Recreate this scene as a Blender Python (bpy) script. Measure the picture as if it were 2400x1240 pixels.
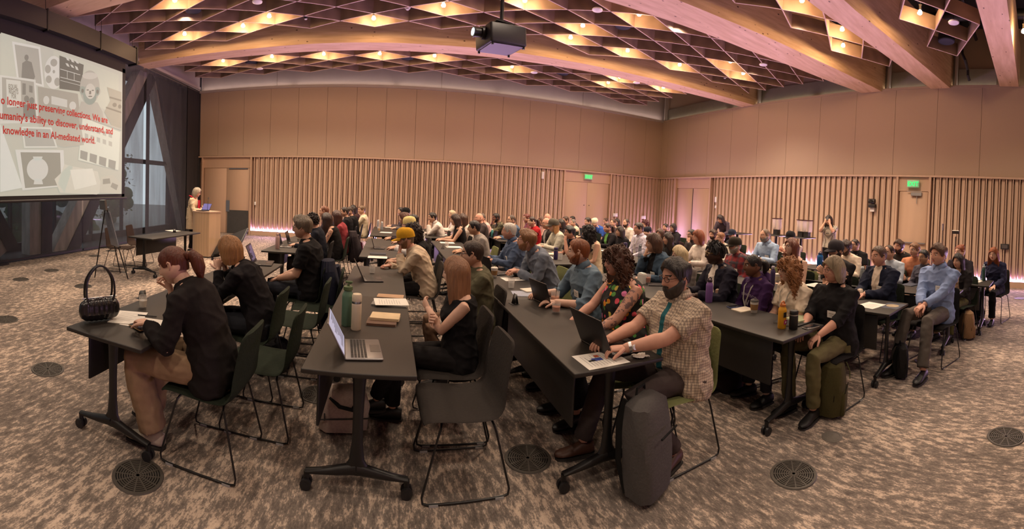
import bpy, bmesh, math, random
from mathutils import Vector, Matrix, Euler, noise
from math import sin, cos, pi, radians, atan2, hypot, sqrt, exp
random.seed(7)
SC = bpy.context.scene
COL = SC.collection
for o in list(bpy.data.objects): bpy.data.objects.remove(o)

# ---------------------------------------------------------------- camera
RPX, X0PX, CYPX, ROLL, PITCH, CAMH = 964.841, 917.1189, 489.3513, 0.0473, 0.025, 1.6727
A0 = (1200 - X0PX) / RPX
def cam_to_world(X, Y, Z):                  # X right, Y up, Z forward
    c, s = cos(PITCH), sin(PITCH); Y, Z = c*Y - s*Z, s*Y + c*Z
    c, s = cos(ROLL), sin(ROLL); X, Y = c*X - s*Y, s*X + c*Y
    return Vector((X*cos(A0) + Z*sin(A0), -X*sin(A0) + Z*cos(A0), Y))
cd = bpy.data.cameras.new('camera'); cam = bpy.data.objects.new('camera', cd); COL.objects.link(cam)
cd.type = 'PANO'; cd.panorama_type = 'CENTRAL_CYLINDRICAL'
cd.central_cylindrical_range_u_min = -1200/RPX; cd.central_cylindrical_range_u_max = 1200/RPX
cd.central_cylindrical_range_v_min = (CYPX - 1240)/RPX; cd.central_cylindrical_range_v_max = CYPX/RPX
cd.central_cylindrical_radius = 1.0
cd.clip_start = 0.05; cd.clip_end = 200
bx_, by_, bz_ = cam_to_world(1,0,0), cam_to_world(0,1,0), cam_to_world(0,0,1)
cam.matrix_world = Matrix(((bx_.x,by_.x,-bz_.x,0),(bx_.y,by_.y,-bz_.y,0),(bx_.z,by_.z,-bz_.z,CAMH),(0,0,0,1)))
SC.camera = cam
def ray(px, py):
    az = (px - 1200)/RPX; v = (CYPX - py)/RPX
    return cam_to_world(sin(az), v, cos(az))
CAMP = Vector((0,0,CAMH))
def atz(px, py, z=0.0): d = ray(px,py); return CAMP + d*((z-CAMH)/d.z)
def aty(px, py, y): d = ray(px,py); return CAMP + d*(y/d.y)
def atx(px, py, x): d = ray(px,py); return CAMP + d*(x/d.x)

# ---------------------------------------------------------------- exposure, world, big lights
SC.view_settings.view_transform = 'Standard'; SC.view_settings.look = 'None'
SC.view_settings.gamma = 1.0; SC.view_settings.use_curve_mapping = False
SC.view_settings.exposure = EXPOSURE = 0.26
LEDW = 18
SC.cycles.max_bounces = 6; SC.cycles.diffuse_bounces = 3; SC.cycles.glossy_bounces = 3
SC.cycles.transmission_bounces = 4; SC.cycles.transparent_max_bounces = 8
SC.cycles.caustics_reflective = False; SC.cycles.caustics_refractive = False
SC.cycles.sample_clamp_indirect = 3.0
SC.cycles.use_denoising = True
SC.cycles.use_light_tree = True
w = bpy.data.worlds.new('world'); SC.world = w; w.use_nodes = True
w.node_tree.nodes['Background'].inputs[0].default_value = (0.80, 0.92, 1.0, 1)
w.node_tree.nodes['Background'].inputs[1].default_value = .72

# room dimensions (metres)
WL, WR, YB, YF = -7.18, 10.79, 14.2, -4.5
Z_SLAT, Z_LEDGE, Z_DECK = 2.83, 5.34, 7.0

def spot(name, loc, power, col, size=130, blend=0.8, rad=0.06, direction=None):
    l = bpy.data.lights.new(name, 'SPOT'); l.energy = power; l.color = col; l.spot_size = radians(size); l.spot_blend = blend
    l.shadow_soft_size = rad
    o = bpy.data.objects.new(name, l); COL.objects.link(o); o.location = loc
    if direction: o.rotation_euler = Vector(direction).to_track_quat('-Z','Y').to_euler()
    o['kind'] = 'helper'
    return o
def point(name, loc, power, col, rad=0.04):
    l = bpy.data.lights.new(name, 'POINT'); l.energy = power; l.color = col; l.shadow_soft_size = rad
    o = bpy.data.objects.new(name, l); COL.objects.link(o); o.location = loc; o['kind'] = 'helper'; return o
def area(name, loc, rot, sx, sy, power, col):
    l = bpy.data.lights.new(name, 'AREA'); l.shape = 'RECTANGLE'; l.size = sx; l.size_y = sy; l.energy = power; l.color = col
    o = bpy.data.objects.new(name, l); COL.objects.link(o); o.location = loc; o.rotation_euler = rot; o['kind'] = 'helper'; return o

# ---------------------------------------------------------------- materials
def srgb(r, g, b):
    f = lambda c: (c/255/12.92) if c/255 <= .04045 else ((c/255 + .055)/1.055)**2.4
    return (f(r), f(g), f(b), 1)
MATS = {}
def mat(name, col, rough=.6, metal=0., kind='plain', scale=40., amt=.12, bump=.0, col2=None, emit=None, es=1., trans=0., alpha=1., stretch=(1,1,1), spec=None, coat=0.):
    """procedural material: a principled surface whose colour varies with noise (kind plain/cloth/wood/check/...)"""
    if name in MATS: return MATS[name]
    m = bpy.data.materials.new(name); m.use_nodes = True; MATS[name] = m
    nt = m.node_tree; N = nt.nodes; L = nt.links; b = N['Principled BSDF']
    b.inputs['Roughness'].default_value = rough; b.inputs['Metallic'].default_value = metal
    if spec is not None: b.inputs['Specular IOR Level'].default_value = spec
    if trans: b.inputs['Transmission Weight'].default_value = trans
    if coat: b.inputs['Coat Weight'].default_value = coat
    if alpha < 1: b.inputs['Alpha'].default_value = alpha
    if len(col) == 3: col = (*col, 1)
    tc = N.new('ShaderNodeTexCoord'); mp = N.new('ShaderNodeMapping'); mp.inputs['Scale'].default_value = stretch
    L.new(tc.outputs['Object'], mp.inputs['Vector'])
    nz = N.new('ShaderNodeTexNoise'); nz.inputs['Scale'].default_value = scale; nz.inputs['Detail'].default_value = 3
    L.new(mp.outputs['Vector'], nz.inputs['Vector'])
    mx = N.new('ShaderNodeMix'); mx.data_type = 'RGBA'
    c2 = col2 if col2 else tuple(max(0, c*(1-amt*2)) for c in col[:3]) + (1,)
    mx.inputs['A'].default_value = c2; mx.inputs['B'].default_value = tuple(min(1, c*(1+amt)) for c in col[:3]) + (1,) if not col2 else col
    fac = nz.outputs['Fac']
    if kind == 'wood':
        wv = N.new('ShaderNodeTexWave'); wv.inputs['Scale'].default_value = scale*.25; wv.inputs['Distortion'].default_value = 5; wv.inputs['Detail'].default_value = 3
        L.new(mp.outputs['Vector'], wv.inputs['Vector']); fac = wv.outputs['Fac']
    elif kind in ('check', 'stripe', 'hstripe'):
        sp = N.new('ShaderNodeSeparateXYZ'); L.new(mp.outputs['Vector'], sp.inputs[0])
        outs = []
        for ax in ((0, 2, 1) if kind == 'check' else ((2,) if kind == 'hstripe' else (0,))):
            f1 = N.new('ShaderNodeMath'); f1.operation = 'MULTIPLY'; f1.inputs[1].default_value = scale; L.new(sp.outputs[ax], f1.inputs[0])
            f2 = N.new('ShaderNodeMath'); f2.operation = 'FRACT'; L.new(f1.outputs[0], f2.inputs[0])
            f3 = N.new('ShaderNodeMath'); f3.operation = 'LESS_THAN'; f3.inputs[1].default_value = .4; L.new(f2.outputs[0], f3.inputs[0])
            f4 = N.new('ShaderNodeMath'); f4.operation = 'MULTIPLY'; f4.inputs[1].default_value = .5 if kind == 'check' else 1; L.new(f3.outputs[0], f4.inputs[0]); outs.append(f4.outputs[0])
        fac = outs[0]
        for q in outs[1:]:
            a = N.new('ShaderNodeMath'); a.operation = 'ADD'; a.use_clamp = True; L.new(fac, a.inputs[0]); L.new(q, a.inputs[1]); fac = a.outputs[0]
    elif kind in ('floral', 'camo'):
        vo = N.new('ShaderNodeTexVoronoi'); vo.inputs['Scale'].default_value = scale; L.new(mp.outputs['Vector'], vo.inputs['Vector'])
        cr = N.new('ShaderNodeValToRGB'); cr.color_ramp.interpolation = 'CONSTANT'
        sep = N.new('ShaderNodeSeparateColor'); L.new(vo.outputs['Color'], sep.inputs[0]); L.new(sep.outputs[0], cr.inputs[0])
        cs = [(0,(.01,.01,.012)),(.3,(.75,.28,.02)),(.42,(.7,.08,.12)),(.54,(.01,.01,.012)),(.66,(.1,.3,.06)),(.76,(.75,.2,.4)),(.86,(.7,.55,.1)),(.93,(.01,.01,.012))] if kind == 'floral' else [(0,(.02,.02,.01)),(.3,(.09,.08,.04)),(.55,(.04,.03,.02)),(.8,(.2,.15,.08))]
        el = cr.color_ramp.elements; el[0].color = (*cs[0][1],1); el[1].position = cs[1][0]; el[1].color = (*cs[1][1],1)
        for p_, c_ in cs[2:]:
            e = el.new(p_); e.color = (*c_,1)
        L.new(vo.outputs['Distance'], cr.inputs[0]) if False else None
        L.new(cr.outputs[0], mx.inputs['B']); mx.inputs['A'].default_value = (.01,.01,.01,1)
        lt = N.new('ShaderNodeMath'); lt.operation = 'LESS_THAN'; lt.inputs[1].default_value = .5 if kind == 'floral' else 2; L.new(vo.outputs['Distance'], lt.inputs[0]); fac = lt.outputs[0]
    elif kind == 'hair':
        nz.inputs['Detail'].default_value = 5; nz.inputs['Distortion'].default_value = .6
    L.new(fac, mx.inputs['Factor'])
    L.new(mx.outputs['Result'], b.inputs['Base Color'])
    if bump:
        bp = N.new('ShaderNodeBump'); bp.inputs['Strength'].default_value = bump; bp.inputs['Distance'].default_value = .01
        L.new(nz.outputs['Fac'], bp.inputs['Height']); L.new(bp.outputs['Normal'], b.inputs['Normal'])
    if emit is not None:
        b.inputs['Emission Color'].default_value = (*emit[:3], 1); b.inputs['Emission Strength'].default_value = es
    return m
def cloth(name, rgb, **k): return mat('cloth_'+name, srgb(*rgb), rough=.9, scale=k.pop('scale', 18), amt=k.pop('amt', .16), bump=k.pop('bump', .35), spec=.2, **k)
def glassmat(name, col=(1,1,1,1), rough=.02, alpha=.25):
    return mat(name, col, rough=rough, alpha=alpha, amt=.02, spec=.6)

# ---------------------------------------------------------------- mesh builder
def smooth_path(pts, n=5):
    P = [Vector(p) for p in pts]; out = []
    for i in range(len(P)-1):
        a, b, c, d = P[max(i-1,0)], P[i], P[i+1], P[min(i+2,len(P)-1)]
        for k in range(n):
            t = k/n; out.append(.5*((2*b)+(c-a)*t+(2*a-5*b+4*c-d)*t*t+(-a+3*b-3*c+d)*t**3))
    return out + [P[-1]]
class MB:
    def __init__(s): s.v=[]; s.f=[]; s.m=[]; s.sm=[]
    def add(s, vs, fs, mi=0, smooth=False, M=None):
        b = len(s.v)
        s.v += [tuple(M @ Vector(v)) if M is not None else tuple(v) for v in vs]
        for f in fs: s.f.append(tuple(i+b for i in f)); s.m.append(mi); s.sm.append(smooth)
        return s
    def box(s, c, d, mi=0, rz=0, M=None, rot=None, taper=1.):
        x,y,z = d[0]/2,d[1]/2,d[2]/2
        vs = [(sx*x*(taper if sz>0 else 1), sy*y*(taper if sz>0 else 1), sz*z) for sx in (-1,1) for sy in (-1,1) for sz in (-1,1)]
        R = Matrix.Rotation(rz,4,'Z') if rot is None else rot
        T = Matrix.Translation(c) @ R
        if M is not None: T = M @ T
        return s.add(vs, [(0,1,3,2),(4,6,7,5),(0,4,5,1),(2,3,7,6),(0,2,6,4),(1,5,7,3)], mi, False, T)
    def rbox(s, c, d, r=.01, mi=0, rot=None, M=None, seg=3, puff=0.):
        """box with rounded vertical edges and eased top and bottom"""
        x,y,z = d[0]/2,d[1]/2,d[2]/2; r = min(r, x*.99, y*.99)
        rings = []
        e = min(r*.6, z*.9)
        for zz, ins in ((-z, e), (-z+e*.4, e*.3), (-z+e, 0), (0,-puff) if puff else (None,0), (z-e, 0), (z-e*.4, e*.3), (z, e)):
            if zz is None: continue
            ring = []
            for q,(cx,cy) in enumerate(((1,1),(-1,1),(-1,-1),(1,-1))):
                for k in range(seg+1):
                    a = q*pi/2 + k/seg*pi/2
                    ring.append((cx*(x-r)+ (r-ins)*cos(a) if r>ins else cx*(x-ins), cy*(y-r)+(r-ins)*sin(a) if r>ins else cy*(y-ins), zz))
            rings.append(ring)
        T = Matrix.Translation(c) @ (rot if rot is not None else Matrix.Identity(4))
        if M is not None: T = M @ T
        return s.rings(rings, mi, True, T, smooth=True)
    def rings(s, rings, mi=0, cap=True, M=None, smooth=True, closed=True):
        n = len(rings[0]); vs = [v for r in rings for v in r]; fs = []
        for i in range(len(rings)-1):
            for j in range(n if closed else n-1):
                fs.append((i*n+j, i*n+(j+1)%n, (i+1)*n+(j+1)%n, (i+1)*n+j))
        if cap:
            fs.append(tuple(reversed(range(n)))); fs.append(tuple((len(rings)-1)*n+j for j in range(n)))
        return s.add(vs, fs, mi, smooth, M)
    def tube(s, pts, r, n=8, mi=0, M=None, cap=True, flat=1., up=None):
        """tube through points; r a number or list; flat squeezes one axis"""
        pts = [Vector(p) for p in pts]; rs = r if isinstance(r,(list,tuple)) else [r]*len(pts)
        rings = []; prev = None
        for i,p in enumerate(pts):
            t = (pts[min(i+1,len(pts)-1)] - pts[max(i-1,0)])
            t = t.normalized() if t.length > 1e-9 else Vector((0,0,1))
            if prev is None:
                a = Vector(up) if up else (Vector((0,0,1)) if abs(t.z) < .9 else Vector((1,0,0)))
            else: a = prev
            u = (a - t*a.dot(t)).normalized(); prev = u; w_ = t.cross(u)
            rr = rs[i]; ru, rw = (rr if isinstance(rr,(tuple,list)) else (rr*flat, rr))
            rings.append([p + u*(ru*cos(2*pi*k/n)) + w_*(rw*sin(2*pi*k/n)) for k in range(n)])
        return s.rings(rings, mi, cap, M, True)
    def lathe(s, prof, n=24, mi=0, c=(0,0,0), M=None, cap=True, smooth=True):
        rings = [[(c[0]+r*cos(2*pi*k/n), c[1]+r*sin(2*pi*k/n), c[2]+z) for k in range(n)] for r,z in prof]
        return s.rings(rings, mi, cap, M, smooth)
    def ball(s, c, r, n=10, mi=0, M=None, sq=(1,1,1)):
        pr = [(max(1e-4, sin(pi*i/n)), -cos(pi*i/n)) for i in range(n+1)]
        rings = [[(c[0]+a*r*sq[0]*cos(2*pi*k/(n+2)), c[1]+a*r*sq[1]*sin(2*pi*k/(n+2)), c[2]+b*r*sq[2]) for k in range(n+2)] for a,b in pr]
        return s.rings(rings, mi, True, M)
    def prism(s, poly, z0, z1, mi=0, M=None):
        n = len(poly); vs = [(x,y,z0) for x,y in poly] + [(x,y,z1) for x,y in poly]
        fs = [tuple(reversed(range(n))), tuple(range(n,2*n))] + [(i,(i+1)%n,(i+1)%n+n,i+n) for i in range(n)]
        return s.add(vs, fs, mi, False, M)
    def grid(s, fn, nu, nv, mi=0, M=None, smooth=True, wrap=False):
        vs = [fn(i/(nu-(0 if wrap else 1)), j/(nv-1)) for j in range(nv) for i in range(nu)]
        fs = [(j*nu+i, j*nu+(i+1)%nu, (j+1)*nu+(i+1)%nu, (j+1)*nu+i) for j in range(nv-1) for i in range(nu if wrap else nu-1)]
        return s.add(vs, fs, mi, smooth, M)
    def mesh(s, name, mats):
        me = bpy.data.meshes.new(name); me.from_pydata(s.v, [], s.f)
        for m_ in mats: me.materials.append(m_)
        me.polygons.foreach_set('material_index', s.m); me.polygons.foreach_set('use_smooth', s.sm); me.update()
        bm = bmesh.new(); bm.from_mesh(me); bmesh.ops.recalc_face_normals(bm, faces=bm.faces); bm.to_mesh(me); bm.free()
        me.set_sharp_from_angle(angle=radians(42))
        return me
    def build(s, name, mats, parent=None, bevel=0, loc=None, rz=None, **props):
        if not isinstance(mats,(list,tuple)): mats = [mats]
        o = bpy.data.objects.new(name, s.mesh(name, mats)); COL.objects.link(o)
        if parent is not None: o.parent = parent
        if loc is not None: o.location = loc
        if rz is not None: o.rotation_euler.z = rz
        if bevel:
            b = o.modifiers.new('b','BEVEL'); b.width = bevel; b.segments = 2; b.limit_method = 'ANGLE'
        for k,v in props.items(): o[k] = v
        return o
def tag(o, label, cat, group=None, kind=None):
    o['label'] = label; o['category'] = cat
    if group: o['group'] = group
    if kind: o['kind'] = kind
    return o
def thing(name, label, cat, loc=(0,0,0), rz=0., group=None, scale=None):
    o = bpy.data.objects.new(name, None); COL.objects.link(o); o.location = loc; o.rotation_euler.z = rz; o.empty_display_size = .1
    if scale: o.scale = (scale,)*3
    return tag(o, label, cat, group)
def struct(mb, name, mats, parent=None, **k):
    o = mb.build(name, mats, parent, **k); o['kind'] = 'structure'; return o
def copy_tree(o, label=None, loc=None, rz=None, parent=None, group=None):
    c = o.copy(); COL.objects.link(c)
    if parent is not None: c.parent = parent
    if label: c['label'] = label
    if group: c['group'] = group
    if loc is not None: c.location = loc
    if rz is not None: c.rotation_euler.z = rz
    for ch in o.children: copy_tree(ch, parent=c)
    return c
def curve_text(txt, size, name='t', font_shear=0., squeeze=1.):
    cu = bpy.data.curves.new(name, 'FONT'); cu.body = txt; cu.size = size; cu.extrude = 0.0008; cu.resolution_u = 3; cu.offset = 0.002*size/.1
    o = bpy.data.objects.new(name, cu); COL.objects.link(o)
    dg = bpy.context.evaluated_depsgraph_get(); me = bpy.data.meshes.new_from_object(o.evaluated_get(dg))
    bpy.data.objects.remove(o); bpy.data.curves.remove(cu)
    vs = [tuple(v.co) for v in me.vertices]; fs = [tuple(p.vertices) for p in me.polygons]; bpy.data.meshes.remove(me)
    return vs, fs
# ================================================================ ROOM
def interp(x, tab):
    if x <= tab[0][0]: return tab[0][1]
    for (a,b),(c,d) in zip(tab, tab[1:]):
        if x <= c: return b + (d-b)*(x-a)/(c-a)
    return tab[-1][1]

def carpet_mat():
    m = bpy.data.materials.new('carpet'); m.use_nodes = True; nt = m.node_tree; N = nt.nodes; L = nt.links; b = N['Principled BSDF']
    b.inputs['Roughness'].default_value = 1; b.inputs['Specular IOR Level'].default_value = .05
    tc = N.new('ShaderNodeTexCoord')
    def noise_(sc, st, det=4, rough=.6):
        mp = N.new('ShaderNodeMapping'); mp.inputs['Scale'].default_value = st; L.new(tc.outputs['Object'], mp.inputs['Vector'])
        n = N.new('ShaderNodeTexNoise'); n.inputs['Scale'].default_value = sc; n.inputs['Detail'].default_value = det; n.inputs['Roughness'].default_value = rough
        L.new(mp.outputs[0], n.inputs['Vector']); return n
    big = noise_(1.1, (1,.35,1)); mid = noise_(17, (1.5,.5,1), 8, .78); fine = noise_(110, (1,.6,1), 2)
    ad = N.new('ShaderNodeMath'); ad.operation = 'MULTIPLY_ADD'; ad.inputs[1].default_value = .35; L.new(big.outputs['Fac'], ad.inputs[0]); L.new(mid.outputs['Fac'], ad.inputs[2])
    ad2 = N.new('ShaderNodeMath'); ad2.operation = 'MULTIPLY_ADD'; ad2.inputs[1].default_value = .16; L.new(fine.outputs['Fac'], ad2.inputs[0]); L.new(ad.outputs[0], ad2.inputs[2])
    cr = N.new('ShaderNodeValToRGB'); e = cr.color_ramp.elements
    e[0].position = .56; e[0].color = (.088,.073,.065,1); e[1].position = .72; e[1].color = (.185,.152,.132,1)
    for p_,c_ in ((.78,(.26,.212,.18,1)),(.82,(.50,.39,.31,1)),(.93,(.62,.49,.39,1))):
        q = e.new(p_); q.color = c_
    L.new(ad2.outputs[0], cr.inputs[0]); L.new(cr.outputs[0], b.inputs['Base Color'])
    # carpet planks 0.5 x 1 m: every plank shifts a little in tone
    bp = N.new('ShaderNodeBump'); bp.inputs['Strength'].default_value = .5; bp.inputs['Distance'].default_value = .01
    L.new(fine.outputs['Fac'], bp.inputs['Height']); L.new(bp.outputs[0], b.inputs['Normal'])
    return m
M_CARPET = carpet_mat()
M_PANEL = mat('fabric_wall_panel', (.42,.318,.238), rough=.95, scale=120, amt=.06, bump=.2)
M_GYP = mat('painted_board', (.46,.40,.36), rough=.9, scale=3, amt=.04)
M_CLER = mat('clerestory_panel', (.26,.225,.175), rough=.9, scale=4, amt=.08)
M_DECK = mat('dark_deck', (.014,.013,.016), rough=.8, scale=6)
M_MAPLE = mat('maple_veneer', (.50,.345,.245), rough=.55, kind='wood', scale=5, amt=.018, stretch=(4,4,.5))
M_SLATB = mat('slat_backing', (.22,.13,.085), rough=.7, kind='wood', scale=6, amt=.1, stretch=(3,3,.4))
M_SLAT = mat('slat_maple', (.52,.375,.28), rough=.5, kind='wood', scale=7, amt=.03, stretch=(4,4,.4))
M_GLULAM = None
def glulam():
    m = bpy.data.materials.new('glulam'); m.use_nodes = True; nt = m.node_tree; N = nt.nodes; L = nt.links; b = N['Principled BSDF']
    b.inputs['Roughness'].default_value = .55
    tc = N.new('ShaderNodeTexCoord'); mp = N.new('ShaderNodeMapping'); mp.inputs['Scale'].default_value = (.5,3,6); L.new(tc.outputs['Object'], mp.inputs['Vector'])
    n = N.new('ShaderNodeTexNoise'); n.inputs['Scale'].default_value = 3; n.inputs['Detail'].default_value = 6; L.new(mp.outputs[0], n.inputs['Vector'])
    cr = N.new('ShaderNodeValToRGB'); e = cr.color_ramp.elements; e[0].position=.3; e[0].color=(.60,.40,.22,1); e[1].position=.7; e[1].color=(.78,.57,.36,1); L.new(n.outputs['Fac'], cr.inputs[0])
    # knots
    mp2 = N.new('ShaderNodeMapping'); mp2.inputs['Scale'].default_value = (1.6,3.2,3.2); L.new(tc.outputs['Object'], mp2.inputs['Vector'])
    vo = N.new('ShaderNodeTexVoronoi'); vo.inputs['Scale'].default_value = 2.2; L.new(mp2.outputs[0], vo.inputs['Vector'])
    lt = N.new('ShaderNodeMapRange'); lt.inputs['From Min'].default_value=.06; lt.inputs['From Max'].default_value=.12; L.new(vo.outputs['Distance'], lt.inputs['Value'])
    mx = N.new('ShaderNodeMix'); mx.data_type='RGBA'; mx.inputs['A'].default_value=(.10,.045,.02,1); L.new(lt.outputs[0], mx.inputs['Factor']); L.new(cr.outputs[0], mx.inputs['B'])
    L.new(mx.outputs['Result'], b.inputs['Base Color']); return m
M_GLULAM = glulam()
M_FIN_LIT = mat('plywood_edge_lit', (.62,.47,.40), rough=.6, amt=.04)  # raw cut edge, its colour lightened for the uplight caught from below
M_FIN = mat('plywood_fin', (.33,.225,.16), rough=.6, kind='wood', scale=4, amt=.08, stretch=(1,1,3))
M_BLACK = mat('black_metal', (.012,.011,.011), rough=.45, metal=.3, amt=.1)
M_BLKPL = mat('black_plastic', (.016,.015,.016), rough=.5, amt=.1)
M_WHITEPL = mat('white_plastic', (.72,.70,.68), rough=.45, amt=.03)
M_STEEL = mat('brushed_steel', (.45,.45,.46), rough=.3, metal=.9, amt=.05)

struct(MB().box(((WL-1.2+WR)/2,(YF+YB)/2,-.05), (WR-WL+1.4,YB-YF+.4,.1)), 'floor', M_CARPET)
struct(MB().box(((WL+WR)/2,(YF+YB)/2,Z_DECK+.05), (WR-WL+1.6,YB-YF+.6,.1)), 'ceiling', M_DECK)
struct(MB().box(((WL+WR)/2,YF-.1,Z_DECK/2), (WR-WL+1.6,.2,Z_DECK)), 'wall_front', M_PANEL)

# slatted wall builder in a frame: s along the wall, d out of the wall into the room
def slat_wall(name, s0, s1, doors, T, fab_seam):
    w_ = struct(MB().box(((s0+s1)/2,-.17,Z_LEDGE/2), (s1-s0,.14,Z_LEDGE), M=T), name, M_PANEL)
    fb = MB(); x = s0
    while x < s1-.01:
        e = min(x+fab_seam, s1); fb.box(((x+e)/2,-.055,(Z_SLAT+.06+Z_LEDGE)/2), (e-x-.008,.09,Z_LEDGE-Z_SLAT-.06), M=T); x = e
    struct(fb, 'fabric_panel', M_PANEL, w_)
    sb = MB(); sb.box(((s0+s1)/2,-.085,(.155+Z_SLAT)/2), (s1-s0,.03,Z_SLAT-.155), M=T)
    struct(sb, 'slat_backing', M_SLATB, w_)
    sl = MB(); x = s0+.05; rn = random.Random(5)
    segs = sorted(doors)
    def inside(a):
        return any(d0-.12 < a < d1+.12 for d0,d1 in segs)
    while x < s1-.16:
        if not inside(x+.045) and not inside(x+.13):
            sl.box((x+.05,-.04,(.20+Z_SLAT)/2), (.088,.05,Z_SLAT-.20), 0, M=T)
            sl.box((x+.142,-.015,(.20+Z_SLAT)/2), (.026,.10,Z_SLAT-.20), 0, M=T)
        x += .178
    struct(sl, 'slat_board', M_SLAT, w_)
    tr = MB(); tr.box(((s0+s1)/2,-.01,Z_SLAT+.025), (s1-s0,.13,.05), M=T)
    struct(tr, 'cap_rail', M_SLAT, w_)
    tb = MB(); x = s0
    for d0,d1 in segs + [(s1,s1)]:
        e = d0-.1 if d0 < s1 else s1
        if e > x: tb.box(((x+e)/2,-.02,.0775), (e-x,.12,.155), M=T)
        x = d1+.1
    struct(tb, 'base_board', M_MAPLE, w_)
    for d0,d1 in segs:                       # casing that replaces the slats round a door
        dc = MB()
        for a in (d0-.06, d1+.06): dc.box((a,-.02,Z_SLAT/2), (.06,.14,Z_SLAT), M=T)
        dc.box(((d0+d1)/2,-.05,(2.44+Z_SLAT)/2), (d1-d0+.12,.06,Z_SLAT-2.44), M=T)
        struct(dc, 'door_casing', M_MAPLE, w_)
    return w_
TB = Matrix.Translation((0,YB,0)) @ Matrix.Rotation(pi,4,'Z')          # s -> -x, d -> -y
TR = Matrix.Translation((WR,0,0)) @ Matrix.Rotation(pi/2,4,'Z')        # s -> +y, d -> -x
DB = [(5.10,6.95), (-8.27,-6.36)]     # in s=-x for the back wall
DR = [(11.1,13.02),(2.98,3.80)]
slat_wall('wall_back', -WR-.15, -WL, [(-8.27,-6.36),(5.10,6.95)], TB, 1.02)
slat_wall('wall_right', YF, YB+.15, [(2.98,3.80),(11.1,13.02)], TR, 1.22)
M_SIGNG = mat('exit_green', (.01,.4,.06), emit=(.02,1.,.16), es=1.3)
M_SIGNW = mat('sign_face', (.30,.42,.30), rough=.4, emit=(.1,.55,.2), es=.25)
def door(n, s0, s1, T, leaves=2, kick=False, openleaf=None):
    o = None
    w1 = (s1-s0)/leaves
    b = MB()
    for k in range(leaves):
        b.rbox((s0+w1*(k+.5),-.06,1.22), (w1-.008,.05,2.43), r=.004, M=T, seg=1)
    o = struct(b, 'door_%d' % n, M_MAPLE)
    return o
d1 = door(1, 5.10, 6.95, TB)                     # left end of the back wall
struct(MB().box((5.10+.45,-.03,.44), (.84,.012,.86), M=TB), 'kick_panel', mat('slate_panel', (.055,.055,.055), rough=.6, scale=8), d1)
struct(MB().box((5.95,-.025,1.02), (.14,.02,.42), M=TB), 'push_plate', M_STEEL, d1)
struct(MB().box((5.55,-.02,2.41), (.75,.02,.03), M=TB), 'door_closer', M_STEEL, d1)
d2 = door(2, -8.27, -6.36, TB)
for s in (-7.42,-7.2): struct(MB().box((s,-.028,1.55), (.03,.02,.03), M=TB), 'viewer', M_BLACK, d2)
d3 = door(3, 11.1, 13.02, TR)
struct(MB().box((12.06,-.045,1.22), (.035,.03,2.4), M=TR), 'leaf_gap', mat('dark_gap', (.03,.02,.02)), d3)  # dark strip standing in for the gap between the leaves
d4 = door(4, 2.98, 3.80, TR, 1)
struct(MB().box((3.3,.0,2.36), (.30,.07,.09), M=TR).box((3.36,.02,2.43), (.42,.02,.015), M=TR).box((3.28,.01,2.22), (.012,.02,.25), M=TR), 'door_closer', [M_STEEL], d4)
struct(MB().box((3.35,-.01,1.02), (.70,.05,.03), M=TR), 'push_bar', M_STEEL, d4)

def exit_sign(T, s, z, label):
    o = MB().rbox((0,0,0), (.34,.05,.20), r=.006, seg=1).build('exit_sign', M_SIGNW)
    o.matrix_world = T @ Matrix.Translation((s,.06,z))
    tag(o, label, 'exit sign')
    vs, fs = curve_text('EXIT', .17)
    R = Matrix.Translation((-.165,.03,-.06)) @ Matrix.Rotation(pi/2,4,'X') 
    R = Matrix.Rotation(pi,4,'Z') @ Matrix.Translation((-.155,-.028,-.062)) @ Matrix.Rotation(pi/2,4,'X')
    m = MB().add([(x*.9,y,z_) for x,y,z_ in vs], fs, 0, False, R)
    m.build('lettering', M_SIGNG, o)
    return o
exit_sign(TB, -7.29, 2.655, 'green EXIT sign above the double door near the room corner')
exit_sign(TR, 3.39, 2.64, 'green EXIT sign above the single door on the right')

# upper walls behind the ledge
up = MB().box(((WL+WR)/2,YB+.22,(Z_LEDGE+Z_DECK)/2), (WR-WL+1,.1,Z_DECK-Z_LEDGE+.02)); up.box(((WL+WR)/2,YB+.1,Z_LEDGE-.04), (WR-WL,.30,.08))
for x in (-4.2,1.6,7.0): up.box((x,YB+.168,6.1), (.012,.01,1.5), 1)
struct(up, 'wall_back_upper', [M_GYP, M_CLER])
ur = MB().box((WR+.32,(YF+YB)/2,(Z_LEDGE+Z_DECK)/2), (.1,YB-YF+.6,Z_DECK-Z_LEDGE)); ur.box((WR+.15,(YF+YB)/2,Z_LEDGE-.03), (.34,YB-YF+.4,.06))
struct(ur, 'wall_right_upper', M_PANEL)
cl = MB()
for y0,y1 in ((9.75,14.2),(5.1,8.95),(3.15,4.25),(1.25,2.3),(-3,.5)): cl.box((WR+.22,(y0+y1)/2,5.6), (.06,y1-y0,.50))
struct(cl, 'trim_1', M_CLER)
fr = MB()
for y in (14.15,9.0,4.3,2.35): fr.box((WR+.1,y,5.85), (.16,.05,1.1))
fr.box((WR+.05,(YF+YB)/2,5.33), (.08,YB-YF,.03))
struct(fr, 'trim_2', M_GYP)

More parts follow.
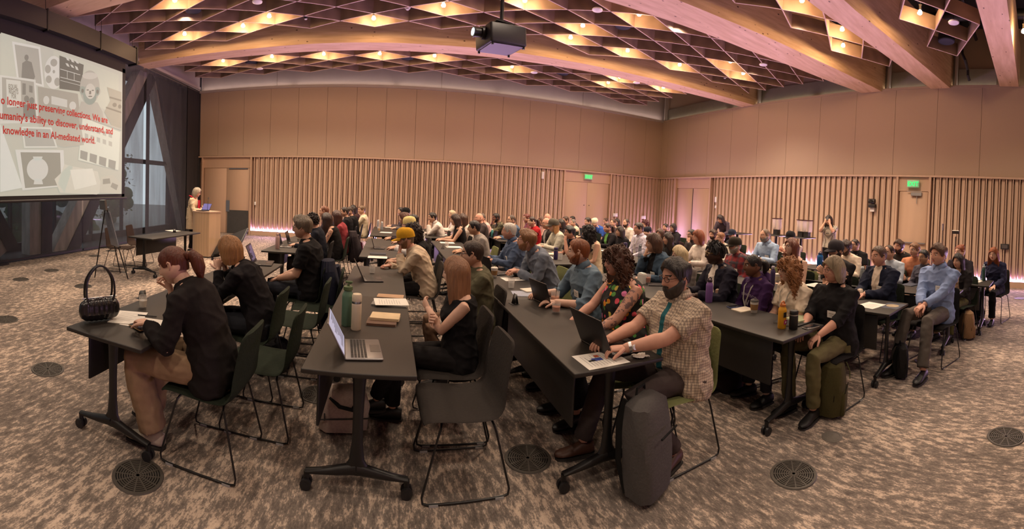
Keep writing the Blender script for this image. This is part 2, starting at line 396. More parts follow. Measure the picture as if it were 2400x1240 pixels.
# ---- LED strips in the wall bases (real lamps of the room)
M_LED = mat('led_strip', (.9,.85,1), emit=(.74,.50,1.), es=22)
def led(T, a, b, name):
    o = MB().box(((a+b)/2,-.01,.166), (b-a,.06,.022), M=T).build(name, M_LED); 
    return o
LEDS = ((TB,-10.7,-8.4,'in the back wall base right of the corner double door'), (TB,-6.2,5.0,'along the base of the slatted back wall between its doors'),
        (TR,13.15,14.1,'in the right wall base beside the corner'), (TR,3.95,10.95,'along the right wall base between its two doors'), (TR,-4.4,2.85,'along the right wall base right of the single door'))
for T,a,b,lb in LEDS: tag(led(T,a,b,'light_strip'), 'lavender LED strip '+lb, 'light strip', 'light strips in the wall bases')

LAV = (.62,.36,1.)
for T,a,b,lb in LEDS:
    L_ = b-a; n_ = max(1, round(L_/3.5))
    for i in range(n_):
        c_ = a + L_*(i+.5)/n_; loc = T @ Vector((c_,.052,.18)); up_ = (T.to_3x3() @ Vector((0,2.0,1))).normalized()
        o = area('strip_wash', loc, (0,0,0), L_/n_*.98, .02, LEDW*L_/n_, (.86,.52,.92)); o.data.spread = radians(118)
        xa = T.to_3x3() @ Vector((1,0,0)); z_ = -up_; y_ = z_.cross(xa).normalized()
        o.matrix_world = Matrix(((xa.x,y_.x,z_.x,loc.x),(xa.y,y_.y,z_.y,loc.y),(xa.z,y_.z,z_.z,loc.z),(0,0,0,1)))
for T,a,b,lb in LEDS:
    L_ = b-a; n_ = max(1, round(L_/3.5))
    for i in range(n_):
        c_ = a + L_*(i+.5)/n_; loc = T @ Vector((c_,-.045,.182)); xa = T.to_3x3() @ Vector((1,0,0)); z_ = Vector((0,0,-1)); y_ = z_.cross(xa).normalized()
        o = area('strip_glow', loc, (0,0,0), L_/n_*.98, .05, 34*L_/n_, (.70,.42,1.))
        o.matrix_world = Matrix(((xa.x,y_.x,z_.x,loc.x),(xa.y,y_.y,z_.y,loc.y),(xa.z,y_.z,z_.z,loc.z),(0,0,0,1)))
for k in range(5): area('cove_glow', (WL+1.8+k*3.6, YB+.04, Z_LEDGE+.03), (pi,0,0), 3.5, .08, 4.5, (1.,.74,.66))
for k in range(5): area('cove_glow', (WR+.12, YF+2+k*3.7, Z_LEDGE+.03), (pi,0,0), .08, 3.4, 1.6, (1.,.80,.64))
# ================================================================ CEILING BEAMS
B1F = [(-7.3,10.12),(-3.6,10.2),(.7,10.05),(3.9,9.85),(6.5,9.66),(10.95,9.1)]
B2K = [(-7.3,6.25),(-4.85,6.6),(0,6.75),(4.6,6.4),(6.9,6.12),(9.45,5.55),(10.95,5.05)]
B2F = [(-7.3,5.6),(-4.85,5.9),(0,6.05),(4.6,5.62),(5.5,5.51),(7.92,5.09),(10.95,4.45)]
B3F = [(-7.3,3.6),(0,3.6),(3,3.5),(6.37,3.22),(8.18,2.92),(10.95,2.46)]
B3K = [(x,y+.55) for x,y in B3F]
B1K = [(x,y+.55) for x,y in B1F]
B4F = [(-7.3,.65),(10.95,.63)]; B4K = [(-7.3,1.15),(10.95,1.14)]
def beam(front, back, z0, z1, label):
    xs = [-7.3 + i*(10.95+7.3)/40 for i in range(41)]
    rings = [[(x,interp(x,front),z0),(x,interp(x,back),z0),(x,interp(x,back),z1),(x,interp(x,front),z1)] for x in xs]
    o = MB().rings(rings, 0, True, smooth=False).build('ceiling_beam', M_GLULAM)
    tag(o, label, 'ceiling beam', 'timber ceiling beams')
beam(B1F, B1K, 5.30, 6.35, 'knotty timber ceiling beam nearest the back wall')
beam(B2F, B2K, 5.27, 6.35, 'knotty timber ceiling beam, second from the back wall')
beam(B3F, B3K, 5.27, 6.35, 'knotty timber ceiling beam, third from the back wall')
beam(B4F, B4K, 5.30, 6.35, 'timber ceiling beam farthest from the back wall')

# ================================================================ COFFER LATTICE (thin plywood fins crossing in diamonds)
ZF0, ZF1 = 5.45, 5.73
def warp(x, tab): return interp(x, tab)
def lattice(label, org, u, v, pred, yw=None, amax=40):
    """fins along direction u and direction v; one mesh per family"""
    def P(a,b):
        x = org[0] + a*u[0] + b*v[0]; y = org[1] + a*u[1] + b*v[1]
        if yw: y += interp(x, yw)
        return x,y
    nodes = {(a,b) for a in range(-amax,amax) for b in range(-amax,amax) if pred(*P(a,b))}
    root = thing('ceiling_lattice', label, 'ceiling lattice', group='plywood lattice panels between the beams')
    for fam,(da,db) in enumerate(((1,0),(0,1))):
        m = MB()
        for (a,b) in nodes:
            if (a+da,b+db) in nodes:
                x0,y0 = P(a,b); x1,y1 = P(a+da,b+db); L_ = hypot(x1-x0,y1-y0)
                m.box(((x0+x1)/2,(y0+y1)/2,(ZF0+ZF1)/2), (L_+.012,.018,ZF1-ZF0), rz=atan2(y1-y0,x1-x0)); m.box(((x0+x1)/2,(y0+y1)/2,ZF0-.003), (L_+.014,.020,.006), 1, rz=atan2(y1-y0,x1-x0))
        m.build('fin', [M_FIN, M_FIN_LIT], root)
    return P, nodes
W1 = [(-8,-.05),(-5,0),(-2,.04),(-.5,0),(1,-.08),(3.9,-.32),(7,-.53),(8.6,-.67),(10.2,-.85)]
lattice('wide plywood diamond lattice between the two beams nearest the back wall', (-.52,9.52), (-.75,-.345), (.75,-.345),
        lambda x,y: -6.7 < x < 10.2 and interp(x,B2K)+.02 < y < interp(x,B1F)-.3, W1)
W0 = [(-8,.02),(-4,.08),(-1.2,.02),(.38,0),(3.4,-.25),(6.5,-.45),(8.9,-.6)]
lattice('plywood diamond lattice between the last beam and the back wall', (.38,13.0), (-.775,-.38), (.775,-.38),
        lambda x,y: -6.9 < x < 9.3 and interp(x,B1K)+.02 < y < 13.25, W0)
lattice('plywood lattice between the second and third beams', (8.15,4.68), (-.70,-.36), (.66,-.46),
        lambda x,y: -6.7 < x < 9.8 and interp(x,B3K)-.05 < y < interp(x,B2F)-.2, [(-8,4.2),(0,1.6),(3,.75),(6.4,.12),(8.15,0),(10,0)])
lattice('plywood lattice with open cells between the third and fourth beams', (8.52,2.52), (-.72,-.36), (.58,-.55),
        lambda x,y: -6.7 < x < 9.4 and 1.2 < y < interp(x,B3F)-.05)

# ---- lamps in the cells
M_BULB = mat('lamp_glow', (1,.9,.7), emit=(1.,.74,.42), es=45)
M_SOCK = mat('lamp_socket', (.35,.33,.28), rough=.35, metal=.6)
def lamp_proto():
    t = thing('pendant_lamp', 'x', 'ceiling lamp')
    MB().lathe([(.022,.0),(.022,.09),(.03,.10),(.008,.10)], 14).lathe([(.005,.1),(.005,1.45)],6).build('socket', M_SOCK, t)
    MB().lathe([(.001,-.075),(.036,-.072),(.046,-.055),(.040,-.03),(.024,0)], 16).build('bulb', M_BULB, t)
    return t
LAMPS = [(432.6,79,'a'),(569.5,60,'a'),(631,37,'a'),(876,42,'a'),(1039.4,11.5,'a'),(1366,59,'a'),(1337.5,87,'a'),(1498,32.5,'a'),(1471,118,'a'),(1593,151,'a'),(1712,143.6,'a'),(1742,171.5,'a'),(409.6,0,'a'),(1230,0,'a'),
 (523,142,'b'),(637.5,132,'b'),(759,126,'b'),(890,125,'b'),(1018.5,130,'b'),(1200,156,'b'),(1425.6,193,'b'),(1452,180,'b'),(1555,204,'b'),
 (1973.8,68,'c'),(1976,106,'c'),(1879.5,0,'c'),(2156,29,'d'),(2399,73,'e')]
WARM = (1., .50, .20)
LABK = {'a':'between the first two beams', 'b':'behind the last beam','c':'between the second and third beams','d':'between the third and fourth beams','e':'beyond the nearest beam'}
lp = None; cnt = {}
zl = 5.55
ordw = ['first','second','third','fourth','fifth','sixth','seventh','eighth','ninth','tenth','eleventh','twelfth','thirteenth','fourteenth']
byk = {}
for px,py,k in LAMPS: byk.setdefault(k, []).append((px,py))
for k, l in byk.items():
    l.sort()
    for i,(px,py) in enumerate(l):
        p = atz(px,py,zl-.04); loc = (p.x,p.y,zl)
        if k == 'e': loc = (p.x,p.y,zl)
        lab = ('%s glowing lamp from the window side, %s' % (ordw[i], LABK[k])) if len(l) > 1 else 'glowing spot lamp ' + LABK[k]
        if lp is None: lp = lamp_proto(); o = lp; o.location = loc; o['label'] = lab; o['group'] = 'glowing lamps in the ceiling lattice'
        else: o = copy_tree(lp, lab, loc, group='glowing lamps in the ceiling lattice')
        point('lamp_light', (loc[0],loc[1],zl-.08), 7, WARM, .03)
        point('lamp_halo', (loc[0],loc[1],zl-.135), 17, (1.,.62,.33), .04)
        spot('lamp_beam', (loc[0],loc[1],zl-.11), 235, (1.,.77,.56), 128, .9, .08)
# further room spots, unseen and without fittings: behind, beside and ahead of the camera
for x,y in ((-4,1.5),(-1.5,4.6),(2,4.7),(5,1.8),(-4.5,4.4),(1,1.2),(-1,-1.5),(3,-1.8),(7,-1.2),(-5,-1.5),(8.5,7.2),(-4.6,8.3),(5.5,6.9),(6.8,4.6)):
    spot('lamp_beam', (x,y,5.5), 225, (1.,.79,.60), 126, .9, .15)

# ---- ceiling fittings
M_SPK = mat('speaker_mesh', (.022,.024,.036), rough=.8, scale=200)
spk = [(452,26,'between the first two beams at the window side'),(589,149,'behind the last beam near the projection screen'),(954.5,137,'behind the last beam left of the projector'),(1460,63,'between the first two beams right of the projector'),(1318,174,'behind the last beam right of the projector'),(1814,181,'near the right wall between the first two beams'),(2218,98.5,'hanging in an open lattice cell near the right wall')]
for px,py,lb in spk:
    p = atz(px,py,5.56); t = thing('ceiling_speaker', 'dark round ceiling speaker '+lb, 'ceiling speaker', (p.x,p.y,5.56), group='round ceiling speakers')
    MB().lathe([(.01,0),(.17,.0),(.185,.02)], 28).build('grille', M_SPK, t)
    MB().lathe([(.185,.015),(.185,.16),(.10,.20),(.02,.2)], 28).build('housing', M_BLKPL, t)
wap = [(603,6,'above the left tables'),(609,162,'behind the last beam near the screen'),(1400,25,'between the first two beams right of the projector'),(1252,171,'behind the last beam beside a speaker'),(1492,195,'behind the last beam near the corner'),(1789,153,'near the right wall between the first two beams'),(2235,54.5,'in an open lattice cell near the right wall')]
for px,py,lb in wap:
    p = atz(px,py,5.41); o = MB().lathe([(.01,0),(.07,.004),(.10,.015),(.105,.03),(.09,.045),(.01,.05)], 24).build('wireless_access_point', M_WHITEPL, loc=(p.x,p.y,5.40))
    
    if py == 54.5: MB().tube([(0,0,.04),(0,0,1.58)], .006, 6).build('drop_rod', M_BLACK, o)
    tag(o, 'white round network disc '+lb, 'access point', 'white ceiling discs')
p = atz(955,23,5.5); t = thing('dome_camera', 'white dome camera hanging in the lattice left of the projector', 'dome camera', (p.x,p.y,5.5))
MB().lathe([(.03,0),(.06,.03),(.075,.07),(.075,.09),(.03,.1)],20).build('dome', M_WHITEPL, t); MB().lathe([(.05,.09),(.05,.2)],12).build('mount', M_BLKPL, t)
for px,py,lb in ((716.5,45,'small black camera hanging in the lattice left of the projector'),(1699,183.5,'small black camera hanging in the lattice near the right wall')):
    p = atz(px,py,5.5); t = thing('track_camera', lb, 'ceiling camera', (p.x,p.y,5.5))
    MB().lathe([(.02,0),(.04,.02),(.045,.1),(.02,.11)],16).build('body', M_BLKPL, t); MB().lathe([(.01,-.012),(.03,-.005),(.035,.005)],12).build('lens_ring', M_WHITEPL, t)
# ducts and pipes seen through the open cells
dz = MB()
for y in (1.5,1.8,2.1,2.45,2.8): dz.tube([(2,y,6.5+.05*sin(y*9)),(10.6,y,6.5)], .045, 8)
dz.tube([(3,.2,6.4),(3,9,6.4)], .2, 14); dz.tube([(9.3,.3,6.5),(9.3,5,6.45)], .12, 12)
tag(dz.build('ceiling_pipe', M_BLKPL), 'dark pipes and ducts above the lattice near the right wall', 'pipes', kind='stuff')
p = atz(2272,115,5.3); q = aty(2272,100,p.y)
cb = MB().tube([(9.5,2.0,7.0),(9.55,2.0,6.2),(9.6,1.95,5.7),(9.5,1.85,5.5),(9.62,1.8,5.3),(9.55,1.78,5.15),(9.62,1.75,5.05)], .035, 8)
tag(cb.build('hanging_cable', M_BLKPL), 'black cable bundle hanging between lattice and right wall', 'cable')

# ---- projector
t = thing('projector', 'large black projector hanging from a ceiling pole', 'projector', (1.52,6.0,4.03), radians(180+14))
Rt = Matrix.Rotation(radians(5),4,'Y')
bdy = MB().rbox((0,0,0), (.60,.52,.28), r=.035, rot=Rt, seg=4).build('body', M_BLKPL, t)
MB().box((0,0,-.145), (.52,.46,.012), rot=Rt).build('underside', mat('projector_base', (.028,.026,.032), rough=.5), bdy)
for sx in (-1,1):
    for sy in (-1,1): MB().tube([Rt@Vector((sx*.26,sy*.22,-.14)), Rt@Vector((sx*.26,sy*.22,-.175))], .018, 10).build('foot', M_BLKPL, bdy)
ln = MB().tube([(.28,.05,.01),(.36,.05,.0),(.36,.05,.0),(.46,.05,-.01),(.46,.05,-.01),(.48,.05,-.01)], [.09,.09,.065,.065,.075,.078], 20).build('lens', M_BLACK, t)
MB().tube([(.481,.05,-.01),(.486,.05,-.01)], .055, 18).build('lens_glass', mat('lens_glass', (.5,.6,.65), rough=.1, emit=(.8,.9,1), es=1.2), ln)
MB().box((0,0,.165), (.22,.2,.07)).box((0,0,.21), (.3,.26,.02)).build('mount_plate', M_BLACK, t)
MB().tube([(0,0,.2),(0,0,1.9)], .028, 12).tube([(.03,.01,.2),(.03,.01,1.9)], .008, 6).build('pole', M_BLACK, t)
MB().tube([(-.30,.1,.08),(-.36,.1,.02),(-.37,.1,-.05),(-.34,.1,-.1),(-.30,.1,-.1)], .008, 8).build('cord', M_BLACK, t)
# ================================================================ WINDOW WALL (x = WL), shades, columns, outside
M_GLASS = glassmat('window_glass', (.75,.85,.85,1), .02, .12)
def shade_mat(name, col, t):
    m = bpy.data.materials.new(name); m.use_nodes = True; nt = m.node_tree; N = nt.nodes; L = nt.links
    b = N['Principled BSDF']; b.inputs['Base Color'].default_value = (*col,1); b.inputs['Roughness'].default_value = .95
    tr = N.new('ShaderNodeBsdfTransparent'); mx = N.new('ShaderNodeMixShader')
    tc = N.new('ShaderNodeTexCoord'); nz = N.new('ShaderNodeTexNoise'); nz.inputs['Scale'].default_value = 2.2; nz.inputs['Detail'].default_value = 2
    mp = N.new('ShaderNodeMapping'); mp.inputs['Scale'].default_value = (1,2.2,.25); L.new(tc.outputs['Object'], mp.inputs[0]); L.new(mp.outputs[0], nz.inputs['Vector'])
    mr = N.new('ShaderNodeMapRange'); mr.inputs['From Min'].default_value=.35; mr.inputs['From Max'].default_value=.65; mr.inputs['To Min'].default_value=t*.8; mr.inputs['To Max'].default_value=t*1.2; L.new(nz.outputs['Fac'], mr.inputs['Value'])
    L.new(mr.outputs[0], mx.inputs[0]); L.new(b.outputs[0], mx.inputs[1]); L.new(tr.outputs[0], mx.inputs[2]); L.new(mx.outputs[0], N['Material Output'].inputs['Surface'])
    MATS[name] = m; return m
M_SHADE = shade_mat('shade_mesh', (.05,.052,.062), .40)
M_SHADED = shade_mat('shade_mesh_dense', (.02,.018,.02), .02)
M_CONC = mat('formed_concrete', (.62,.58,.54), rough=.9, kind='plain', scale=14, amt=.16, bump=.3, stretch=(1,1,.25))
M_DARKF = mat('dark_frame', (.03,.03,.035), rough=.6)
# outer glass wall
gl = struct(MB().box((-8.5,(YF+YB)/2,Z_LEDGE/2), (.02,YB-YF,Z_LEDGE)), 'window_1', M_GLASS)
mu = MB()
for y in [YF+i*1.55 for i in range(13)]: mu.box((-8.45,y,Z_LEDGE/2), (.12,.06,Z_LEDGE))
for z in (.1,2.55,5.3): mu.box((-8.45,(YF+YB)/2,z), (.12,YB-YF,.08 if z>.2 else .22))
struct(mu, 'window_frame', M_DARKF, gl)
struct(MB().box((-7.9,(YF+YB)/2,-.01), (1.3,YB-YF,.04)), 'trim_3', M_DARKF)
# shades: rolls of mesh fabric hanging to just above the floor, with slits of daylight between them
SY = [YF, -1.2, 1.8, 4.8, 7.72, 10.50, 13.2, YB-.02]
roll = MB()
sh = None
for i in range(7):
    y0, y1 = SY[i]+(.07 if i == 5 else .025), SY[i+1]-(.07 if i == 4 else .025)
    dense = i >= 6
    s_ = MB().grid(lambda u,v,y0=y0,y1=y1: (WL - .012*sin(u*19+v)*(1-v) , y0+(y1-y0)*u, .07+(Z_LEDGE-.12)*v), 40, 6, smooth=True)
    t = thing('window_shade', ['','','dark mesh window shade nearest the camera','dark mesh window shade behind the projection screen','dark mesh window shade left of the long bright slit','dark mesh window shade right of the long bright slit','narrow black window shade in the room corner'][i] if i > 1 else 'dark mesh window shade outside the frame on the left', 'window shade', (0,0,0), group='mesh shades on the window wall')
    s_.build('fabric', M_SHADED if dense else M_SHADE, t)
    MB().box((WL,(y0+y1)/2,.06), (.03,y1-y0,.045)).build('hem_bar', M_BLKPL, t)
    MB().tube([(WL-.05,y0,Z_LEDGE-.03),(WL-.05,y1,Z_LEDGE-.03)], .04, 10).build('roller', M_STEEL, t)
up = MB(); up.box((WL-.05,(YF+YB)/2,(Z_LEDGE+.02+Z_DECK)/2), (.1,YB-YF+.4,Z_DECK-Z_LEDGE-.02)); up.box((-7.9,(YF+YB)/2,Z_LEDGE+.1), (1.5,YB-YF,.1))
struct(up, 'wall_left', M_GYP)
struct(MB().box((WL+.02,(YF+YB)/2,Z_LEDGE), (.05,YB-YF,.035)), 'trim_4', M_STEEL)
struct(MB().box((-7.9,YB+.02,3.3), (1.5,.1,6.8)), 'wall_back_return', M_DARKF)
# sloping and upright columns between glass and shades
def column2(p0, p1, side_w, label):
    """a concrete face with a dark neighbouring face, like the columns behind the shades"""
    p0, p1 = Vector(p0), Vector(p1); dr = (p1-p0).normalized(); sd = Vector((0,1,0)) - dr*dr.y; sd.normalize()
    t = thing('sloping_column' if abs(dr.z) < .98 else 'upright_column', label, 'column', tuple(p0))
    M = Matrix.Translation(-p0)
    def seg(o0, o1, xd0, xd1, mt, nm):
        rings = [[p+Vector((xd0,0,0))+sd*o0, p+Vector((xd1,0,0))+sd*o0, p+Vector((xd1,0,0))+sd*o1, p+Vector((xd0,0,0))+sd*o1] for p in (p0,p1)]
        MB().rings(rings, 0, True, M=M, smooth=False).build(nm, mt, t)
    seg(0, side_w, -.16, .16, M_CONC, 'concrete_shaft'); seg(side_w, side_w*1.95, -.10, .20, M_DARKF, 'shaded_side')  # second piece is the column's dark side, its shade put into the colour
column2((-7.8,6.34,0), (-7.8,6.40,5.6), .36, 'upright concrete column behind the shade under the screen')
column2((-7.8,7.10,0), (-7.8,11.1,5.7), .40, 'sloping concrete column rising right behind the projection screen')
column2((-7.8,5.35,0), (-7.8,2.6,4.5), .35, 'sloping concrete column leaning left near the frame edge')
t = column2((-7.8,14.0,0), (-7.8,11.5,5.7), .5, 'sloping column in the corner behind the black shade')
bl = MB().add([(-7.6,11.75,Z_LEDGE),(-7.6,14.2,Z_LEDGE),(-7.6,14.2,.02),(-7.6,13.75,.02),(-7.5,11.75,Z_LEDGE),(-7.5,14.2,Z_LEDGE),(-7.5,14.2,.02),(-7.5,13.75,.02)], [(0,1,2,3),(4,5,6,7),(0,1,5,4),(1,2,6,5),(2,3,7,6),(3,0,4,7)])
struct(bl, 'wall_left_corner', M_DARKF)
for z in (2.55,): struct(MB().box((-7.9,11.0,z), (.1,4.6,.1)), 'trim_5', M_DARKF)
# outside
M_LEAF = mat('hedge_leaves', (.035,.10,.025), rough=.8, scale=9, amt=.4, bump=.6)
def shrub(x, y, r, h, lab):
    m = MB(); rn = random.Random(int(y*10))
    for k in range(26):
        a = rn.uniform(0,2*pi); rr = r*rn.uniform(.1,.9); z = h*rn.uniform(.0,.95)-.25
        m.ball((x+rr*cos(a), y+rr*sin(a), z), r*rn.uniform(.25,.45), 7)
    for k in range(160):
        a = rn.uniform(0,2*pi); rr = r*rn.uniform(.7,1.25); z = h*rn.uniform(.05,1.05); s_ = .08
        p = Vector((x+rr*cos(a), y+rr*sin(a), z)); n1 = Vector((rn.uniform(-1,1),rn.uniform(-1,1),rn.uniform(-1,1)))*s_; n2 = Vector((rn.uniform(-1,1),rn.uniform(-1,1),rn.uniform(-1,1)))*s_
        m.add([p-n1,p+n2,p+n1,p-n2],[(0,1,2,3)])
    tag(m.build('garden_shrub', M_LEAF), lab, 'shrub', 'green shrubs outside the window')
SH = [(-11.4,8.6,.75,2.3,'green shrub outside behind the easel'),(-11.6,11.2,.8,3.2,'green shrub outside left of the bright window slit'),(-12.8,13.9,.85,2.8,'green shrub outside right of the bright window slit'),(-13.5,16.8,.9,3.2,'green shrub outside nearest the dark corner')]
for a in SH: shrub(*a)
struct(MB().box((-28,8,-.3), (39,60,.1)), 'ground_outside', mat('paving_outside', (.30,.30,.29), rough=.9, scale=2))
bw = thing('neighbour_building', 'red-brown neighbouring building outside the left windows', 'building', (-24,6,0))
MB().box((0,0,3), (4,16,6.5)).build('wall', mat('red_cladding', (.28,.12,.09), kind='hstripe', scale=3, col2=(.18,.09,.07,1)), bw)
for yy in (-2,3): MB().box((2.02,yy,2), (.05,3,1.2)).build('window_band', mat('dull_glass',(.10,.12,.13),rough=.2), bw)

# ================================================================ PROJECTION SCREEN
SX = -6.2
scr = thing('projection_screen', 'large projection screen showing a slide with red text over pale photographs', 'projection screen', (SX,8.08,1.5), 0)
SC_S = Matrix(((0,0,1,0),(-1,0,0,0),(0,1,0,0),(0,0,0,1)))     # screen plane: u to the left (-y), v up, n to the room
# local coordinates: u = distance towards the camera side (-y), v = up
def SM(u, v, n=0.): return (n, -u, v)
SWID, SHEI = 5.4, 2.96
MB().box(SM(SWID/2,SHEI/2,-.004), (.006,SWID,SHEI)).build('picture', mat('slide_back', (.15,.15,.13), rough=.9, scale=1.2, amt=.02, emit=srgb(186,184,168), es=.68), scr)
bd = MB()
bd.box(SM(SWID/2,SHEI+.14,-.012), (.008,SWID+.24,.28)); bd.box(SM(SWID/2,-.05,-.012), (.008,SWID+.24,.1)); bd.box(SM(-.07,SHEI/2,-.012), (.008,.12,SHEI+.2)); bd.box(SM(SWID+.06,SHEI/2,-.012), (.008,.12,SHEI+.2))
bd.build('border', mat('screen_border', (.012,.010,.010), rough=.8), scr)
MB().tube([SM(-.2,-.1,-.01),SM(SWID+.2,-.1,-.01)], .03, 10).build('bottom_bar', M_BLKPL, scr)
hs = MB().box(SM(SWID/2-.1,SHEI+.47,.0), (.24,SWID+.75,.36)).build('housing', mat('screen_housing', (.022,.018,.017), rough=.5), scr)
MB().box(SM(-.43,SHEI+.68,0), (.2,.1,.07)).box(SM(-.43,SHEI+.47,0), (.27,.05,.42)).build('end_bracket', M_BLACK, hs)
for u in (.95,2.55,4.1): MB().box(SM(u,SHEI+.47,.0), (.262,.035,.42)).build('strap', M_BLACK, hs)
for u in (-.3,-.38,.8,1.0,2.5): MB().tube([SM(u,SHEI+.65,0),SM(u,SHEI+2.4,0)], .006, 5).build('suspension_wire', M_BLACK, hs)
# --- pictures on the slide: pale layers, then red lettering
LAY = [0]
def slide(poly_list, rgb, name):
    LAY[0] += 1; n = .0005 + LAY[0]*.0004; m = MB()
    for poly in poly_list:
        m.add([SM(u,v,n) for u,v in poly], [tuple(range(len(poly)))])
    return m.build(name, mat('slide_%d_%d_%d' % rgb, tuple(c*.3 for c in srgb(*rgb)[:3]), rough=.9, scale=6, amt=.06, emit=srgb(*rgb), es=.62), scr)
# slide pixel mapping: photo pixel -> (u,v) on the screen plane
def sp(px, py):
    P_ = atx(px, py, SX); return (8.08 - P_.y, P_.z - 1.5)
def spp(*pts): return [sp(*q) for q in pts]
def ell(cx, cy, rx, ry, n=20, a0=0): 
    return [sp(cx+rx*cos(2*pi*k/n), cy+ry*sin(2*pi*k/n)) for k in range(n)]
G = lambda d: (200-d, 198-d, 182-d)
slide([spp((2,76),(60,94),(75,190),(2,180)), spp((125,118),(278,176),(278,270),(180,230),(125,205))], (196,196,178), 'picture_area')
slide([spp((28,97),(94,110),(103,204),(40,188))], (214,212,200), 'old_photograph')
slide([spp((34,104),(90,115),(98,198),(44,184))], (176,172,158), 'old_photograph')
slide([ell(62,135,5,7), spp((52,148),(62,141),(74,146),(82,180),(76,194),(50,186))], (140,136,124), 'portrait_figure')
slide([ell(126,170,22,39,28)], (212,210,198), 'film_reel')
slide([ell(126,147,8,9), ell(112,162,7,10), ell(114,186,7,9), ell(134,192,7,10), ell(126,168,3,4)], (170,166,152), 'film_reel_holes')
slide([spp((139,130),(196,152),(190,215),(139,208))], (120,116,104), 'clapper_board')
slide([spp((153,133),(159,135),(163,143),(157,141)), spp((164,136),(170,138),(174,147),(168,145)), spp((175,140),(181,142),(185,150),(179,148)), spp((153,148),(159,149),(163,157),(157,155)), spp((164,151),(170,153),(174,160),(168,158)), spp((175,154),(181,157),(184,165),(178,163)),
       spp((141,161),(188,175),(188,176.5),(141,162.5)), spp((141,180),(188,192),(188,193.5),(141,181.5)), spp((141,188),(188,200),(188,201),(141,189)), spp((157,166),(158,166),(158,185),(157,185)), spp((173,171),(174,171),(174,189),(173,189))], (205,203,190), 'clapper_stripes')
slide([spp((0,176),(83,187),(90,288),(0,290))], (208,206,194), 'march_photograph')
slide([spp((4,181),(79,192),(85,280),(6,282))], (172,168,154), 'march_photograph')
slide([spp((14,186),(48,190),(50,250),(16,252))], (206,204,190), 'placard')
slide([ell(62,232,6,8), ell(74,236,6,8), spp((54,245),(80,245),(84,275),(54,275)), spp((52,195),(60,196),(60,222),(52,222)), spp((68,200),(76,202),(76,218),(68,216))], (140,136,124), 'crowd_figures')
slide([spp((88,203),(182,220),(190,300),(92,285))], (168,163,148), 'videotape')
slide([spp((120,225),(157,234),(157,252),(120,244)), ell(108,235,7,10), ell(170,248,8,10)], (200,198,186), 'videotape_label')
slide([ell(210,205,23,40,30), ell(210,222,16,24,24), spp((190,238),(228,240),(240,262),(244,290),(186,290),(182,262)), ell(193,212,7,10), ell(228,214,7,10)], (178,174,160), 'stone_figure')
slide([ell(210,178,18,8,20), ell(211,214,12,18,24)], (196,192,178), 'stone_figure_face')
slide([ell(205,211,3,1.5,10), ell(217,212,3,1.5,10), spp((209,213),(213,213),(213,221),(208,221)), ell(211,226,5,1.6,12), ell(193,213,3,5), ell(228,215,3,5)], (132,128,116), 'stone_figure_features')
slide([spp((250,204),(284,216),(284,300),(262,296),(244,262),(258,236))], (176,170,152), 'painted_pot')
slide([spp((256,226),(284,234),(284,238),(256,230)), spp((248,250),(284,262),(284,266),(248,254)), ell(268,246,5,5), ell(280,250,4,5)], (146,140,124), 'pot_pattern')
slide([spp((193,275),(281,310),(277,399),(183,375))], (212,213,196), 'folder_window')
slide([spp((198+i*14,292+i*4.5+j*20),(206+i*14,295+i*4.5+j*20),(206+i*14,306+i*4.5+j*20),(198+i*14,303+i*4.5+j*20)) for i in range(5) for j in range(2)], (186,184,170), 'folder_icons')
slide([spp((188+i*22,352+i*7),(205+i*22,357+i*7),(203+i*22,377+i*7),(187+i*22,371+i*7)) for i in range(4)], (160,158,146), 'thumbnails')
slide([spp((190,268),(284,302),(284,306),(190,272)), spp((90,290),(190,300),(196,340),(150,345),(95,330))], (186,182,166), 'paper_pile')
slide([spp((50,297),(120,299),(134,346),(56,347))], (212,211,198), 'landscape_photograph')
slide([spp((54,301),(117,303),(129,343),(59,343))], (178,176,164), 'landscape_photograph')
slide([spp((0,290),(10,320),(52,440),(0,450))], (214,214,204), 'white_sheet')
slide([spp((35,351),(148,352),(152,436),(52,446))], (212,210,200), 'tablet')
slide([spp((47,357),(140,358),(143,434),(58,441))], (158,154,140), 'tablet_screen')
slide([ell(87,397,25,27,30), spp((76,367),(99,367),(96,376),(79,376)), spp((80,420),(97,420),(100,432),(78,432))], (206,204,194), 'amphora')
slide([spp((127,420),(160,388),(228,402),(240,447),(226,456),(140,452)), spp((150,452),(135,430),(150,385),(170,390))], (206,202,186), 'letters')
slide([spp((163,398),(216,395),(226,432),(174,445))], (218,215,200), 'letter_top')
slide([spp((235,415),(262,410),(283,430),(278,454),(232,452))], (196,192,176), 'frames')
slide([spp((240,420),(256,418),(258,430),(240,432)), spp((262,428),(276,434),(272,446),(258,438))], (160,156,142), 'frame_holes')
def slide_text(txt, a, b, size, rgb, nm, wscale=1.):
    vs, fs = curve_text(txt, size); w_ = max(v[0] for v in vs) - min(v[0] for v in vs); x0 = min(v[0] for v in vs)
    ua, va = sp(*a); ub, vb = sp(*b); LAY[0] += 1; n = .001 + LAY[0]*.0004
    k = (ua-ub)/w_
    m = MB()
    pts = []
    for x,y,z in vs:
        t_ = (x-x0)/w_; pts.append(SM(ua+(ub-ua)*t_, va+(vb-va)*t_ + y, n + z*.2))
    m.add(pts, fs); m.build(nm, mat('slide_%d_%d_%d' % rgb, srgb(*rgb), rough=.9, scale=6, amt=.03, emit=srgb(*rgb), es=.55), scr)
slide_text('EQUAL', (19,208), (41,209), .12, (120,118,106), 'placard_lettering'); slide_text('RIGHTS', (20,219), (42,221), .12, (120,118,106), 'placard_lettering'); slide_text('FOR', (26,230), (37,232), .12, (120,118,106), 'placard_lettering')
RED = (150,40,32)
slide_text('o longer just preserving collections. We are', (1,243), (251,289), .205, RED, 'slide_lettering')
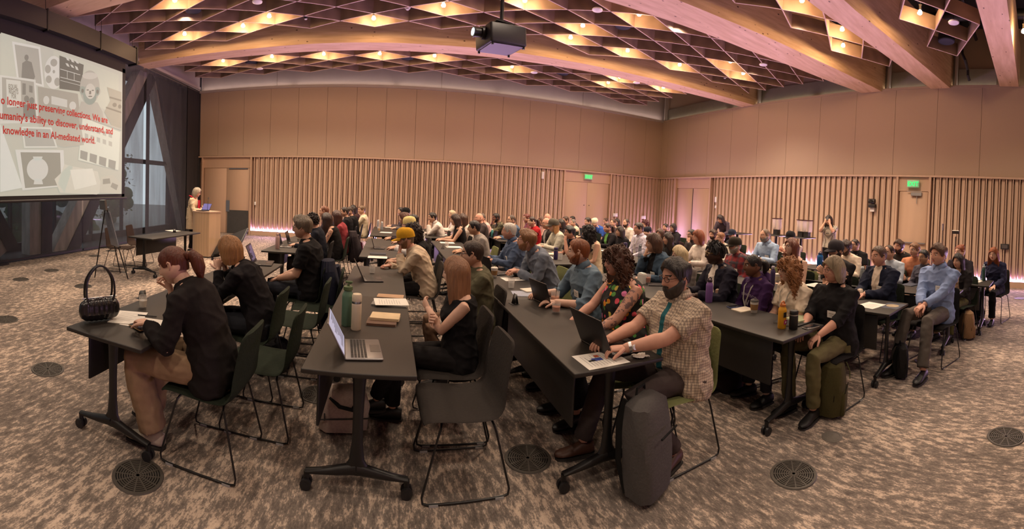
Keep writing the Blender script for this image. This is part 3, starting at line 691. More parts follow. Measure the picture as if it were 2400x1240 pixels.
slide_text("umanity's ability to discover, understand, and", (-2,278), (263,315), .205, RED, 'slide_lettering')
slide_text('knowledge in an AI-mediated world.', (6,313), (222,337), .205, RED, 'slide_lettering')
# ================================================================ TABLES AND CHAIRS
M_TOP = mat('charcoal_tabletop', (.021,.0165,.0135), rough=.52, scale=60, amt=.12, spec=.45)
M_EDGE = mat('table_edge', (.014,.012,.011), rough=.5)
M_LEGM = mat('table_leg_black', (.014,.013,.013), rough=.42, metal=.2)
TW = .61
def make_table(L_):
    """folding table, long side along +y, origin at its near window-side corner on the floor"""
    t = thing('flip_top_table', 'x', 'table', group='black conference tables set in rows')
    MB().rbox((TW/2,L_/2,.722), (TW,L_-.008,.026), r=.008, seg=2).build('tabletop', M_TOP, t, bevel=.002)
    MB().rbox((.075,L_/2,.52), (.016,L_-.30,.34), r=.006, seg=1).build('modesty_panel', M_EDGE, t)
    for yy in (.13, L_-.13):
        lg = MB()
        rings = []
        for z,w_,d_ in ((.705,.085,.05),(.62,.070,.045),(.45,.058,.04),(.30,.062,.04),(.20,.085,.042),(.145,.15,.045),(.12,.22,.04)):
            n=12; rings.append([(TW/2+w_/2*cos(2*pi*k/n), yy+d_/2*sin(2*pi*k/n), z) for k in range(n)])
        lg.rings(rings)
        for sx in (-1,1):
            lg.tube([(TW/2,yy,.15),(TW/2+sx*.10,yy,.13),(TW/2+sx*.2,yy,.112),(TW/2+sx*.285,yy,.10)], [(.035,.03),(.028,.026),(.018,.024),(.014,.022)], 10)
            lg.tube([(TW/2+sx*.28,yy,.10),(TW/2+sx*.28,yy,.045)], .016, 10)
        lg.box((TW/2,yy,.70), (.36,.05,.02))
        o = lg.build('leg', M_LEGM, t)
        for sx in (-1,1):
            MB().tube([(TW/2+sx*.28,yy-.028,.032),(TW/2+sx*.28,yy-.010,.032)], .032, 16).tube([(TW/2+sx*.28,yy+.010,.032),(TW/2+sx*.28,yy+.028,.032)], .032, 16).tube([(TW/2+sx*.28,yy-.03,.034),(TW/2+sx*.28,yy+.03,.034)], .016, 10).build('caster', M_BLKPL, o)
    return t
TPROTO = {}
def place_table(x, y0, y1, label, rz=0.):
    L_ = round((y1-y0)*20)/20
    if L_ not in TPROTO:
        t = TPROTO[L_] = make_table(L_)
    else: t = copy_tree(TPROTO[L_])
    t['label'] = label; t.location = (x,y0,0); t.rotation_euler.z = rz
    return t
ROWN = ['first','second','third','fourth','fifth','sixth','seventh']
ROWS = [(-1.93,[(1.91,3.45),(3.45,4.98),(5.96,7.5),(7.5,8.35),(9.4,10.6)]),
        (-.44,[(2.08,3.66),(3.66,5.2),(5.95,7.15),(7.15,8.4),(8.95,10.15),(10.15,11.35)]),
        (1.0,[(1.98,3.62),(3.62,5.05)]), (.84,[(5.5,6.95),(6.95,8.4)]), (.78,[(8.95,10.15),(10.15,11.3)]),
        (2.48,[(1.70,3.2),(3.2,4.75)]), (2.35,[(5.55,6.85),(6.85,8.15),(8.6,9.8)]),
        (3.78,[(1.37,2.87),(2.87,4.37)]), (3.62,[(5.5,6.9),(6.9,8.2)]),
        (5.02,[(.98,2.45),(2.45,3.9)]), (4.9,[(4.75,6.2),(6.2,7.6)]),
        (6.08,[(.67,2.1),(2.1,3.95)]), (6.05,[(4.4,5.8)])]
RID = [0,1,2,2,2,3,3,4,4,5,5,6,6]
DIST = ['nearest the camera','second from the camera','third from the camera','fourth from the camera','fifth from the camera','farthest back']
cntr = {}
for (x,ls),r in zip(ROWS, RID):
    for (y0,y1) in ls:
        k = cntr.get(r,0); cntr[r] = k+1
        place_table(x, y0, y1, 'black folding table in the %s row from the screen, %s' % (ROWN[r], DIST[k]))
place_table(-4.66, 6.28, 7.85, 'black table standing beside the podium with two chairs', radians(-8))

# --- chairs: upholstered shell on a wire sled
def chair_profile(s):
    """s 0..1 from the seat front to the top of the back: returns y (forward +), z"""
    pts = [(.235,.435),(.225,.452),(.15,.458),(0,.448),(-.12,.447),(-.185,.462),(-.222,.51),(-.238,.60),(-.252,.70),(-.268,.79),(-.278,.845)]
    f = s*(len(pts)-1); i = min(int(f), len(pts)-2); t = f-i
    p0 = pts[max(i-1,0)]; p1 = pts[i]; p2 = pts[i+1]; p3 = pts[min(i+2,len(pts)-1)]
    return tuple(.5*((2*b)+(-a+c)*t+(2*a-5*b+4*c-d)*t*t+(-a+3*b-3*c+d)*t**3) for a,b,c,d in zip(p0,p1,p2,p3))
def chair_shell(s0, s1, n):
    rings = []; TH = .026
    for i in range(n+1):
        s = s0 + (s1-s0)*i/n; y,z = chair_profile(s); y2,z2 = chair_profile(min(s+.01,1)); y1,z1 = chair_profile(max(s-.01,0))
        ty,tz = y2-y1, z2-z1; l = hypot(ty,tz) or 1; ny,nz = tz/l, -ty/l       # outward (below / behind)
        w_ = .235 - (.045*max(0,(s-.5)/.5)**1.2)
        if s > .93: w_ *= sqrt(max(.0,1-((s-.93)/.072)**2*.35))
        if s < .06: w_ *= 1-.12*(1-s/.06)**2
        wrap = .022*min(1,max(0,(s-.45)*4))
        k = 20; ring = []
        for j in range(k):
            a = 2*pi*j/k; cx, cn = cos(a), sin(a)
            sx = (abs(cx)**.5)*(1 if cx>0 else -1)*w_; off = cn*TH/2
            lift = wrap*(abs(sx)/.235)**2.5
            ring.append((sx, y + ny*(lift) + ny*off, z + nz*(lift) + nz*off))
        rings.append(ring)
    return rings
M_CH = {'green': cloth('chair_green', (36,43,33), scale=60, amt=.10), 'charcoal': cloth('chair_charcoal', (52,47,44), scale=60, amt=.10), 'black': cloth('chair_black', (30,27,27), scale=60, amt=.1), 'sage': cloth('chair_sage', (118,122,80), scale=60, amt=.10), 'brown': cloth('chair_brown', (48,34,27), scale=60, amt=.1)}
CHP = {}
def make_chair(kind):
    t = thing('sled_chair', 'x', 'chair', group='upholstered sled chairs')
    MB().rings(chair_shell(0,.52,16), 0, True).build('seat', M_CH[kind], t)
    MB().rings(chair_shell(.515,1,16), 0, True).build('backrest', M_CH[kind], t)
    for sx in (-1,1):
        x = sx*.205; f = MB()
        f.tube([(sx*.10,.12,.425),(sx*.17,.13,.425),(x,.14,.405),(x+sx*.005,.155,.36),(x+sx*.03,.235,.05),(x+sx*.03,.23,.018),(x+sx*.03,.20,.009),(x+sx*.03,0,.009),(x+sx*.03,-.22,.009),(x+sx*.03,-.25,.018),(x+sx*.03,-.255,.05),(x+sx*.005,-.175,.36),(x,-.16,.405),(sx*.17,-.15,.425),(sx*.10,-.14,.425)], .0065, 8)
        o = f.build('leg', M_LEGM, t)
        for yy in (.17,-.2): MB().box((x+sx*.03,yy,.006), (.018,.05,.012)).build('glide', glassmat('clear_glide',(.6,.6,.6,1),.3,.6), o)
    for yy in (.12,-.14): MB().tube([(-.10,yy,.428),(.10,yy,.428)],.0065,6).build('cross_bar', M_LEGM, t)
    return t
def place_chair(x, y, head, kind, label, near=True):
    """head: direction the sitter faces, degrees; 90 faces the window wall"""
    if kind not in CHP: t = CHP[kind] = make_chair(kind)
    else: t = copy_tree(CHP[kind])
    t['label'] = label; t['group'] = 'upholstered sled chairs'
    t.location = (x,y,0); t.rotation_euler.z = radians(head); return t

# floor grilles
M_GRL = mat('floor_grille_metal', (.08,.068,.056), rough=.6)
M_HOLE = mat('grille_void', (.006,.005,.005), rough=1)
def grille():
    t = thing('floor_grille', 'x', 'floor grille', group='round floor air grilles')
    MB().lathe([(.001,.002),(.135,.002)], 40, cap=False).build('well', M_HOLE, t)
    g = MB()
    for i in range(9):
        r = .018+i*.0145; g.lathe([(r-.0035,.002),(r-.0035,.006),(r+.0035,.006),(r+.0035,.002)], 40, cap=False)
    g.lathe([(.136,.001),(.136,.007),(.148,.007),(.152,.001)], 40, cap=False)
    for k in range(6):
        a = k*pi/6; g.box((0,0,.004), (.27,.008,.005), rz=a)
    g.build('ring', M_GRL, t); return t
gp = None
GR = [(323,1116,'in front of the row-one table with the handbag'),(112,866,'at the left edge beside the handbag table'),(745,925,'half hidden behind the grey tote bag'),(1237,1075,'between the empty charcoal chair and the bearded man'),(1860,1112,'in the open carpet at the lower right'),(2358,1024,'at the right frame edge'),(15,749,'at the left frame edge'),(49,655,'nearest the left frame edge below the screen'),(195,671,'beside the easel feet'),(121,634,'midway between the screen and the handbag'),(222,600,'close to the window shade behind the easel'),(262,588,'behind the two dark stage chairs'),(2392,700,'at the right edge near the back')]
for px,py,lb in GR:
    p = atz(px,py,0)
    if gp is None: gp = o = grille()
    else: o = copy_tree(gp)
    o['label'] = 'round dark floor grille ' + lb; o.location = (p.x,p.y,0); o.rotation_euler.z = px
for px,py,lb in ((1950,1024,'round flush floor box cover in the carpet at the right'),(185,638,'pale round floor cover near the easel')):
    p = atz(px,py,0); o = MB().lathe([(.001,.005),(.075,.005),(.08,.001)], 32, cap=False).lathe([(.06,.005),(.062,.007),(.066,.005)],32,cap=False).build('floor_box_cover', mat('floor_cover', (.14,.12,.10), rough=.8), loc=(p.x,p.y,0)); tag(o, lb, 'floor cover')
# empty chairs
EMPTY = [(.45,2.38,92,'charcoal','empty charcoal chair at the near end of the second row'),(-.86,2.78,90,'green','empty dark green chair right of the woman in the black blazer'),
 (-.82,3.75,90,'green','empty dark green chair right of the blonde woman'),(-.75,4.28,95,'green','empty dark green chair near the man in the black T-shirt'),
 (1.72,2.42,70,'sage','empty sage chair between the bearded man and the floral dress'),(1.75,3.05,100,'sage','empty sage chair beside the red-haired man'),(1.62,3.85,95,'sage','empty sage chair behind the blue-grey shirts'),
 (1.15,6.6,90,'sage','empty sage chair behind the third row tables'),(4.75,3.55,80,'sage','empty sage chair behind the auburn-haired woman'),(4.9,3.2,80,'sage','second empty sage chair behind the auburn-haired woman'),(5.95,3.1,80,'green','empty dark green chair behind the man in glasses'),(1.6,4.75,90,'sage','empty sage chair near the white-haired man'),
 (-5.05,6.55,-75,'brown','empty dark brown chair nearer the easel'),(-5.05,7.25,-75,'brown','empty dark brown chair nearer the podium')]
for x,y,h,k,lb in EMPTY: place_chair(x,y,h,k,lb)
# ================================================================ PEOPLE: generator
SKIN = {'light': (198,154,130), 'pink': (204,152,130), 'fair': (212,170,148), 'tan': (170,122,94), 'olive': (184,138,110), 'brown': (110,72,54), 'dark': (68,44,34), 'asian': (192,148,118)}
def skinmat(k): return mat('skin_'+k, srgb(*SKIN[k]), rough=.55, scale=30, amt=.06, bump=.05, spec=.35)
M_EYEW = mat('eye_white', (.6,.55,.5), rough=.25, amt=.03); M_IRIS = mat('eye_iris', (.03,.02,.015), rough=.15)
def lipmat(k): c = SKIN[k]; return mat('lip_'+k, srgb(int(c[0]*.85), int(c[1]*.62), int(c[2]*.62)), rough=.45, amt=.05)
def hairmat(rgb): return mat('hair_%d_%d_%d' % rgb, srgb(*rgb), rough=.42, kind='hair', scale=26, amt=.32, bump=1., stretch=(3,3,.3), spec=.45)
def g2(x, z, cx, cz, sx, sz): return exp(-((x-cx)/sx)**2 - ((z-cz)/sz)**2)
def head_pt(th, ph, fat=0.):
    dx, dy, dz = sin(th)*cos(ph), cos(th)*cos(ph), sin(ph)
    x, y, z = .0755*dx, .098*dy, .117*dz
    if z < 0:
        t = -z/.117; x *= 1 - (.30-fat)*t**2.2; y = y*(1-.04*t) if y > 0 else y*(1-.42*t)
        # a fuller jaw than an ellipsoid's
        q = sqrt(max(0, 1-dz*dz)); k = min(1.30, 1 + .42*t*(1-t)*1.6); x *= k; y *= (1+.22*t*t) if y > 0 else 1
        y += .016*t**2
    if y > 0:
        ax = abs(x); fl = min(1, y/.06)
        nz_ = 0
        if .022 > z > -.042: nz_ = (.006 + .019*((.022-z)/.052)) if z > -.030 else .025*max(0, 1-((-.030-z)/.012))**.6
        y += fl*nz_*exp(-(x/(.008+.006*max(0,(.02-z)/.05)))**2)
        y += fl*(.005*g2(x,z,0,.030,.045,.010) - .010*(g2(ax,z,.031,.009,.014,.010)) + .004*g2(ax,z,.042,-.022,.018,.016))
        y += fl*(.0055*g2(x,z,0,-.052,.020,.005) + .0055*g2(x,z,0,-.063,.017,.005) - .0045*g2(x,z,0,-.0575,.022,.0022) - .004*g2(x,z,0,-.074,.02,.006) + .008*g2(x,z,0,-.095,.018,.014))
    return x, y, z
def add_head(mb, M, hi=True, fat=0., brows=True, ears=True):
    nu, nv = (72, 58) if hi else (44, 38)
    def th_(u):                                   # denser at the face
        a = 2*pi*u; return a - .62*sin(a)
    vs = []; 
    for j in range(nv):
        ph = -pi/2*.985 + pi*.985*j/(nv-1)
        for i in range(nu): vs.append(head_pt(th_(i/nu), ph, fat))
    fs = []; ms = []
    for j in range(nv-1):
        for i in range(nu):
            f = (j*nu+i, j*nu+(i+1)%nu, (j+1)*nu+(i+1)%nu, (j+1)*nu+i)
            cx = sum(vs[k][0] for k in f)/4; cy = sum(vs[k][1] for k in f)/4; cz = sum(vs[k][2] for k in f)/4
            m_ = 0
            if cy > .07 and abs(cx) < .023*(1-abs(cz+.0575)/.02) and -.069 < cz < -.048: m_ = 1
            elif brows and cy > .05 and .014 < abs(cx) < .050 and abs(cz-(.030-.10*max(0,abs(cx)-.035))) < .0042: m_ = 4
            fs.append(f); ms.append(m_)
    b = len(mb.v); mb.v += [tuple(M @ Vector(v)) for v in vs]
    for f,m_ in zip(fs, ms): mb.f.append(tuple(k+b for k in f)); mb.m.append(m_); mb.sm.append(True)
    for sx in (-1,1):
        mb.ball((sx*.031,.0775,.009), .0125, 10, 2, M); mb.ball((sx*.031,.0835,.009), .0078, 8, 3, M)
        if hi: mb.tube([Vector((sx*.019,.0865,.010)),Vector((sx*.031,.0925,.0155)),Vector((sx*.044,.084,.011))], .0022, 6, 0, M)
        if not ears: continue
        # ear: a curled rim with a lobe
        mb.tube([(sx*.070,.012,-.028),(sx*.079,.004,-.020),(sx*.084,-.010,.0),(sx*.084,-.012,.018),(sx*.080,0,.027),(sx*.074,.012,.018),(sx*.071,.012,.0)], [.005,.0065,.0065,.006,.0055,.005,.004], 8, 0, M)
        mb.ball((sx*.075,.002,.0), .012, 8, 0, M, (.5,1,1.7))
def add_hand(mb, W, D, Nn, side, curl=.5, hi=True, sc=1., spread=.10):
    """palm with four unequal fingers and a thumb leaving its side; Nn = direction the palm faces"""
    D = D.normalized(); Nn = (Nn - D*Nn.dot(D)).normalized(); U = D.cross(Nn)*side      # U points to the thumb side
    n = 8 if hi else 6
    pr = [(0,.026,.019),(.02,.030,.019),(.05,.040,.017),(.08,.042,.014),(.092,.038,.010)]
    rings = [[W + D*(a*sc) + U*(b*sc*cos(2*pi*k/12)) + Nn*(c*sc*sin(2*pi*k/12)) for k in range(12)] for a,b,c in pr]
    mb.rings(rings)
    for i,(off,ln,r) in enumerate(((.030,.068,.0092),(.011,.077,.0095),(-.009,.072,.0090),(-.028,.056,.0080))):
        base = W + D*(.082*sc) + U*(off*sc); dr = (D + U*(off*spread*20)).normalized(); pts = [base - dr*.012*sc]; p = base; a = curl*.55
        pts.append(p)
        for s_ in (.42,.32,.26):
            d2 = (dr*cos(a) + Nn*sin(a)); p = p + d2*(ln*s_*sc); pts.append(p); a += curl*(.75 + .1*i)
        mb.tube(pts, [r*.9*sc, r*sc, r*sc, r*.92*sc, r*.70*sc], n)
    tb = W + D*(.020*sc) + U*(.026*sc); td = (D*.62 + U*.72 + Nn*.25).normalized(); p1 = tb + td*.036*sc; d2 = (D*.85 + U*.30 + Nn*(.2+.4*curl)).normalized(); p2 = p1 + d2*.032*sc; p3 = p2 + (d2 + Nn*.3*curl).normalized()*.024*sc
    mb.tube([tb - td*.01, tb, p1, p2, p3], [.012*sc,.013*sc,.0115*sc,.0100*sc,.0075*sc], n)
def ik(S, W, l1, l2, pole):
    d = W - S; L_ = d.length
    if L_ > (l1+l2)*.985: W = S + d*((l1+l2)*.985/L_); d = W-S; L_ = d.length
    if L_ < abs(l1-l2)+.04: L_ = abs(l1-l2)+.04
    a = (l1*l1 - l2*l2 + L_*L_)/(2*L_); h = sqrt(max(1e-6, l1*l1-a*a)); n = d.normalized()
    q = (pole - n*pole.dot(n)).normalized(); return S + n*a + q*h, W
POSE = {  # right wrist, left wrist, pole of each elbow, curl, palm normal
 'table': ((.10,.33,.765),(-.10,.34,.765),.55), 'clasp': ((.045,.34,.77),(-.05,.33,.775),1.2), 'type': ((.085,.36,.775),(-.085,.36,.775),.75),
 'lap': ((.10,.24,.635),(-.10,.25,.635),.6), 'chin': ((.10,.33,.765),'C',1.3), 'chinR': ('C',(-.12,.30,.765),1.3), 'pray': ('C','C',1.4),
 'cross': ((-.09,.15,.86),(.09,.17,.89),.7), 'wide': ((.16,.34,.765),(-.18,.34,.765),.5)}
JOBS = []     # (object, voxel, smooth iterations, callback)
class Person: pass
PLACED = []
ROWX = {(710,532):-.98,(760,496):-1.42,(408,620):-1.32,(540,588):-1.33,(1070,640):.487,(1108,595):.75,(1585,648):1.80,(1447,612):1.76,(1357,590):1.74,(1236,562):1.62,(1194,542):1.72,(1955,632):3.17,(1850,632):3.08,(1765,622):3.08,(1677,594):3.05,(1594,598):3.1,(1533,570):3.05,(1336,545):3.05,(1298,529):3.05,(1281,524):3.1,(1380,545):3.05,(1247,519):3.05,
 (1497,536):4.5,(1424,534):4.5,(1454,543):4.55,(1468,523):5.8,(1517,547):5.6,(1548,548):5.2,(1566,560):4.5,(1637,556):4.55,(1672,550):6.35,(1689,558):5.6,(1716,550):6.9,(1723,576):4.5,(1793,552):5.9,(1853,557):6.85,(1856,580):4.55,(1960,588):4.6,(1983,580):5.8,(2004,574):6.85,
 (2061,600):4.5,(2084,592):5.8,(2107,578):6.85,(2165,602):5.8,(2200,597):4.66,(2247,612):5.75,(2251,580):6.9,(2329,596):6.8, (1560,534):7.4, (1270,518):3.7, (1437,523):5.95, (1316,524):4, (1447,520):6.95, (1378,520):4.9, (1343,524):5.1, (1326,517):4.5, (1342,515):5.3, (1621,550):5.65, (1393,523):5.3, (1578,534):6.7, (1420,519):6.3, (1283,510):4.3}
def torso_frame(p):
    """spine points s -> (position, up direction, forward direction)"""
    def at(s):
        n = 14; pos = Vector((0,p.py,p.pz)); ds = s/n
        for i in range(n):
            q = (i+.5)*ds; a = radians(p.lean)*(.35+.65*min(1,max(0,q)/.30)) + radians(p.slump)*max(0,q-.25)/.25
            pos += Vector((0,sin(a),cos(a)))*ds
        a = radians(p.lean)*(.35+.65*min(1,max(0,s)/.30)) + radians(p.slump)*max(0,s-.25)/.25
        return pos, Vector((0,sin(a),cos(a))), Vector((0,cos(a),-sin(a)))
    return at
def rings_torso(p, off, s_lo, s_hi, neck=True, hem=1.):
    g, f = p.girth, p.female
    T = [(-.13,.178,.128,0),(-.06,.190,.140,-.004),(.0,.184,.136,-.004),(.08,.170,.126,.0),(.15,.164 if not f else .146,.120,.004),(.24,.172 if not f else .152,.124,.006),
         (.32,.184 if not f else .162,.130 if not f else .132,.008 if not f else .016),(.40,.190 if not f else .166,.118,.0),(.455,.168 if not f else .146,.094,-.004),(.49,.105,.070,-.006),(.52,.058,.056,-.002),(.56,.050,.053,.004)]
    at = p.at; out = []
    for s,rx,ry,yo in T:
        if s < s_lo-.001 or s > s_hi+.001: continue
        c,u,fw = at(s); gx = g if s < .45 else 1
        rx, ry = rx*gx*p.wid + off, ry*gx + off
        if g > 1.05 and .02 < s < .25: ry += (g-1)*.10; yo += (g-1)*.06
        c = c + fw*yo; n = 20
        out.append([c + Vector((1,0,0))*(rx*cos(2*pi*k/n)) + fw*(ry*(abs(sin(2*pi*k/n))**.9)*(1 if sin(2*pi*k/n)>0 else -1)) for k in range(n)])
    return out
def build_person(label, px=None, py=None, top=(40,40,44), sleeve='long', hair='short', hc=(40,28,20), skin='light', pose='table', female=False, girth=1., lean=8, slump=14,
                 heading=90, gaze=None, pitch=-4, pants=(38,36,38), shoes=(22,20,20), hi=0, seat=True, chair=None, glasses=None, beard=None, cap=None, badge=False, jacket=None, tie=None,
                 pattern=None, hlen=.16, wid=1., legs=None, RW=None, LW=None, polR=None, polL=None, curl=None, size=1., at_xy=None, hz=None, lanyard=False, collar=False, cat='person', group='seated audience', chlabel=None, extra=None, skirt=None, NR=None, NL=None, scarf=None, hood=False, chair_off=(0,0), chair_rot=0, DL=None, DR=None, neckw=.0, tiltz=0, watch=None, tattoo=None, baggy=0.):
    p = Person(); p.lean, p.slump, p.female, p.girth, p.wid = lean, slump, female, girth, wid*(1. if not female else .95)
    p.pz = .555 if seat else .93; p.py = -.07 if seat else 0.
    p.at = torso_frame(p); at = p.at
    nb,u,fw = at(.535)
    up_ = Vector((0,0,1)); hd = (u*.4+up_*.6).normalized()
    hc_ = nb + hd*.105 + fw*.022                   # head centre
    # placement
    if (px,py) in ROWX and at_xy is None:
        q = atx(px, py, ROWX[(px,py)]*(1.04 if ROWX[(px,py)] > 2.9 else 1)); size = max(.90, min(1.06, q.z/hc_.z))
        if abs(q.z/hc_.z - size) > .02: q = (q + atz(px, py, hc_.z*size))/2
    elif at_xy is None: q = atz(px, py, hc_.z*size)
    else: q = Vector((at_xy[0], at_xy[1], 0))
    if gaze is None: gaze = math.degrees(atan2(-(-4.6 - q.x), 8.6 - q.y)); gaze = 90 + (gaze-90)*.75
    H = radians(heading); R3 = Matrix.Rotation(H,3,'Z')
    off = R3 @ Vector((hc_.x, hc_.y, 0))*size
    loc = Vector((q.x,q.y,0)) - off if at_xy is None else Vector((q.x,q.y,0))
    PLACED.append((label[:40], loc.x, loc.y))
    t = thing('person', label, cat, (loc.x,loc.y,0), H, group, scale=size)
    yaw = radians(max(-65, min(65, gaze-heading)))
    HM = Matrix.Translation(hc_) @ Matrix.Rotation(yaw,4,'Z') @ Matrix.Rotation(radians(pitch),4,'X') @ Matrix.Rotation(radians(tiltz),4,'Y')
    HMs = HM @ Matrix.Diagonal((.97,.97,.97,1)) if female else HM
    vox = {2:.0085, 1:.0125, 0:.017}[hi]
    # joints
    shw = (.186 if not female else .162)*wid
    sc_,su,sf = at(.418)
    J = {}
    ps = POSE[pose]
    for sd,nm,Wt,pol in ((1,'R',RW or ps[0],polR),(-1,'L',LW or ps[1],polL)):
        S = sc_ + Vector((sd*shw,0,.0)) + su*.005 - sf*.01
        if Wt == 'C': Wt = HM @ Vector((sd*.055*(1 if pose=='pray' else .8), .105, -.150))
        elif Wt == 'F': Wt = HM @ Vector((sd*.06,.13,-.06))
        Wv = Vector(Wt); pl = Vector(pol) if pol else (Vector((sd*.55,-.35,-1)) if pose != 'cross' else Vector((sd*.9,-.1,-1)))
        l1, l2 = (.285,.25) if not female else (.265,.235)
        E_, W2 = ik(S, Wv, l1, l2, pl); J[nm] = (S,E_,W2,sd)
    # ---- body: torso core, arms, neck, legs in one closed surface
    b = MB(); b.rings(rings_torso(p, -.012, -.13, .56))
    b.tube([nb - u*.05, nb + hd*.02, hc_ - hd*.05 + fw*.004, hc_ - hd*.02], [.056+neckw,.052+neckw,.050+neckw,.04], 16)
    for nm in 'RL':
        S,E_,W2,sd = J[nm]; k = .90 if female else 1.
        b.tube([S - Vector((sd*.05,0,0)), S, S.lerp(E_,.3), S.lerp(E_,.7), E_, E_.lerp(W2,.25), E_.lerp(W2,.6), W2, W2+(W2-E_).normalized()*.02], [r*k*(1 if girth<1.1 else 1.08) for r in (.038,.050,.051,.044,.041,.045,.037,.028,.022)], 14)
    lg = legs or {}
    kn = {}; 
    for sd,nm in ((1,'R'),(-1,'L')):
        hp = Vector((sd*.09,p.py+.02,p.pz-.015)) if seat else Vector((sd*.085,0,p.pz-.06))
        if seat:
            K = Vector(lg.get('K'+nm, (sd*.13,.40,.53))); A = Vector(lg.get('A'+nm, (sd*.12,.40+lg.get('f'+nm,random.uniform(-.12,.05)),.095)))
        else: K = Vector(lg.get('K'+nm,(sd*.10,.03,.50))); A = Vector(lg.get('A'+nm,(sd*.10,-.01,.09)))
        kn[nm] = (hp,K,A,sd)
        b.tube([hp, hp.lerp(K,.5), K, K.lerp(A,.3), A], [.078,.066,.052,.052,.033], 12)
    if not skirt: pass
    ob = b.build('body', [skinmat(skin)], t)
    hi_h = hi >= 1
    def fin_body(me, J=J, HMs=HMs, hi=hi, skin=skin, hc=hc, pose=pose, curl=curl, ps=ps, fat=.08 if girth>1.1 else (0 if female else .04), hair=hair, NR=NR, NL=NL, DR=DR, DL=DL, tattoo=tattoo):
        m = MB(); m.v = [tuple(v.co) for v in me.vertices]; m.f = [tuple(q.vertices) for q in me.polygons]; m.m = [0]*len(m.f); m.sm = [True]*len(m.f)
        if tattoo:
            S,E_,W2,sd = J['L']
            for i_,f_i in enumerate(m.f):
                c = Vector(m.v[f_i[0]]); 
                for A_,B_ in ((S,E_),(E_,W2)):
                    d_ = B_-A_; tt = max(0,min(1,(c-A_).dot(d_)/d_.length_squared))
                    if (c-(A_+d_*tt)).length < .075 and .1 < tt < .9 and (A_ is S or tattoo > 1) and noise.noise(c*46) > .12: m.m[i_] = 5
        add_head(m, HMs, hi >= 1, fat, True, hair not in ('long','bob','wavy','longcurly'))
        for nm in 'RL':
            S,E_,W2,sd = J[nm]; D = (W2-E_).normalized()
            Nn = Vector((0,0,-1))
            if W2.z > .95: D = Vector((-sd*.35,-.15,1)) + D*.3; Nn = Vector((-sd*.3,-1,.1))
            elif pose == 'cross': Nn = Vector((0,-1,-.2))
            elif W2.z > .7 and abs(W2.z-.78) < .05: D = Vector((D.x, D.y, min(D.z,0)*.25))
            if nm=='R' and NR: Nn = Vector(NR)
            if nm=='L' and NL: Nn = Vector(NL)
            if nm=='R' and DR: D = Vector(DR)
            if nm=='L' and DL: D = Vector(DL)
            add_hand(m, W2, D, Nn, -sd if Nn.z < -.5 or True else sd, curl if curl is not None else ps[2], hi >= 1, .93 if p.female else 1.)
        return m.mesh('body', [skinmat(skin), lipmat(skin), M_EYEW, M_IRIS, hairmat(tuple(int(c*.75) for c in hc) if hair != 'bald' else (90,70,60)), mat('tattoo_ink', srgb(128,98,94), rough=.6)])
    JOBS.append((ob, max(vox, .009), 3, fin_body, 0))
    # ---- top garment
    tcol = cloth('top_%d_%d_%d' % top, top) if not pattern else pattern
    gm = MB(); low = -.13 if seat else -.12
    gm.rings(rings_torso(p, .008 if not jacket else .016, low, .49 if sleeve != 'none' else .455))
    nk = at(.50)[0]
    gm.tube([at(.44)[0], at(.49)[0], at(.518)[0]-fw*.004], [.092,.078,.068], 14)
    for nm in 'RL':
        S,E_,W2,sd = J[nm]; k = .93 if female else 1.; e = .012 if jacket is None else .018
        if sleeve == 'long': pts = [S-Vector((sd*.07,0,-.005)),S,S.lerp(E_,.35),S.lerp(E_,.75),E_,E_.lerp(W2,.35),E_.lerp(W2,.75),E_.lerp(W2,.93)]; rs = [.055,.058,.056,.051,.050,.048,.042,.039]
        elif sleeve == 'mid': pts = [S-Vector((sd*.07,0,-.005)),S,S.lerp(E_,.35),S.lerp(E_,.75),E_,E_.lerp(W2,.20),E_.lerp(W2,.3)]; rs = [.055,.057,.055,.050,.049,.050,.050]
        elif sleeve == 'short': pts = [S-Vector((sd*.07,0,-.005)),S,S.lerp(E_,.35),S.lerp(E_,.72)]; rs = [.055,.059,.061,.064]
        elif sleeve == 'cap': pts = [S-Vector((sd*.07,0,-.005)),S,S.lerp(E_,.22)]; rs = [.056,.058,.058]
        else: pts = [S-Vector((sd*.085,0,.02)),S-Vector((sd*.045,0,.006))]; rs = [.05,.042]
        gm.tube(pts, [r*k+e*.7 for r in rs], 14)
    mats_ = [tcol, cloth('top_%d_%d_%d' % jacket, jacket) if jacket else tcol, cloth('tie_%d_%d_%d' % tie, tie) if tie else tcol]
    og = gm.build('jacket' if jacket and top != jacket and jacket == top else ('jacket' if jacket else 'top'), mats_, t)
    seedv = Vector((len(JOBS)*3.7, 1.3, 0))
    def fin_top(me, at=at, jacket=jacket, tie=tie, mats_=mats_, seedv=seedv, hi=hi, pw=.055):
        nrm = [v.normal.copy() for v in me.vertices]
        for v,n in zip(me.vertices, nrm):
            c = v.co; a = noise.noise(Vector((c.x*7,c.y*7,c.z*13))+seedv)*.0055 + noise.noise(Vector((c.x*21,c.y*21,c.z*30))+seedv)*.004
            if hi == 2:
                r_ = 1-abs(noise.noise(Vector((c.x*9+c.z*4,c.y*9-c.z*5,c.z*9))+seedv*2)); a += (r_**4)*.011-.004
            v.co = c + n*a
        if jacket or tie:
            c0,u0,f0 = at(.3)
            for q in me.polygons:
                c = q.center; s = (c-Vector((0,at(0)[0].y,at(0)[0].z))).dot(u0)
                d = (c - at(max(-.1,min(.5,s)))[0]).dot(f0)
                if d > .045:
                    if jacket and abs(c.x) > pw + max(0,(.30-s))*.06: q.material_index = 1
                    if tie and abs(c.x) < .018 + .016*max(0,(.42-s))/.4 and s < .47 and s > .05: q.material_index = 2
                elif jacket: q.material_index = 1
        return me
    JOBS.append((og, vox, 4 if hi else 3, fin_top, 1))
    # ---- trousers or skirt
    pm = MB(); pm.rings(rings_torso(p, .004, -.13, .03))
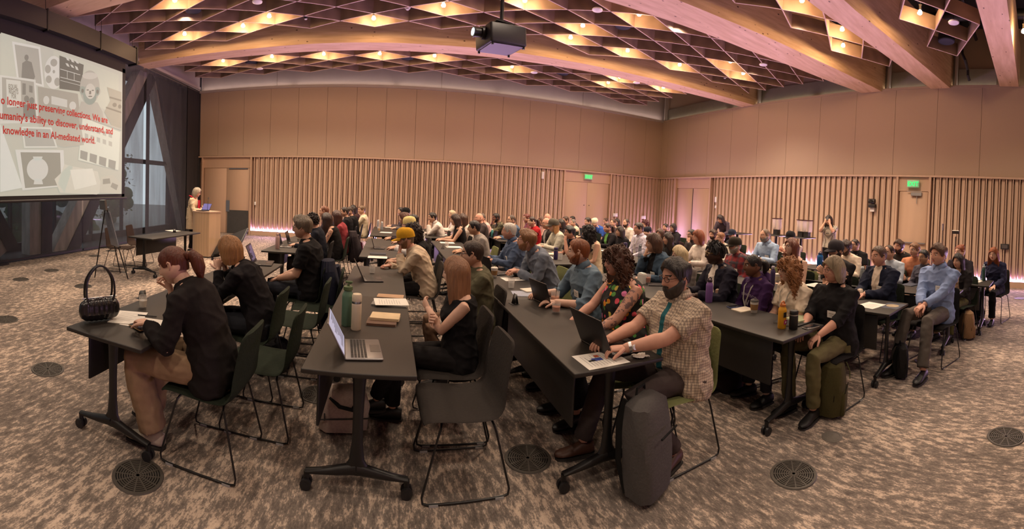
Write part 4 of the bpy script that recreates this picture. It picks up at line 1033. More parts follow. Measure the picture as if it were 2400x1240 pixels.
    if seat: pm.ball((0,p.py,p.pz-.015), .13, 12, sq=(1.34*girth,1.02,.80))
    else: pm.ball((0,p.py,p.pz-.04), .13, 12, sq=(1.25*girth,.98,.85))
    for nm in 'RL':
        hp,K,A,sd = kn[nm]
        if skirt: pm.tube([hp,hp.lerp(K,.5),K+Vector((0,.03,0)),K.lerp(A,.5)+Vector((sd*.02,.03,0)),A+Vector((0,0,.12))], [(.095),(.09),(.085),(.10),(.12)], 14)
        else: pm.tube([hp,hp.lerp(K,.3),hp.lerp(K,.7),K,K.lerp(A,.25),K.lerp(A,.6),A+Vector((0,0,.03-baggy*.6))], [.094,.088+baggy*.3,.074+baggy*.5,.066+baggy*.6,.066+baggy,.060+baggy*1.2,.060+baggy*1.3], 14)
    op = pm.build('skirt' if skirt else 'trousers', cloth('pants_%d_%d_%d' % (skirt or pants), skirt or pants), t)
    def fin_p(me, seedv=seedv, hi=hi):
        nrm = [v.normal.copy() for v in me.vertices]
        for v,n in zip(me.vertices, nrm):
            c = v.co; v.co = c + n*(noise.noise(Vector((c.x*9,c.y*9,c.z*9))+seedv)*.009 + (noise.noise(Vector((c.x*24,c.y*14,c.z*24))+seedv)*.005 if hi else 0))
        return me
    JOBS.append((op, vox, 3, fin_p, 1))
    # ---- shoes
    for nm in 'RL':
        hp,K,A,sd = kn[nm]; s = MB(); fx = Vector(lg.get('F'+nm,(sd*.12,1,0))).normalized()
        tilt = lg.get('tilt'+nm, 0.); rt = Vector((fx.y,-fx.x,0)); dn = Vector((0,0,-1)); fdir = (fx*cos(tilt)+dn*sin(tilt)).normalized(); updir = rt.cross(fdir)
        prof = [(-.075,.030,.050,.0),(-.055,.037,.062,.0),(-.01,.038,.066,0),(.04,.040,.052,-.006),(.09,.045,.036,-.014),(.14,.043,.028,-.018),(.17,.032,.022,-.020),(.185,.015,.014,-.024)]
        base = A + Vector((0,0,-.045))
        rings = [[base + fdir*a + rt*(w_*cos(2*pi*k/14)) + updir*(zo+h_*(sin(2*pi*k/14) if sin(2*pi*k/14)>0 else .75*sin(2*pi*k/14)) ) for k in range(14)] for a,w_,h_,zo in [(a,w_,h_*.8,zo) for a,w_,h_,zo in prof]]
        s.rings(rings)
        oo = s.build('shoe', mat('shoe_%d_%d_%d' % shoes, srgb(*shoes), rough=.5, scale=20), t)
        if hi: 
            so = MB(); so.rings([[base + fdir*(-.078 + a) + rt*(w_*sgn) + updir*(-.050+zz) for a,w_,sgn in ((0,.030,1),(.06,.040,1),(.17,.047,1),(.25,.030,1),(.262,.0,1),(.25,.030,-1),(.17,.047,-1),(.06,.040,-1),(0,.030,-1),(-.008,0,1))] for zz in (-.004,.014)], smooth=False)
            so.build('sole', mat('sole_dark', (.03,.025,.022), rough=.8) if shoes[0] > 60 or True else None, oo)
    # ---- hair and headwear
    hm = hairmat(hc)
    if hair != 'bald' or beard: pass
    hp_ = build_hair(hair, hm, t, HMs, hlen, hi, cap is not None)
    if cap: build_cap(cap, t, HMs, hi)
    if beard: build_beard(beard, t, HMs, hi)
    if glasses: build_glasses(glasses, t, HMs, hi)
    c_,u_,f_ = at(.30)
    if badge:
        q = at(.27)[0] + f_*(.140*(girth if girth>1 else 1)+(.020 if female else .008)+(.010 if jacket else 0)) + Vector((-.075 if badge != 'C' else 0,0,0))
        if badge == 'C': q = at(.18)[0] + f_*(.150*girth+.012)
        rot = Matrix(((1,0,0),(0,f_.y,u_.y),(0,f_.z,u_.z))).to_4x4()
        ob_ = MB().box(q, (.088,.004,.060), rot=rot).build('name_badge', mat('badge_card', (.72,.68,.62), rough=.6, amt=.02), t)
        MB().box(q+f_*.003+u_*.008, (.05,.001,.006), rot=rot).box(q+f_*.003-u_*.010, (.035,.001,.004), rot=rot).build('badge_print', mat('badge_ink', (.35,.33,.30), amt=.02), ob_)
    if lanyard:
        q = at(.20)[0] + f_*(.155*girth+.012)
        MB().tube([at(.50)[0]+Vector((.06,-.01,.01)), at(.42)[0]+f_*.125+Vector((.06,0,0)), at(.3)[0]+f_*(.158*girth+.012)+Vector((.03,0,0)), q], .004, 6, flat=2).tube([at(.50)[0]+Vector((-.06,-.01,.01)), at(.42)[0]+f_*.125+Vector((-.06,0,0)), at(.3)[0]+f_*(.158*girth+.012)+Vector((-.03,0,0)), q], .004, 6, flat=2).build('lanyard', mat('lanyard', (.6,.57,.5), rough=.7), t)
    if collar:
        cc = MB(); cp,cu,cf = at(.505)
        for sd in (-1,1):
            cc.add([cp+Vector((sd*.010,0,0))+cf*.066+cu*.018, cp+Vector((sd*.062,0,0))+cf*.02+cu*.045, cp+Vector((sd*.060,0,0))-cf*.045+cu*.045, cp+Vector((0,0,0))-cf*.062+cu*.045,
                    cp+Vector((0,0,0))-cf*.080+cu*.005, cp+Vector((sd*.082,0,0))-cf*.045+cu*.0, cp+Vector((sd*.088,0,0))+cf*.03-cu*.005, cp+Vector((sd*.045,0,0))+cf*.092-cu*.045], [(0,1,6,7),(1,2,5,6),(2,3,4,5)])
        oc = cc.build('collar', tcol if not jacket else mats_[1], t); sm = oc.modifiers.new('s','SOLIDIFY'); sm.thickness = .005
    if watch:
        S,E_,W2,sd = J[watch]; ax = (W2-E_).normalized(); cw_ = E_.lerp(W2,.90)
        ow = MB().tube([cw_-ax*.009, cw_+ax*.009], .0335, 16).build('watch', M_STEEL, t); MB().tube([cw_+Vector((sd*.030,-.01,.008)), cw_+Vector((sd*.040,-.012,.010))], .017, 14).build('watch_face', mat('watch_dial', (.6,.58,.55), rough=.2), ow)
    if extra == 'hoodie':
        def chest(x, s):
            c, u_c, f_c = at(s); return c + Vector((x,0,0)) + f_c*(.022 + (.136*girth)*sqrt(max(0,1-(x/(.175*wid))**2))**.9)
        vs, fs = curve_text('WASHINGTON', .062); w_ = max(v[0] for v in vs); lm = MB()
        lm.add([chest(-(x-w_/2)*.72, .345 + y*.8 - ((x-w_/2)*.72)**2*2.2) for x,y,z in vs], fs)
        vs, fs = curve_text('W', .11); w_ = max(v[0] for v in vs); lm.add([chest(-(x-w_/2)*.9, .225 + y*.9) for x,y,z in vs], fs)
        lm.build('lettering', mat('hoodie_print', srgb(200,190,205), rough=.8), og)
        MB().tube([at(.44)[0]-fw*.075+Vector((.10,0,.0)), at(.47)[0]-fw*.11+Vector((.05,0,.01)), at(.47)[0]-fw*.125, at(.47)[0]-fw*.11+Vector((-.05,0,.01)), at(.44)[0]-fw*.075+Vector((-.10,0,0))], [.02,.035,.04,.035,.02], 12).build('hood', tcol, og)
    # ---- the chair under the sitter
    if seat and chair:
        H2 = radians(heading+chair_rot); o2 = Matrix.Rotation(H2,3,'Z') @ Vector((chair_off[0],chair_off[1]-.0,0))
        place_chair(loc.x+o2.x, loc.y+o2.y, heading+chair_rot, chair, chlabel)
    t['_'] = 0; del t['_']
    return t, p, J, loc
def hair_prof(a, style, L_):
    """lowest z of the hair at azimuth a degrees from the face"""
    if style in ('short','crop','receding','curlyshort','quiff'):
        tab = [(0,.082),(28,.078),(48,.058),(62,.020),(74,-.020),(84,.005),(100,.004),(118,-.045),(180,-.062)]
        if style == 'receding': tab = [(0,.112),(35,.100),(55,.075),(70,.030),(78,-.010),(86,.005),(100,0),(118,-.045),(180,-.06)]
    elif style in ('long','longcurly','bob','wavy'):
        tab = [(0,.072),(25,.062),(42,.036),(60,.0),(72,-L_*.75),(88,-L_),(130,-L_*1.05),(180,-L_*1.05)]
    elif style == 'ring': tab = [(0,.2),(60,.2),(70,.03),(86,.0),(100,0),(120,-.04),(180,-.055)]
    else: tab = [(0,.076),(28,.066),(50,.035),(66,.0),(80,.002),(100,-.005),(120,-.045),(180,-.060)]
    return interp(a, tab)
def build_hair(style, hm, t, HM, L_, hi, capped):
    if style == 'bald': return
    nu, nv = (72, 30) if hi else (44, 18)
    vol = {'short':.013,'crop':.006,'receding':.008,'ring':.007,'curlyshort':.020,'quiff':.022,'long':.019,'longcurly':.028,'bob':.024,'wavy':.024,'pony':.006,'bun':.007,'locs':.014,'scarf':.016}.get(style,.01)
    if capped: vol = min(vol,.008)
    curl = {'curlyshort':(.014,34),'longcurly':(.022,26),'wavy':(.010,16),'locs':(.012,40),'long':(.010,12),'bob':(.009,13),'quiff':(.010,18)}.get(style,(.004,22))
    longst = style in ('long','longcurly','bob','wavy')
    m = MB(); rows = []
    for j in range(nv+3):
        row = []
        for i in range(nu):
            th = 2*pi*i/nu; a = abs(((math.degrees(th)+180)%360)-180)
            ze = hair_prof(a, style, L_)
            if capped and ze > .04 and a < 60: ze = .075
            jj = min(j, nv-1); s = jj/(nv-1)
            if j >= nv: inner = (j-nv+1)*.006
            else: inner = 0
            top = .117+vol*.8
            if style == 'ring':
                z0 = .075; s_z = z0 + (ze-z0)*s if ze < z0 else z0
                z = s_z
            elif ze > 0: 
                pe = math.asin(min(1,ze/top)); z = top*sin(pi/2 + (pe-pi/2)*s)
            else:
                sm_ = .5 if longst else .75
                if s < sm_: z = top*sin(pi/2*(1-s/sm_))
                else: z = ze*(s-sm_)/(1-sm_)
            th_ = th
            k = sqrt(max(0,1-(z/top)**2)) if z > 0 else 1.
            vv = vol
            if not longst and style not in ('locs',): vv = vol*(1.25 if z > .07 else (.45 + .8*max(0,z)/.07)) if style != 'curlyshort' else vol*(1 if z > .03 else .6)
            rx, ry = (.0755+vv)*k, (.098+vv)*k
            if z < 0:
                if longst:
                    q = min(1,-z/.12); rx += .012*q*(1 if style!='bob' else .6) + .02*max(0,-z-.14); ry += -.010*q*(1 if a > 90 else 0)
                    if a < 90: ry *= 1 - .35*min(1,-z/.1)*(1-a/90)
                    if style == 'bob': rx -= .014*max(0,(-z-.06)/.06); ry -= .010*max(0,(-z-.06)/.06)
                else:
                    tt = -z/.117; rx *= 1-.20*tt**1.5; ry *= 1-.40*tt
            x, y = rx*sin(th), ry*cos(th)
            if style == 'receding' and z > .07: pass
            if style == 'quiff' and a < 60 and z > .06: z += .012*(1-a/60); y += .004
            n0 = noise.noise(Vector((x*curl[1],y*curl[1],z*curl[1]*(.35 if not 'curl' in style else 1)))+Vector((vol*99,0,0)))
            st = noise.noise(Vector((th*9, z*6, vol*50)))*(.004 if longst or style in('pony','bun') else .002)
            f = 1 + (n0*curl[0] + st)/.09
            ins = 1 - inner/.085
            p_ = Vector((x*f*ins, y*f*ins, z*(1 if z<0 else (1+n0*curl[0]*1.5/.1)*ins**.5)))
            if longst and z < -.05: p_.z += noise.noise(Vector((th*4,7,1)))*.02*min(1,(-z-.05)/.08)
            row.append(p_)
        rows.append(row)
    m.rings(rows, 0, style != 'ring', HM)
    if style == 'pony':
        L2 = L_
        m.ball((0,-.112,.020), .030, 10, 0, HM)
        pts = [(0,-.10,.025),(0,-.135,.020),(.0,-.155,-.02),(.0,-.15,-L2*.6),(.01,-.13,-L2-.02)]
        m.tube(pts, [.018,.034,.044,.040,.012], 16, 0, HM)
    if style == 'bun':
        m.ball((0,-.075,.085), .040, 12, 0, HM, (1,1,.85))
    if style == 'locs':
        rn = random.Random(3)
        for k in range(46):
            a = rn.uniform(0,2*pi); ph = rn.uniform(.35,1.4); b0 = Vector((.085*sin(a)*cos(ph), .105*cos(a)*cos(ph), .125*sin(ph)))
            if b0.y > .06 and b0.z < .06: continue
            o_ = b0.normalized(); e = b0 + o_*.03 + Vector((0,0,-.03)); e2 = e + o_*.012 + Vector((rn.uniform(-.02,.02),rn.uniform(-.02,.02),-.04)); m.tube([b0*.95, b0+o_*.02, e, e2], [.010,.010,.009,.006], 7, 0, HM)
    ex = None
    if style == 'longcurly' or style == 'curlyshort':
        rn = random.Random(11)
        for k in range(520 if hi else 110):
            i = rn.randrange(nu); j = rn.randrange(3, nv); b0 = rows[j][i]; o_ = Vector((b0.x,b0.y,b0.z*.3 if b0.z<0 else b0.z)).normalized(); r = rn.uniform(.008,.014)
            a0 = rn.uniform(0,6.28)
            if style == 'longcurly': m.tube([b0 + o_*.004 + Vector((cos(a0+q*1.7)*r, sin(a0+q*1.7)*r, -q*.012)) for q in range(6)], [.0025,.0035,.004,.004,.0035,.002], 5, 0, HM)
            else: m.ball(b0 + o_*.004, r*.9, 6, 0, HM)
    o = m.build('hair', hm, t)
    if style == 'pony': MB().tube([(0,-.116,.020),(0,-.130,.020)], .026, 14, 0, HM).build('hair_tie', mat('hair_tie', (.5,.35,.12), rough=.5), o)
    return o
def build_cap(cap, t, HM, hi):
    rgb, kind = cap
    m = MB(); cm = cloth('cap_%d_%d_%d' % rgb, rgb)
    if kind in ('cap','flat'):
        pr = [(.0905,.1125,.020),(.0915,.1140,.050),(.088,.110,.085),(.072,.092,.118),(.045,.06,.138),(.01,.015,.144)]
        if kind == 'flat': pr = [(.0905,.1125,.030),(.096,.118,.065),(.097,.118,.105),(.088,.108,.122),(.05,.07,.128),(.01,.01,.130)]
        m.rings([[(rx*cos(2*pi*k/32), ry*sin(2*pi*k/32), z + .006*sin(2*pi*k/32)) for k in range(32)] for rx,ry,z in pr], 0, True, HM)
        o = m.build('cap', cm, t)
        v = MB(); rings = []
        for k in range(15):
            a = radians(28 + k*124/14); e = .075*sin(pi*(k+.5)/15)**.6
            c, s = cos(a), sin(a); x0,y0 = .089*c, .112*s
            rings.append([(x0,y0,.026),(x0*1.02,y0+e*.55,.023-.002),(x0*1.0,y0+e,.010-.010*abs(c)),(x0*1.0,y0+e,.006-.010*abs(c)),(x0*1.02,y0+e*.55,.018),(x0,y0,.020)])
        v.rings(rings, 0, True, HM); v.build('visor', cm, o)
        MB().ball((0,0,.145), .007, 8, 0, HM).build('button', cm, o)
    elif kind == 'beanie':
        m.rings([[((rx+.002*sin(k*3))*cos(2*pi*k/32), ry*sin(2*pi*k/32)-.012, z) for k in range(32)] for rx,ry,z in [(.088,.112,.020),(.090,.114,.05),(.086,.11,.09),(.065,.09,.125),(.03,.05,.142),(.01,.01,.146)]], 0, True, HM); m.build('beanie', cm, t)
    elif kind == 'scarf':
        m.rings([[((rx+.003*sin(k*3))*cos(2*pi*k/32), ry*sin(2*pi*k/32)-yy, z) for k in range(32)] for rx,ry,z,yy in [(.070,.075,-.075,.03),(.086,.10,-.03,.015),(.092,.112,.04,.01),(.088,.11,.09,.008),(.065,.09,.125,0),(.03,.05,.142,0),(.01,.01,.146,0)]], 0, True, HM); m.build('head_scarf', cm, t)
def build_beard(b, t, HM, hi):
    rgb, ln = b; m = MB(); nu, nv = (40, 22) if hi else (24, 14); vs = []
    hm = hairmat(rgb)
    for j in range(nv):
        for i in range(nu):
            a = radians(-100 + 200*i/(nu-1)); A = abs(math.degrees(a))
            ztop = interp(A, [(0,-.044),(16,-.047),(24,-.060),(40,-.046),(60,-.030),(80,.004),(100,.012)])
            ph0 = math.asin(max(-1,ztop/.117)); ph1 = -pi/2*.93; ph = ph0 + (ph1-ph0)*(j/(nv-1))
            x,y,z = head_pt(a, ph, .04); n = noise.noise(Vector((x*60,y*60,z*40)))*.004
            e = ln*min(1,j/3)*min(1,(100-A)/20+.05) ; d = Vector((x,y,z*.7)).normalized(); k = 1+ (e*.012)/.09
            q = Vector((x,y,z)) + d*(e*.0055 + n*min(1,j/2)+ (.0015 if j else 0))
            if ln > 1 and z < -.05: q.z -= (ln-1)*.03*min(1,(-z-.05)/.05); q.y += (ln-1)*.010*max(0,cos(a))
            vs.append(q)
    fs = [(j*nu+i,j*nu+i+1,(j+1)*nu+i+1,(j+1)*nu+i) for j in range(nv-1) for i in range(nu-1)]
    m.add(vs, fs, 0, True, HM)
    # moustache
    m.tube([(-.030,.080,-.050),(-.016,.098,-.0455),(0,.105,-.043),(.016,.098,-.0455),(.030,.080,-.050)], [.004,.0065,.007,.0065,.004], 8, 0, HM)
    o = m.build('beard', hm, t)
    return o
def build_glasses(col, t, HM, hi):
    gmx = mat('frame_%d_%d_%d' % col, srgb(*col), rough=.3, metal=.2); m = MB()
    for sx in (-1,1):
        pts = [(sx*.032+.0245*cos(2*pi*k/14)*(1.0), .1015-.006*abs(cos(2*pi*k/14))*(1 if cos(2*pi*k/14)*sx>0 else 0), .006+.0175*sin(2*pi*k/14)) for k in range(15)]
        m.tube(pts, .0021, 6, 0, HM, cap=False)
        m.tube([(sx*.056,.097,.014),(sx*.075,.08,.014),(sx*.082,.0,.012),(sx*.081,-.02,-.004)], .0021, 6, 0, HM)
    m.tube([(-.009,.104,.010),(0,.108,.013),(.009,.104,.010)], .0021, 6, 0, HM)
    o = m.build('glasses', gmx, t)
    return o
def run_jobs():
    """turn the overlapping closed shapes of each garment and body into one continuous surface"""
    for ob, vox, it, cb, k in JOBS:
        r = ob.modifiers.new('r','REMESH'); r.mode = 'VOXEL'; r.voxel_size = vox; r.use_smooth_shade = True
        s = ob.modifiers.new('s','SMOOTH'); s.factor = .5; s.iterations = it
    dg = bpy.context.evaluated_depsgraph_get(); dg.update()
    for ob, vox, it, cb, k in JOBS:
        me = bpy.data.meshes.new_from_object(ob.evaluated_get(dg)); mats_ = list(ob.data.materials)
        me.materials.clear()
        for m_ in mats_: me.materials.append(m_)
        me.polygons.foreach_set('use_smooth', [True]*len(me.polygons))
        ob.modifiers.clear(); ob.data = cb(me)
# ================================================================ PEOPLE: who sits where
M_GINGHAM = mat('tattersall_shirt', srgb(140,124,112), rough=.9, kind='check', scale=58, col2=srgb(206,186,162))
# kind 'check' mixes col2 -> col by lines: light ground with darker lines
M_FLORAL = mat('floral_print', (.02,.02,.02), rough=.85, kind='floral', scale=22)
M_CAMO = mat('camo_print', (.05,.05,.03), rough=.9, kind='camo', scale=18)
M_PLAID = mat('plaid_shirt', srgb(60,50,58), rough=.9, kind='check', scale=9, col2=srgb(130,40,44))
M_STRIPE = mat('striped_knit', srgb(190,180,165), rough=.9, kind='hstripe', scale=22, col2=srgb(20,20,24))
M_DOTS = mat('dotted_blouse', srgb(200,190,175), rough=.9, kind='check', scale=30, col2=srgb(20,18,20))
M_DENIM = mat('denim_shirt', srgb(98,118,134), rough=.9, scale=30, amt=.15, bump=.4)
M_DENIMJ = mat('denim_jacket', srgb(62,80,98), rough=.9, scale=30, amt=.2, bump=.4)
BLK=(26,23,23); NAVY=(32,34,48); WHT=(212,200,188); CREAM=(214,196,168); GREY=(110,108,108); LBL=(140,158,184)
DKH=(32,22,18); BRH=(62,40,27); BLH=(176,132,78); GRH=(140,130,118); WHH=(205,198,188); RDH=(128,62,30); AUB=(104,52,28)
def B(*a, **k): return build_person(*a, **k)
# ---------------- row 1
B('person in black blazer with auburn ponytail, hand at mouth, nearest the black handbag', 408,620, top=(30,25,25), hair='pony', hc=(96,46,26), hlen=.13, female=True, pose='chinR', lean=24, slump=20, pitch=-24, gaze=97, hi=2, baggy=.022, pants=(150,124,98), shoes=(196,182,162), chair='green', chlabel='dark green chair under the black blazer at the handbag table', skin='fair', LW=(-.15,.30,.765), wid=1.06, legs={'AR':(.12,.42,.095),'AL':(-.10,.28,.095)}, chair_off=(.03,-.06), curl=.8)
B('person with blonde bob in black windbreaker, hands clasped under the chin at a dark laptop', 540,588, top=(28,25,28), hair='bob', hc=(160,112,66), hlen=.11, female=True, pose='pray', lean=26, slump=18, pitch=-8, gaze=80, hi=2, pants=(38,40,46), chair='green', chlabel='dark green chair under the blonde bob and black windbreaker', skin='fair', wid=1.1)
TS_ = B('person with grey swept hair, glasses and black T-shirt behind the pink bottle', 710,532, top=(26,24,26), sleeve='short', hair='quiff', hc=(112,98,82), pose='lap', lean=3, gaze=88, hi=2, glasses=(40,36,36), pants=(44,46,54), chair='green', chlabel='dark green chair under the grey-haired black T-shirt', skin='light', girth=1.1, wid=1.05)
B('person with dark curly hair in navy cardigan over a striped top', 733,518, top=(30,32,42), jacket=None, pattern=None, hair='curlyshort', hc=(40,28,26), female=True, pose='table', hi=1, chair='black', chlabel='black chair under the navy cardigan', skin='light', at_xy=None)
B('person with long dark hair, sleeveless black top and tattooed shoulder', 766,515, top=BLK, sleeve='none', hair='long', hlen=.30, hc=(52,32,26), female=True, tattoo=1, pose='table', lean=16, hi=1, glasses=(60,50,50), chair='green', chlabel='green chair under the tattooed shoulder')
B('person with long brown hair in a dusty red shirt', 790,508, top=(150,64,70), hair='long', hlen=.30, hc=(70,38,28), female=True, pose='table', hi=1, chair='green', chlabel='green chair under the dusty red shirt')
B('person with short reddish hair, mostly hidden behind the long dark hair', 760,496, top=(60,52,60), hair='receding', hc=(120,70,44), hi=0, chair='green', chlabel='green chair behind the long dark hair')
B('person in black suit with combed dark hair, front of the two suits', 808,497, top=(190,180,175), jacket=(24,22,26), hair='short', hc=(46,34,28), hi=1, pose='lap', lean=2, chair='black', chlabel='black chair under the front black suit', collar=False)
B('person in black suit behind another black suit, thinning hair', 825,499, top=(190,180,175), jacket=(22,21,24), hair='receding', hc=(60,44,34), hi=0, pose='lap', at_xy=(-.98,10.5), chair='black', chlabel='black chair under the rear black suit')
B('person with dark hair whose face shows between black suit and cream shirt', 834,503, top=(60,40,40), hair='long', hc=DKH, female=True, hi=0, at_xy=(-1.0,11.8), chair='black', chlabel='black chair between suit and cream shirt')
B('person in cream shirt with grey-brown hair at the far end of the first row', 846,496, at_xy=(-.80,11.2), top=(212,196,168), hair='short', hc=(112,88,66), hi=1, pose='cross', lean=-2, chair='black', chlabel='black chair under the cream shirt', pants=(150,130,90))
# ---------------- row 2
B('person with long highlighted brown hair in sleeveless black top, arms crossed', 1070,640, top=(24,22,24), sleeve='none', hair='long', hlen=.27, hc=(146,102,72), female=True, pose='cross', lean=0, slump=6, gaze=62, hi=2, pants=(28,25,26), badge=True, chair='charcoal', chlabel='charcoal chair under the long highlighted brown hair', skin='fair', legs={'KR':(.08,.42,.56),'KL':(-.06,.42,.60),'AR':(.1,.42,.095),'AL':(.10,.55,.16)}, wid=1.05)
B('person with short dark hair and black-rimmed glasses in olive T-shirt', 1108,595, top=(92,88,68), sleeve='short', hair='short', hc=(52,36,28), glasses=(24,22,22), pose='cross', lean=2, hi=2, chair='charcoal', chlabel='charcoal chair under the olive T-shirt', pants=(110,84,66), gaze=75)
B('person in mustard yellow cap and cream sweater, hand at mouth over a laptop', 952,560, top=(206,184,158), hair='crop', hc=(120,100,80), cap=((214,160,40),'cap'), glasses=(150,140,130), pose='chin', lean=22, slump=18, pitch=-12, gaze=84, hi=2, chair='charcoal', chlabel='charcoal chair under the mustard cap', skin='pink', beard=((150,110,80),.5), RW=(.10,.38,.77), wid=1.05, girth=1.05, watch='L')
B('person with curly dark hair in short-sleeved black top near the yellow knit hat', 926,528, top=(20,18,20), sleeve='short', hair='longcurly', hlen=.14, hc=(44,28,24), female=True, pose='table', lean=12, hi=1, chair='black', chlabel='black chair under the curly dark hair', at_xy=(.42,5.55))
B('person in pale yellow knit hat and white shirt', 958,527, top=(206,200,196), hair='crop', hc=(150,120,90), cap=((226,206,140),'beanie'), pose='table', lean=14, hi=1, chair='black', chlabel='black chair under the yellow knit hat')
B('person with reddish-brown curls and dark top beside the water bottles', 932,512, top=(50,40,44), hair='wavy', hlen=.14, hc=(92,50,34), female=True, hi=0, at_xy=(.35,8.3), chair='black', chlabel='black chair under the reddish-brown curls')
B('person in black baseball cap at the far end of the second row', 952,499, top=(90,84,84), hair='crop', hc=DKH, cap=((24,24,26),'cap'), hi=0, chair='black', chlabel='black chair under the black baseball cap')
B('person with dark hair at the far end, left of the black cap', 934,496, top=(70,62,66), hair='short', hc=DKH, hi=0, at_xy=(.36,11.5), chair='black', chlabel='black chair left of the black cap')
B('person with short black hair in white shirt behind the yellow knit hat', 966,513, top=(200,194,190), hair='short', hc=DKH, hi=0, at_xy=(.5,7.75), chair='black', chlabel='black chair behind the yellow knit hat')
# ---------------- row 3
build_person('bearded person in checked short-sleeved shirt and teal tie, typing on a laptop', 1585,648, top=(205,188,165), pattern=M_GINGHAM, sleeve='short', hair='quiff', hc=(34,28,25), beard=((66,58,52),1.7), glasses=(66,32,22), tie=(38,96,104), pose='type', lean=3, slump=8, pitch=-10, gaze=86, hi=2, girth=1.20, wid=1.12, chair='sage', chlabel='sage chair under the bearded laptop user', skin='pink', pants=(70,60,58), shoes=(74,44,30), collar=True, RW=(.15,.42,.775), LW=(-.03,.42,.775), watch='L', legs={'KR':(.18,.42,.56),'KL':(-.12,.39,.52),'AR':(.24,.52,.095),'AL':(-.14,.07,.095),'FL':(-.3,1,0)})
B('person with long brown curls and tattooed arm in a floral sleeveless dress', 1447,612, top=(20,20,20), pattern=M_FLORAL, sleeve='none', hair='longcurly', hlen=.26, hc=(84,52,36), female=True, glasses=(46,36,34), pose='lap', lean=4, hi=2, chair='sage', chlabel='sage chair under the floral dress', skin='pink', tattoo=2, skirt=(24,22,24), girth=1.15, wid=1.12, gaze=88, RW=(.1,.36,.70), LW=(-.16,.34,.66))
B('red-haired person with short beard in light denim shirt, forearm on the table', 1357,590, top=(98,118,134), pattern=M_DENIM, sleeve='mid', hair='short', hc=(134,72,34), beard=((150,88,50),.8), pose='wide', lean=6, hi=2, badge=True, chair='sage', chlabel='sage chair under the light denim shirt', skin='fair', collar=True, wid=1.06)
B('person with sandy hair, glasses and grey-blue shirt, leaning on folded hands', 1236,562, top=(112,118,130), hair='quiff', hc=(140,96,58), glasses=(60,50,46), pose='clasp', lean=28, slump=14, pitch=4, hi=2, chair='sage', chlabel='sage chair under the sandy hair', skin='pink', collar=True, beard=((160,110,74),.4), wid=1.08)
B('white-haired person in blue shirt with a badge, hands on the table', 1194,542, top=(82,96,122), hair='short', hc=WHH, pose='table', lean=8, hi=2, badge=True, chair='sage', chlabel='sage chair under the white-haired blue shirt', skin='pink', collar=True, girth=1.12, wid=1.06)
B('person with black hair and glasses in grey shirt, looking at the screen', 1112,534, top=(150,142,136), sleeve='long', hair='short', hc=(30,24,22), glasses=(40,36,36), pose='table', hi=1, chair='sage', chlabel='sage chair under the black-haired grey shirt', skin='asian', lean=14)
B('person with long brown hair in white blouse', 1086,514, top=(214,202,190), hair='long', hlen=.24, hc=(72,46,34), female=True, hi=1, pose='table', chair='black', chlabel='black chair under the white blouse', at_xy=None)
B('person with dark curls and bare arms between two white blouses', 1068,516, top=BLK, sleeve='none', hair='wavy', hlen=.13, hc=(58,38,32), female=True, hi=1, at_xy=None, pose='table', chair='black', chlabel='black chair under the dark curls and bare arms')
B('person with cropped blonde-white hair in white top', 1060,503, top=(214,204,194), hair='short', hc=(206,190,160), female=True, hi=0, chair='black', chlabel='black chair under the cropped blonde-white hair')
B('person in white shirt with black hair, hand at chin, at the back', 1021,506, top=(218,210,202), hair='short', hc=DKH, pose='chin', lean=18, hi=1, chair='black', chlabel='black chair under the white shirt at the back', collar=True, at_xy=(1.12,9.5))
B('bald person behind the grey shirt and black hair', 1117,515, top=(70,60,60), hair='bald', hi=0, at_xy=(2.15,9.5), chair='black', chlabel='black chair under the bald head', skin='pink')
# ---------------- row 4
B('person with grey bob and glasses in black sweater with white badge, near the olive backpack', 1955,632, top=(26,24,26), sleeve='mid', hair='bob', hlen=.115, hc=(150,132,106), female=True, glasses=(110,70,60), pose='lap', lean=2, slump=8, hi=2, badge=True, chair='black', chlabel='black chair under the grey bob', skin='pink', pants=(104,96,66), girth=1.14, wid=1.14, heading=84, RW=(.06,.34,.70), LW=(-.1,.32,.68), legs={'KR':(.14,.42,.56),'KL':(-.14,.44,.53)})
B('person with long curly blonde hair and glasses in white shirt', 1850,632, top=(222,204,182), sleeve='short', hair='longcurly', hlen=.24, hc=(160,108,66), female=True, glasses=(60,30,26), pose='lap', lean=6, hi=2, lanyard=True, badge='C', chair='green', chlabel='dark green chair under the curly blonde hair', skin='fair', collar=True, heading=76, girth=1.05, pants=(40,36,40))
B('young person with black tied-back hair in purple hooded sweatshirt', 1765,622, top=(56,30,72), hair='pony', hlen=.08, hc=(24,18,20), female=True, pose='lap', lean=5, hi=2, lanyard=True, chair='green', chlabel='dark green chair under the purple sweatshirt', skin='brown', heading=75, girth=1.05, wid=1.06, hood=True, extra='hoodie')
B('person with short black locs and gold glasses in navy jacket over a white shirt', 1677,594, top=(224,214,204), jacket=(34,32,44), hair='locs', hc=(20,16,18), glasses=(150,120,60), pose='table', lean=8, hi=2, badge='C', chair='green', chlabel='dark green chair under the navy jacket and locs', skin='dark', heading=78, wid=1.06)
B('person with long platinum hair behind the bearded laptop user', 1594,598, top=(120,110,104), hair='long', hlen=.26, hc=(212,188,146), female=True, hi=1, pose='lap', chair='green', chlabel='dark green chair under the platinum hair', skin='fair')
B('person with brown bob and sunglasses on the head in denim jacket', 1533,570, top=(30,28,30), jacket=(70,88,106), hair='bob', hlen=.12, hc=(84,56,42), female=True, hi=2, pose='chinR', lean=8, chair='green', chlabel='dark green chair under the denim jacket', skin='light', badge=True)
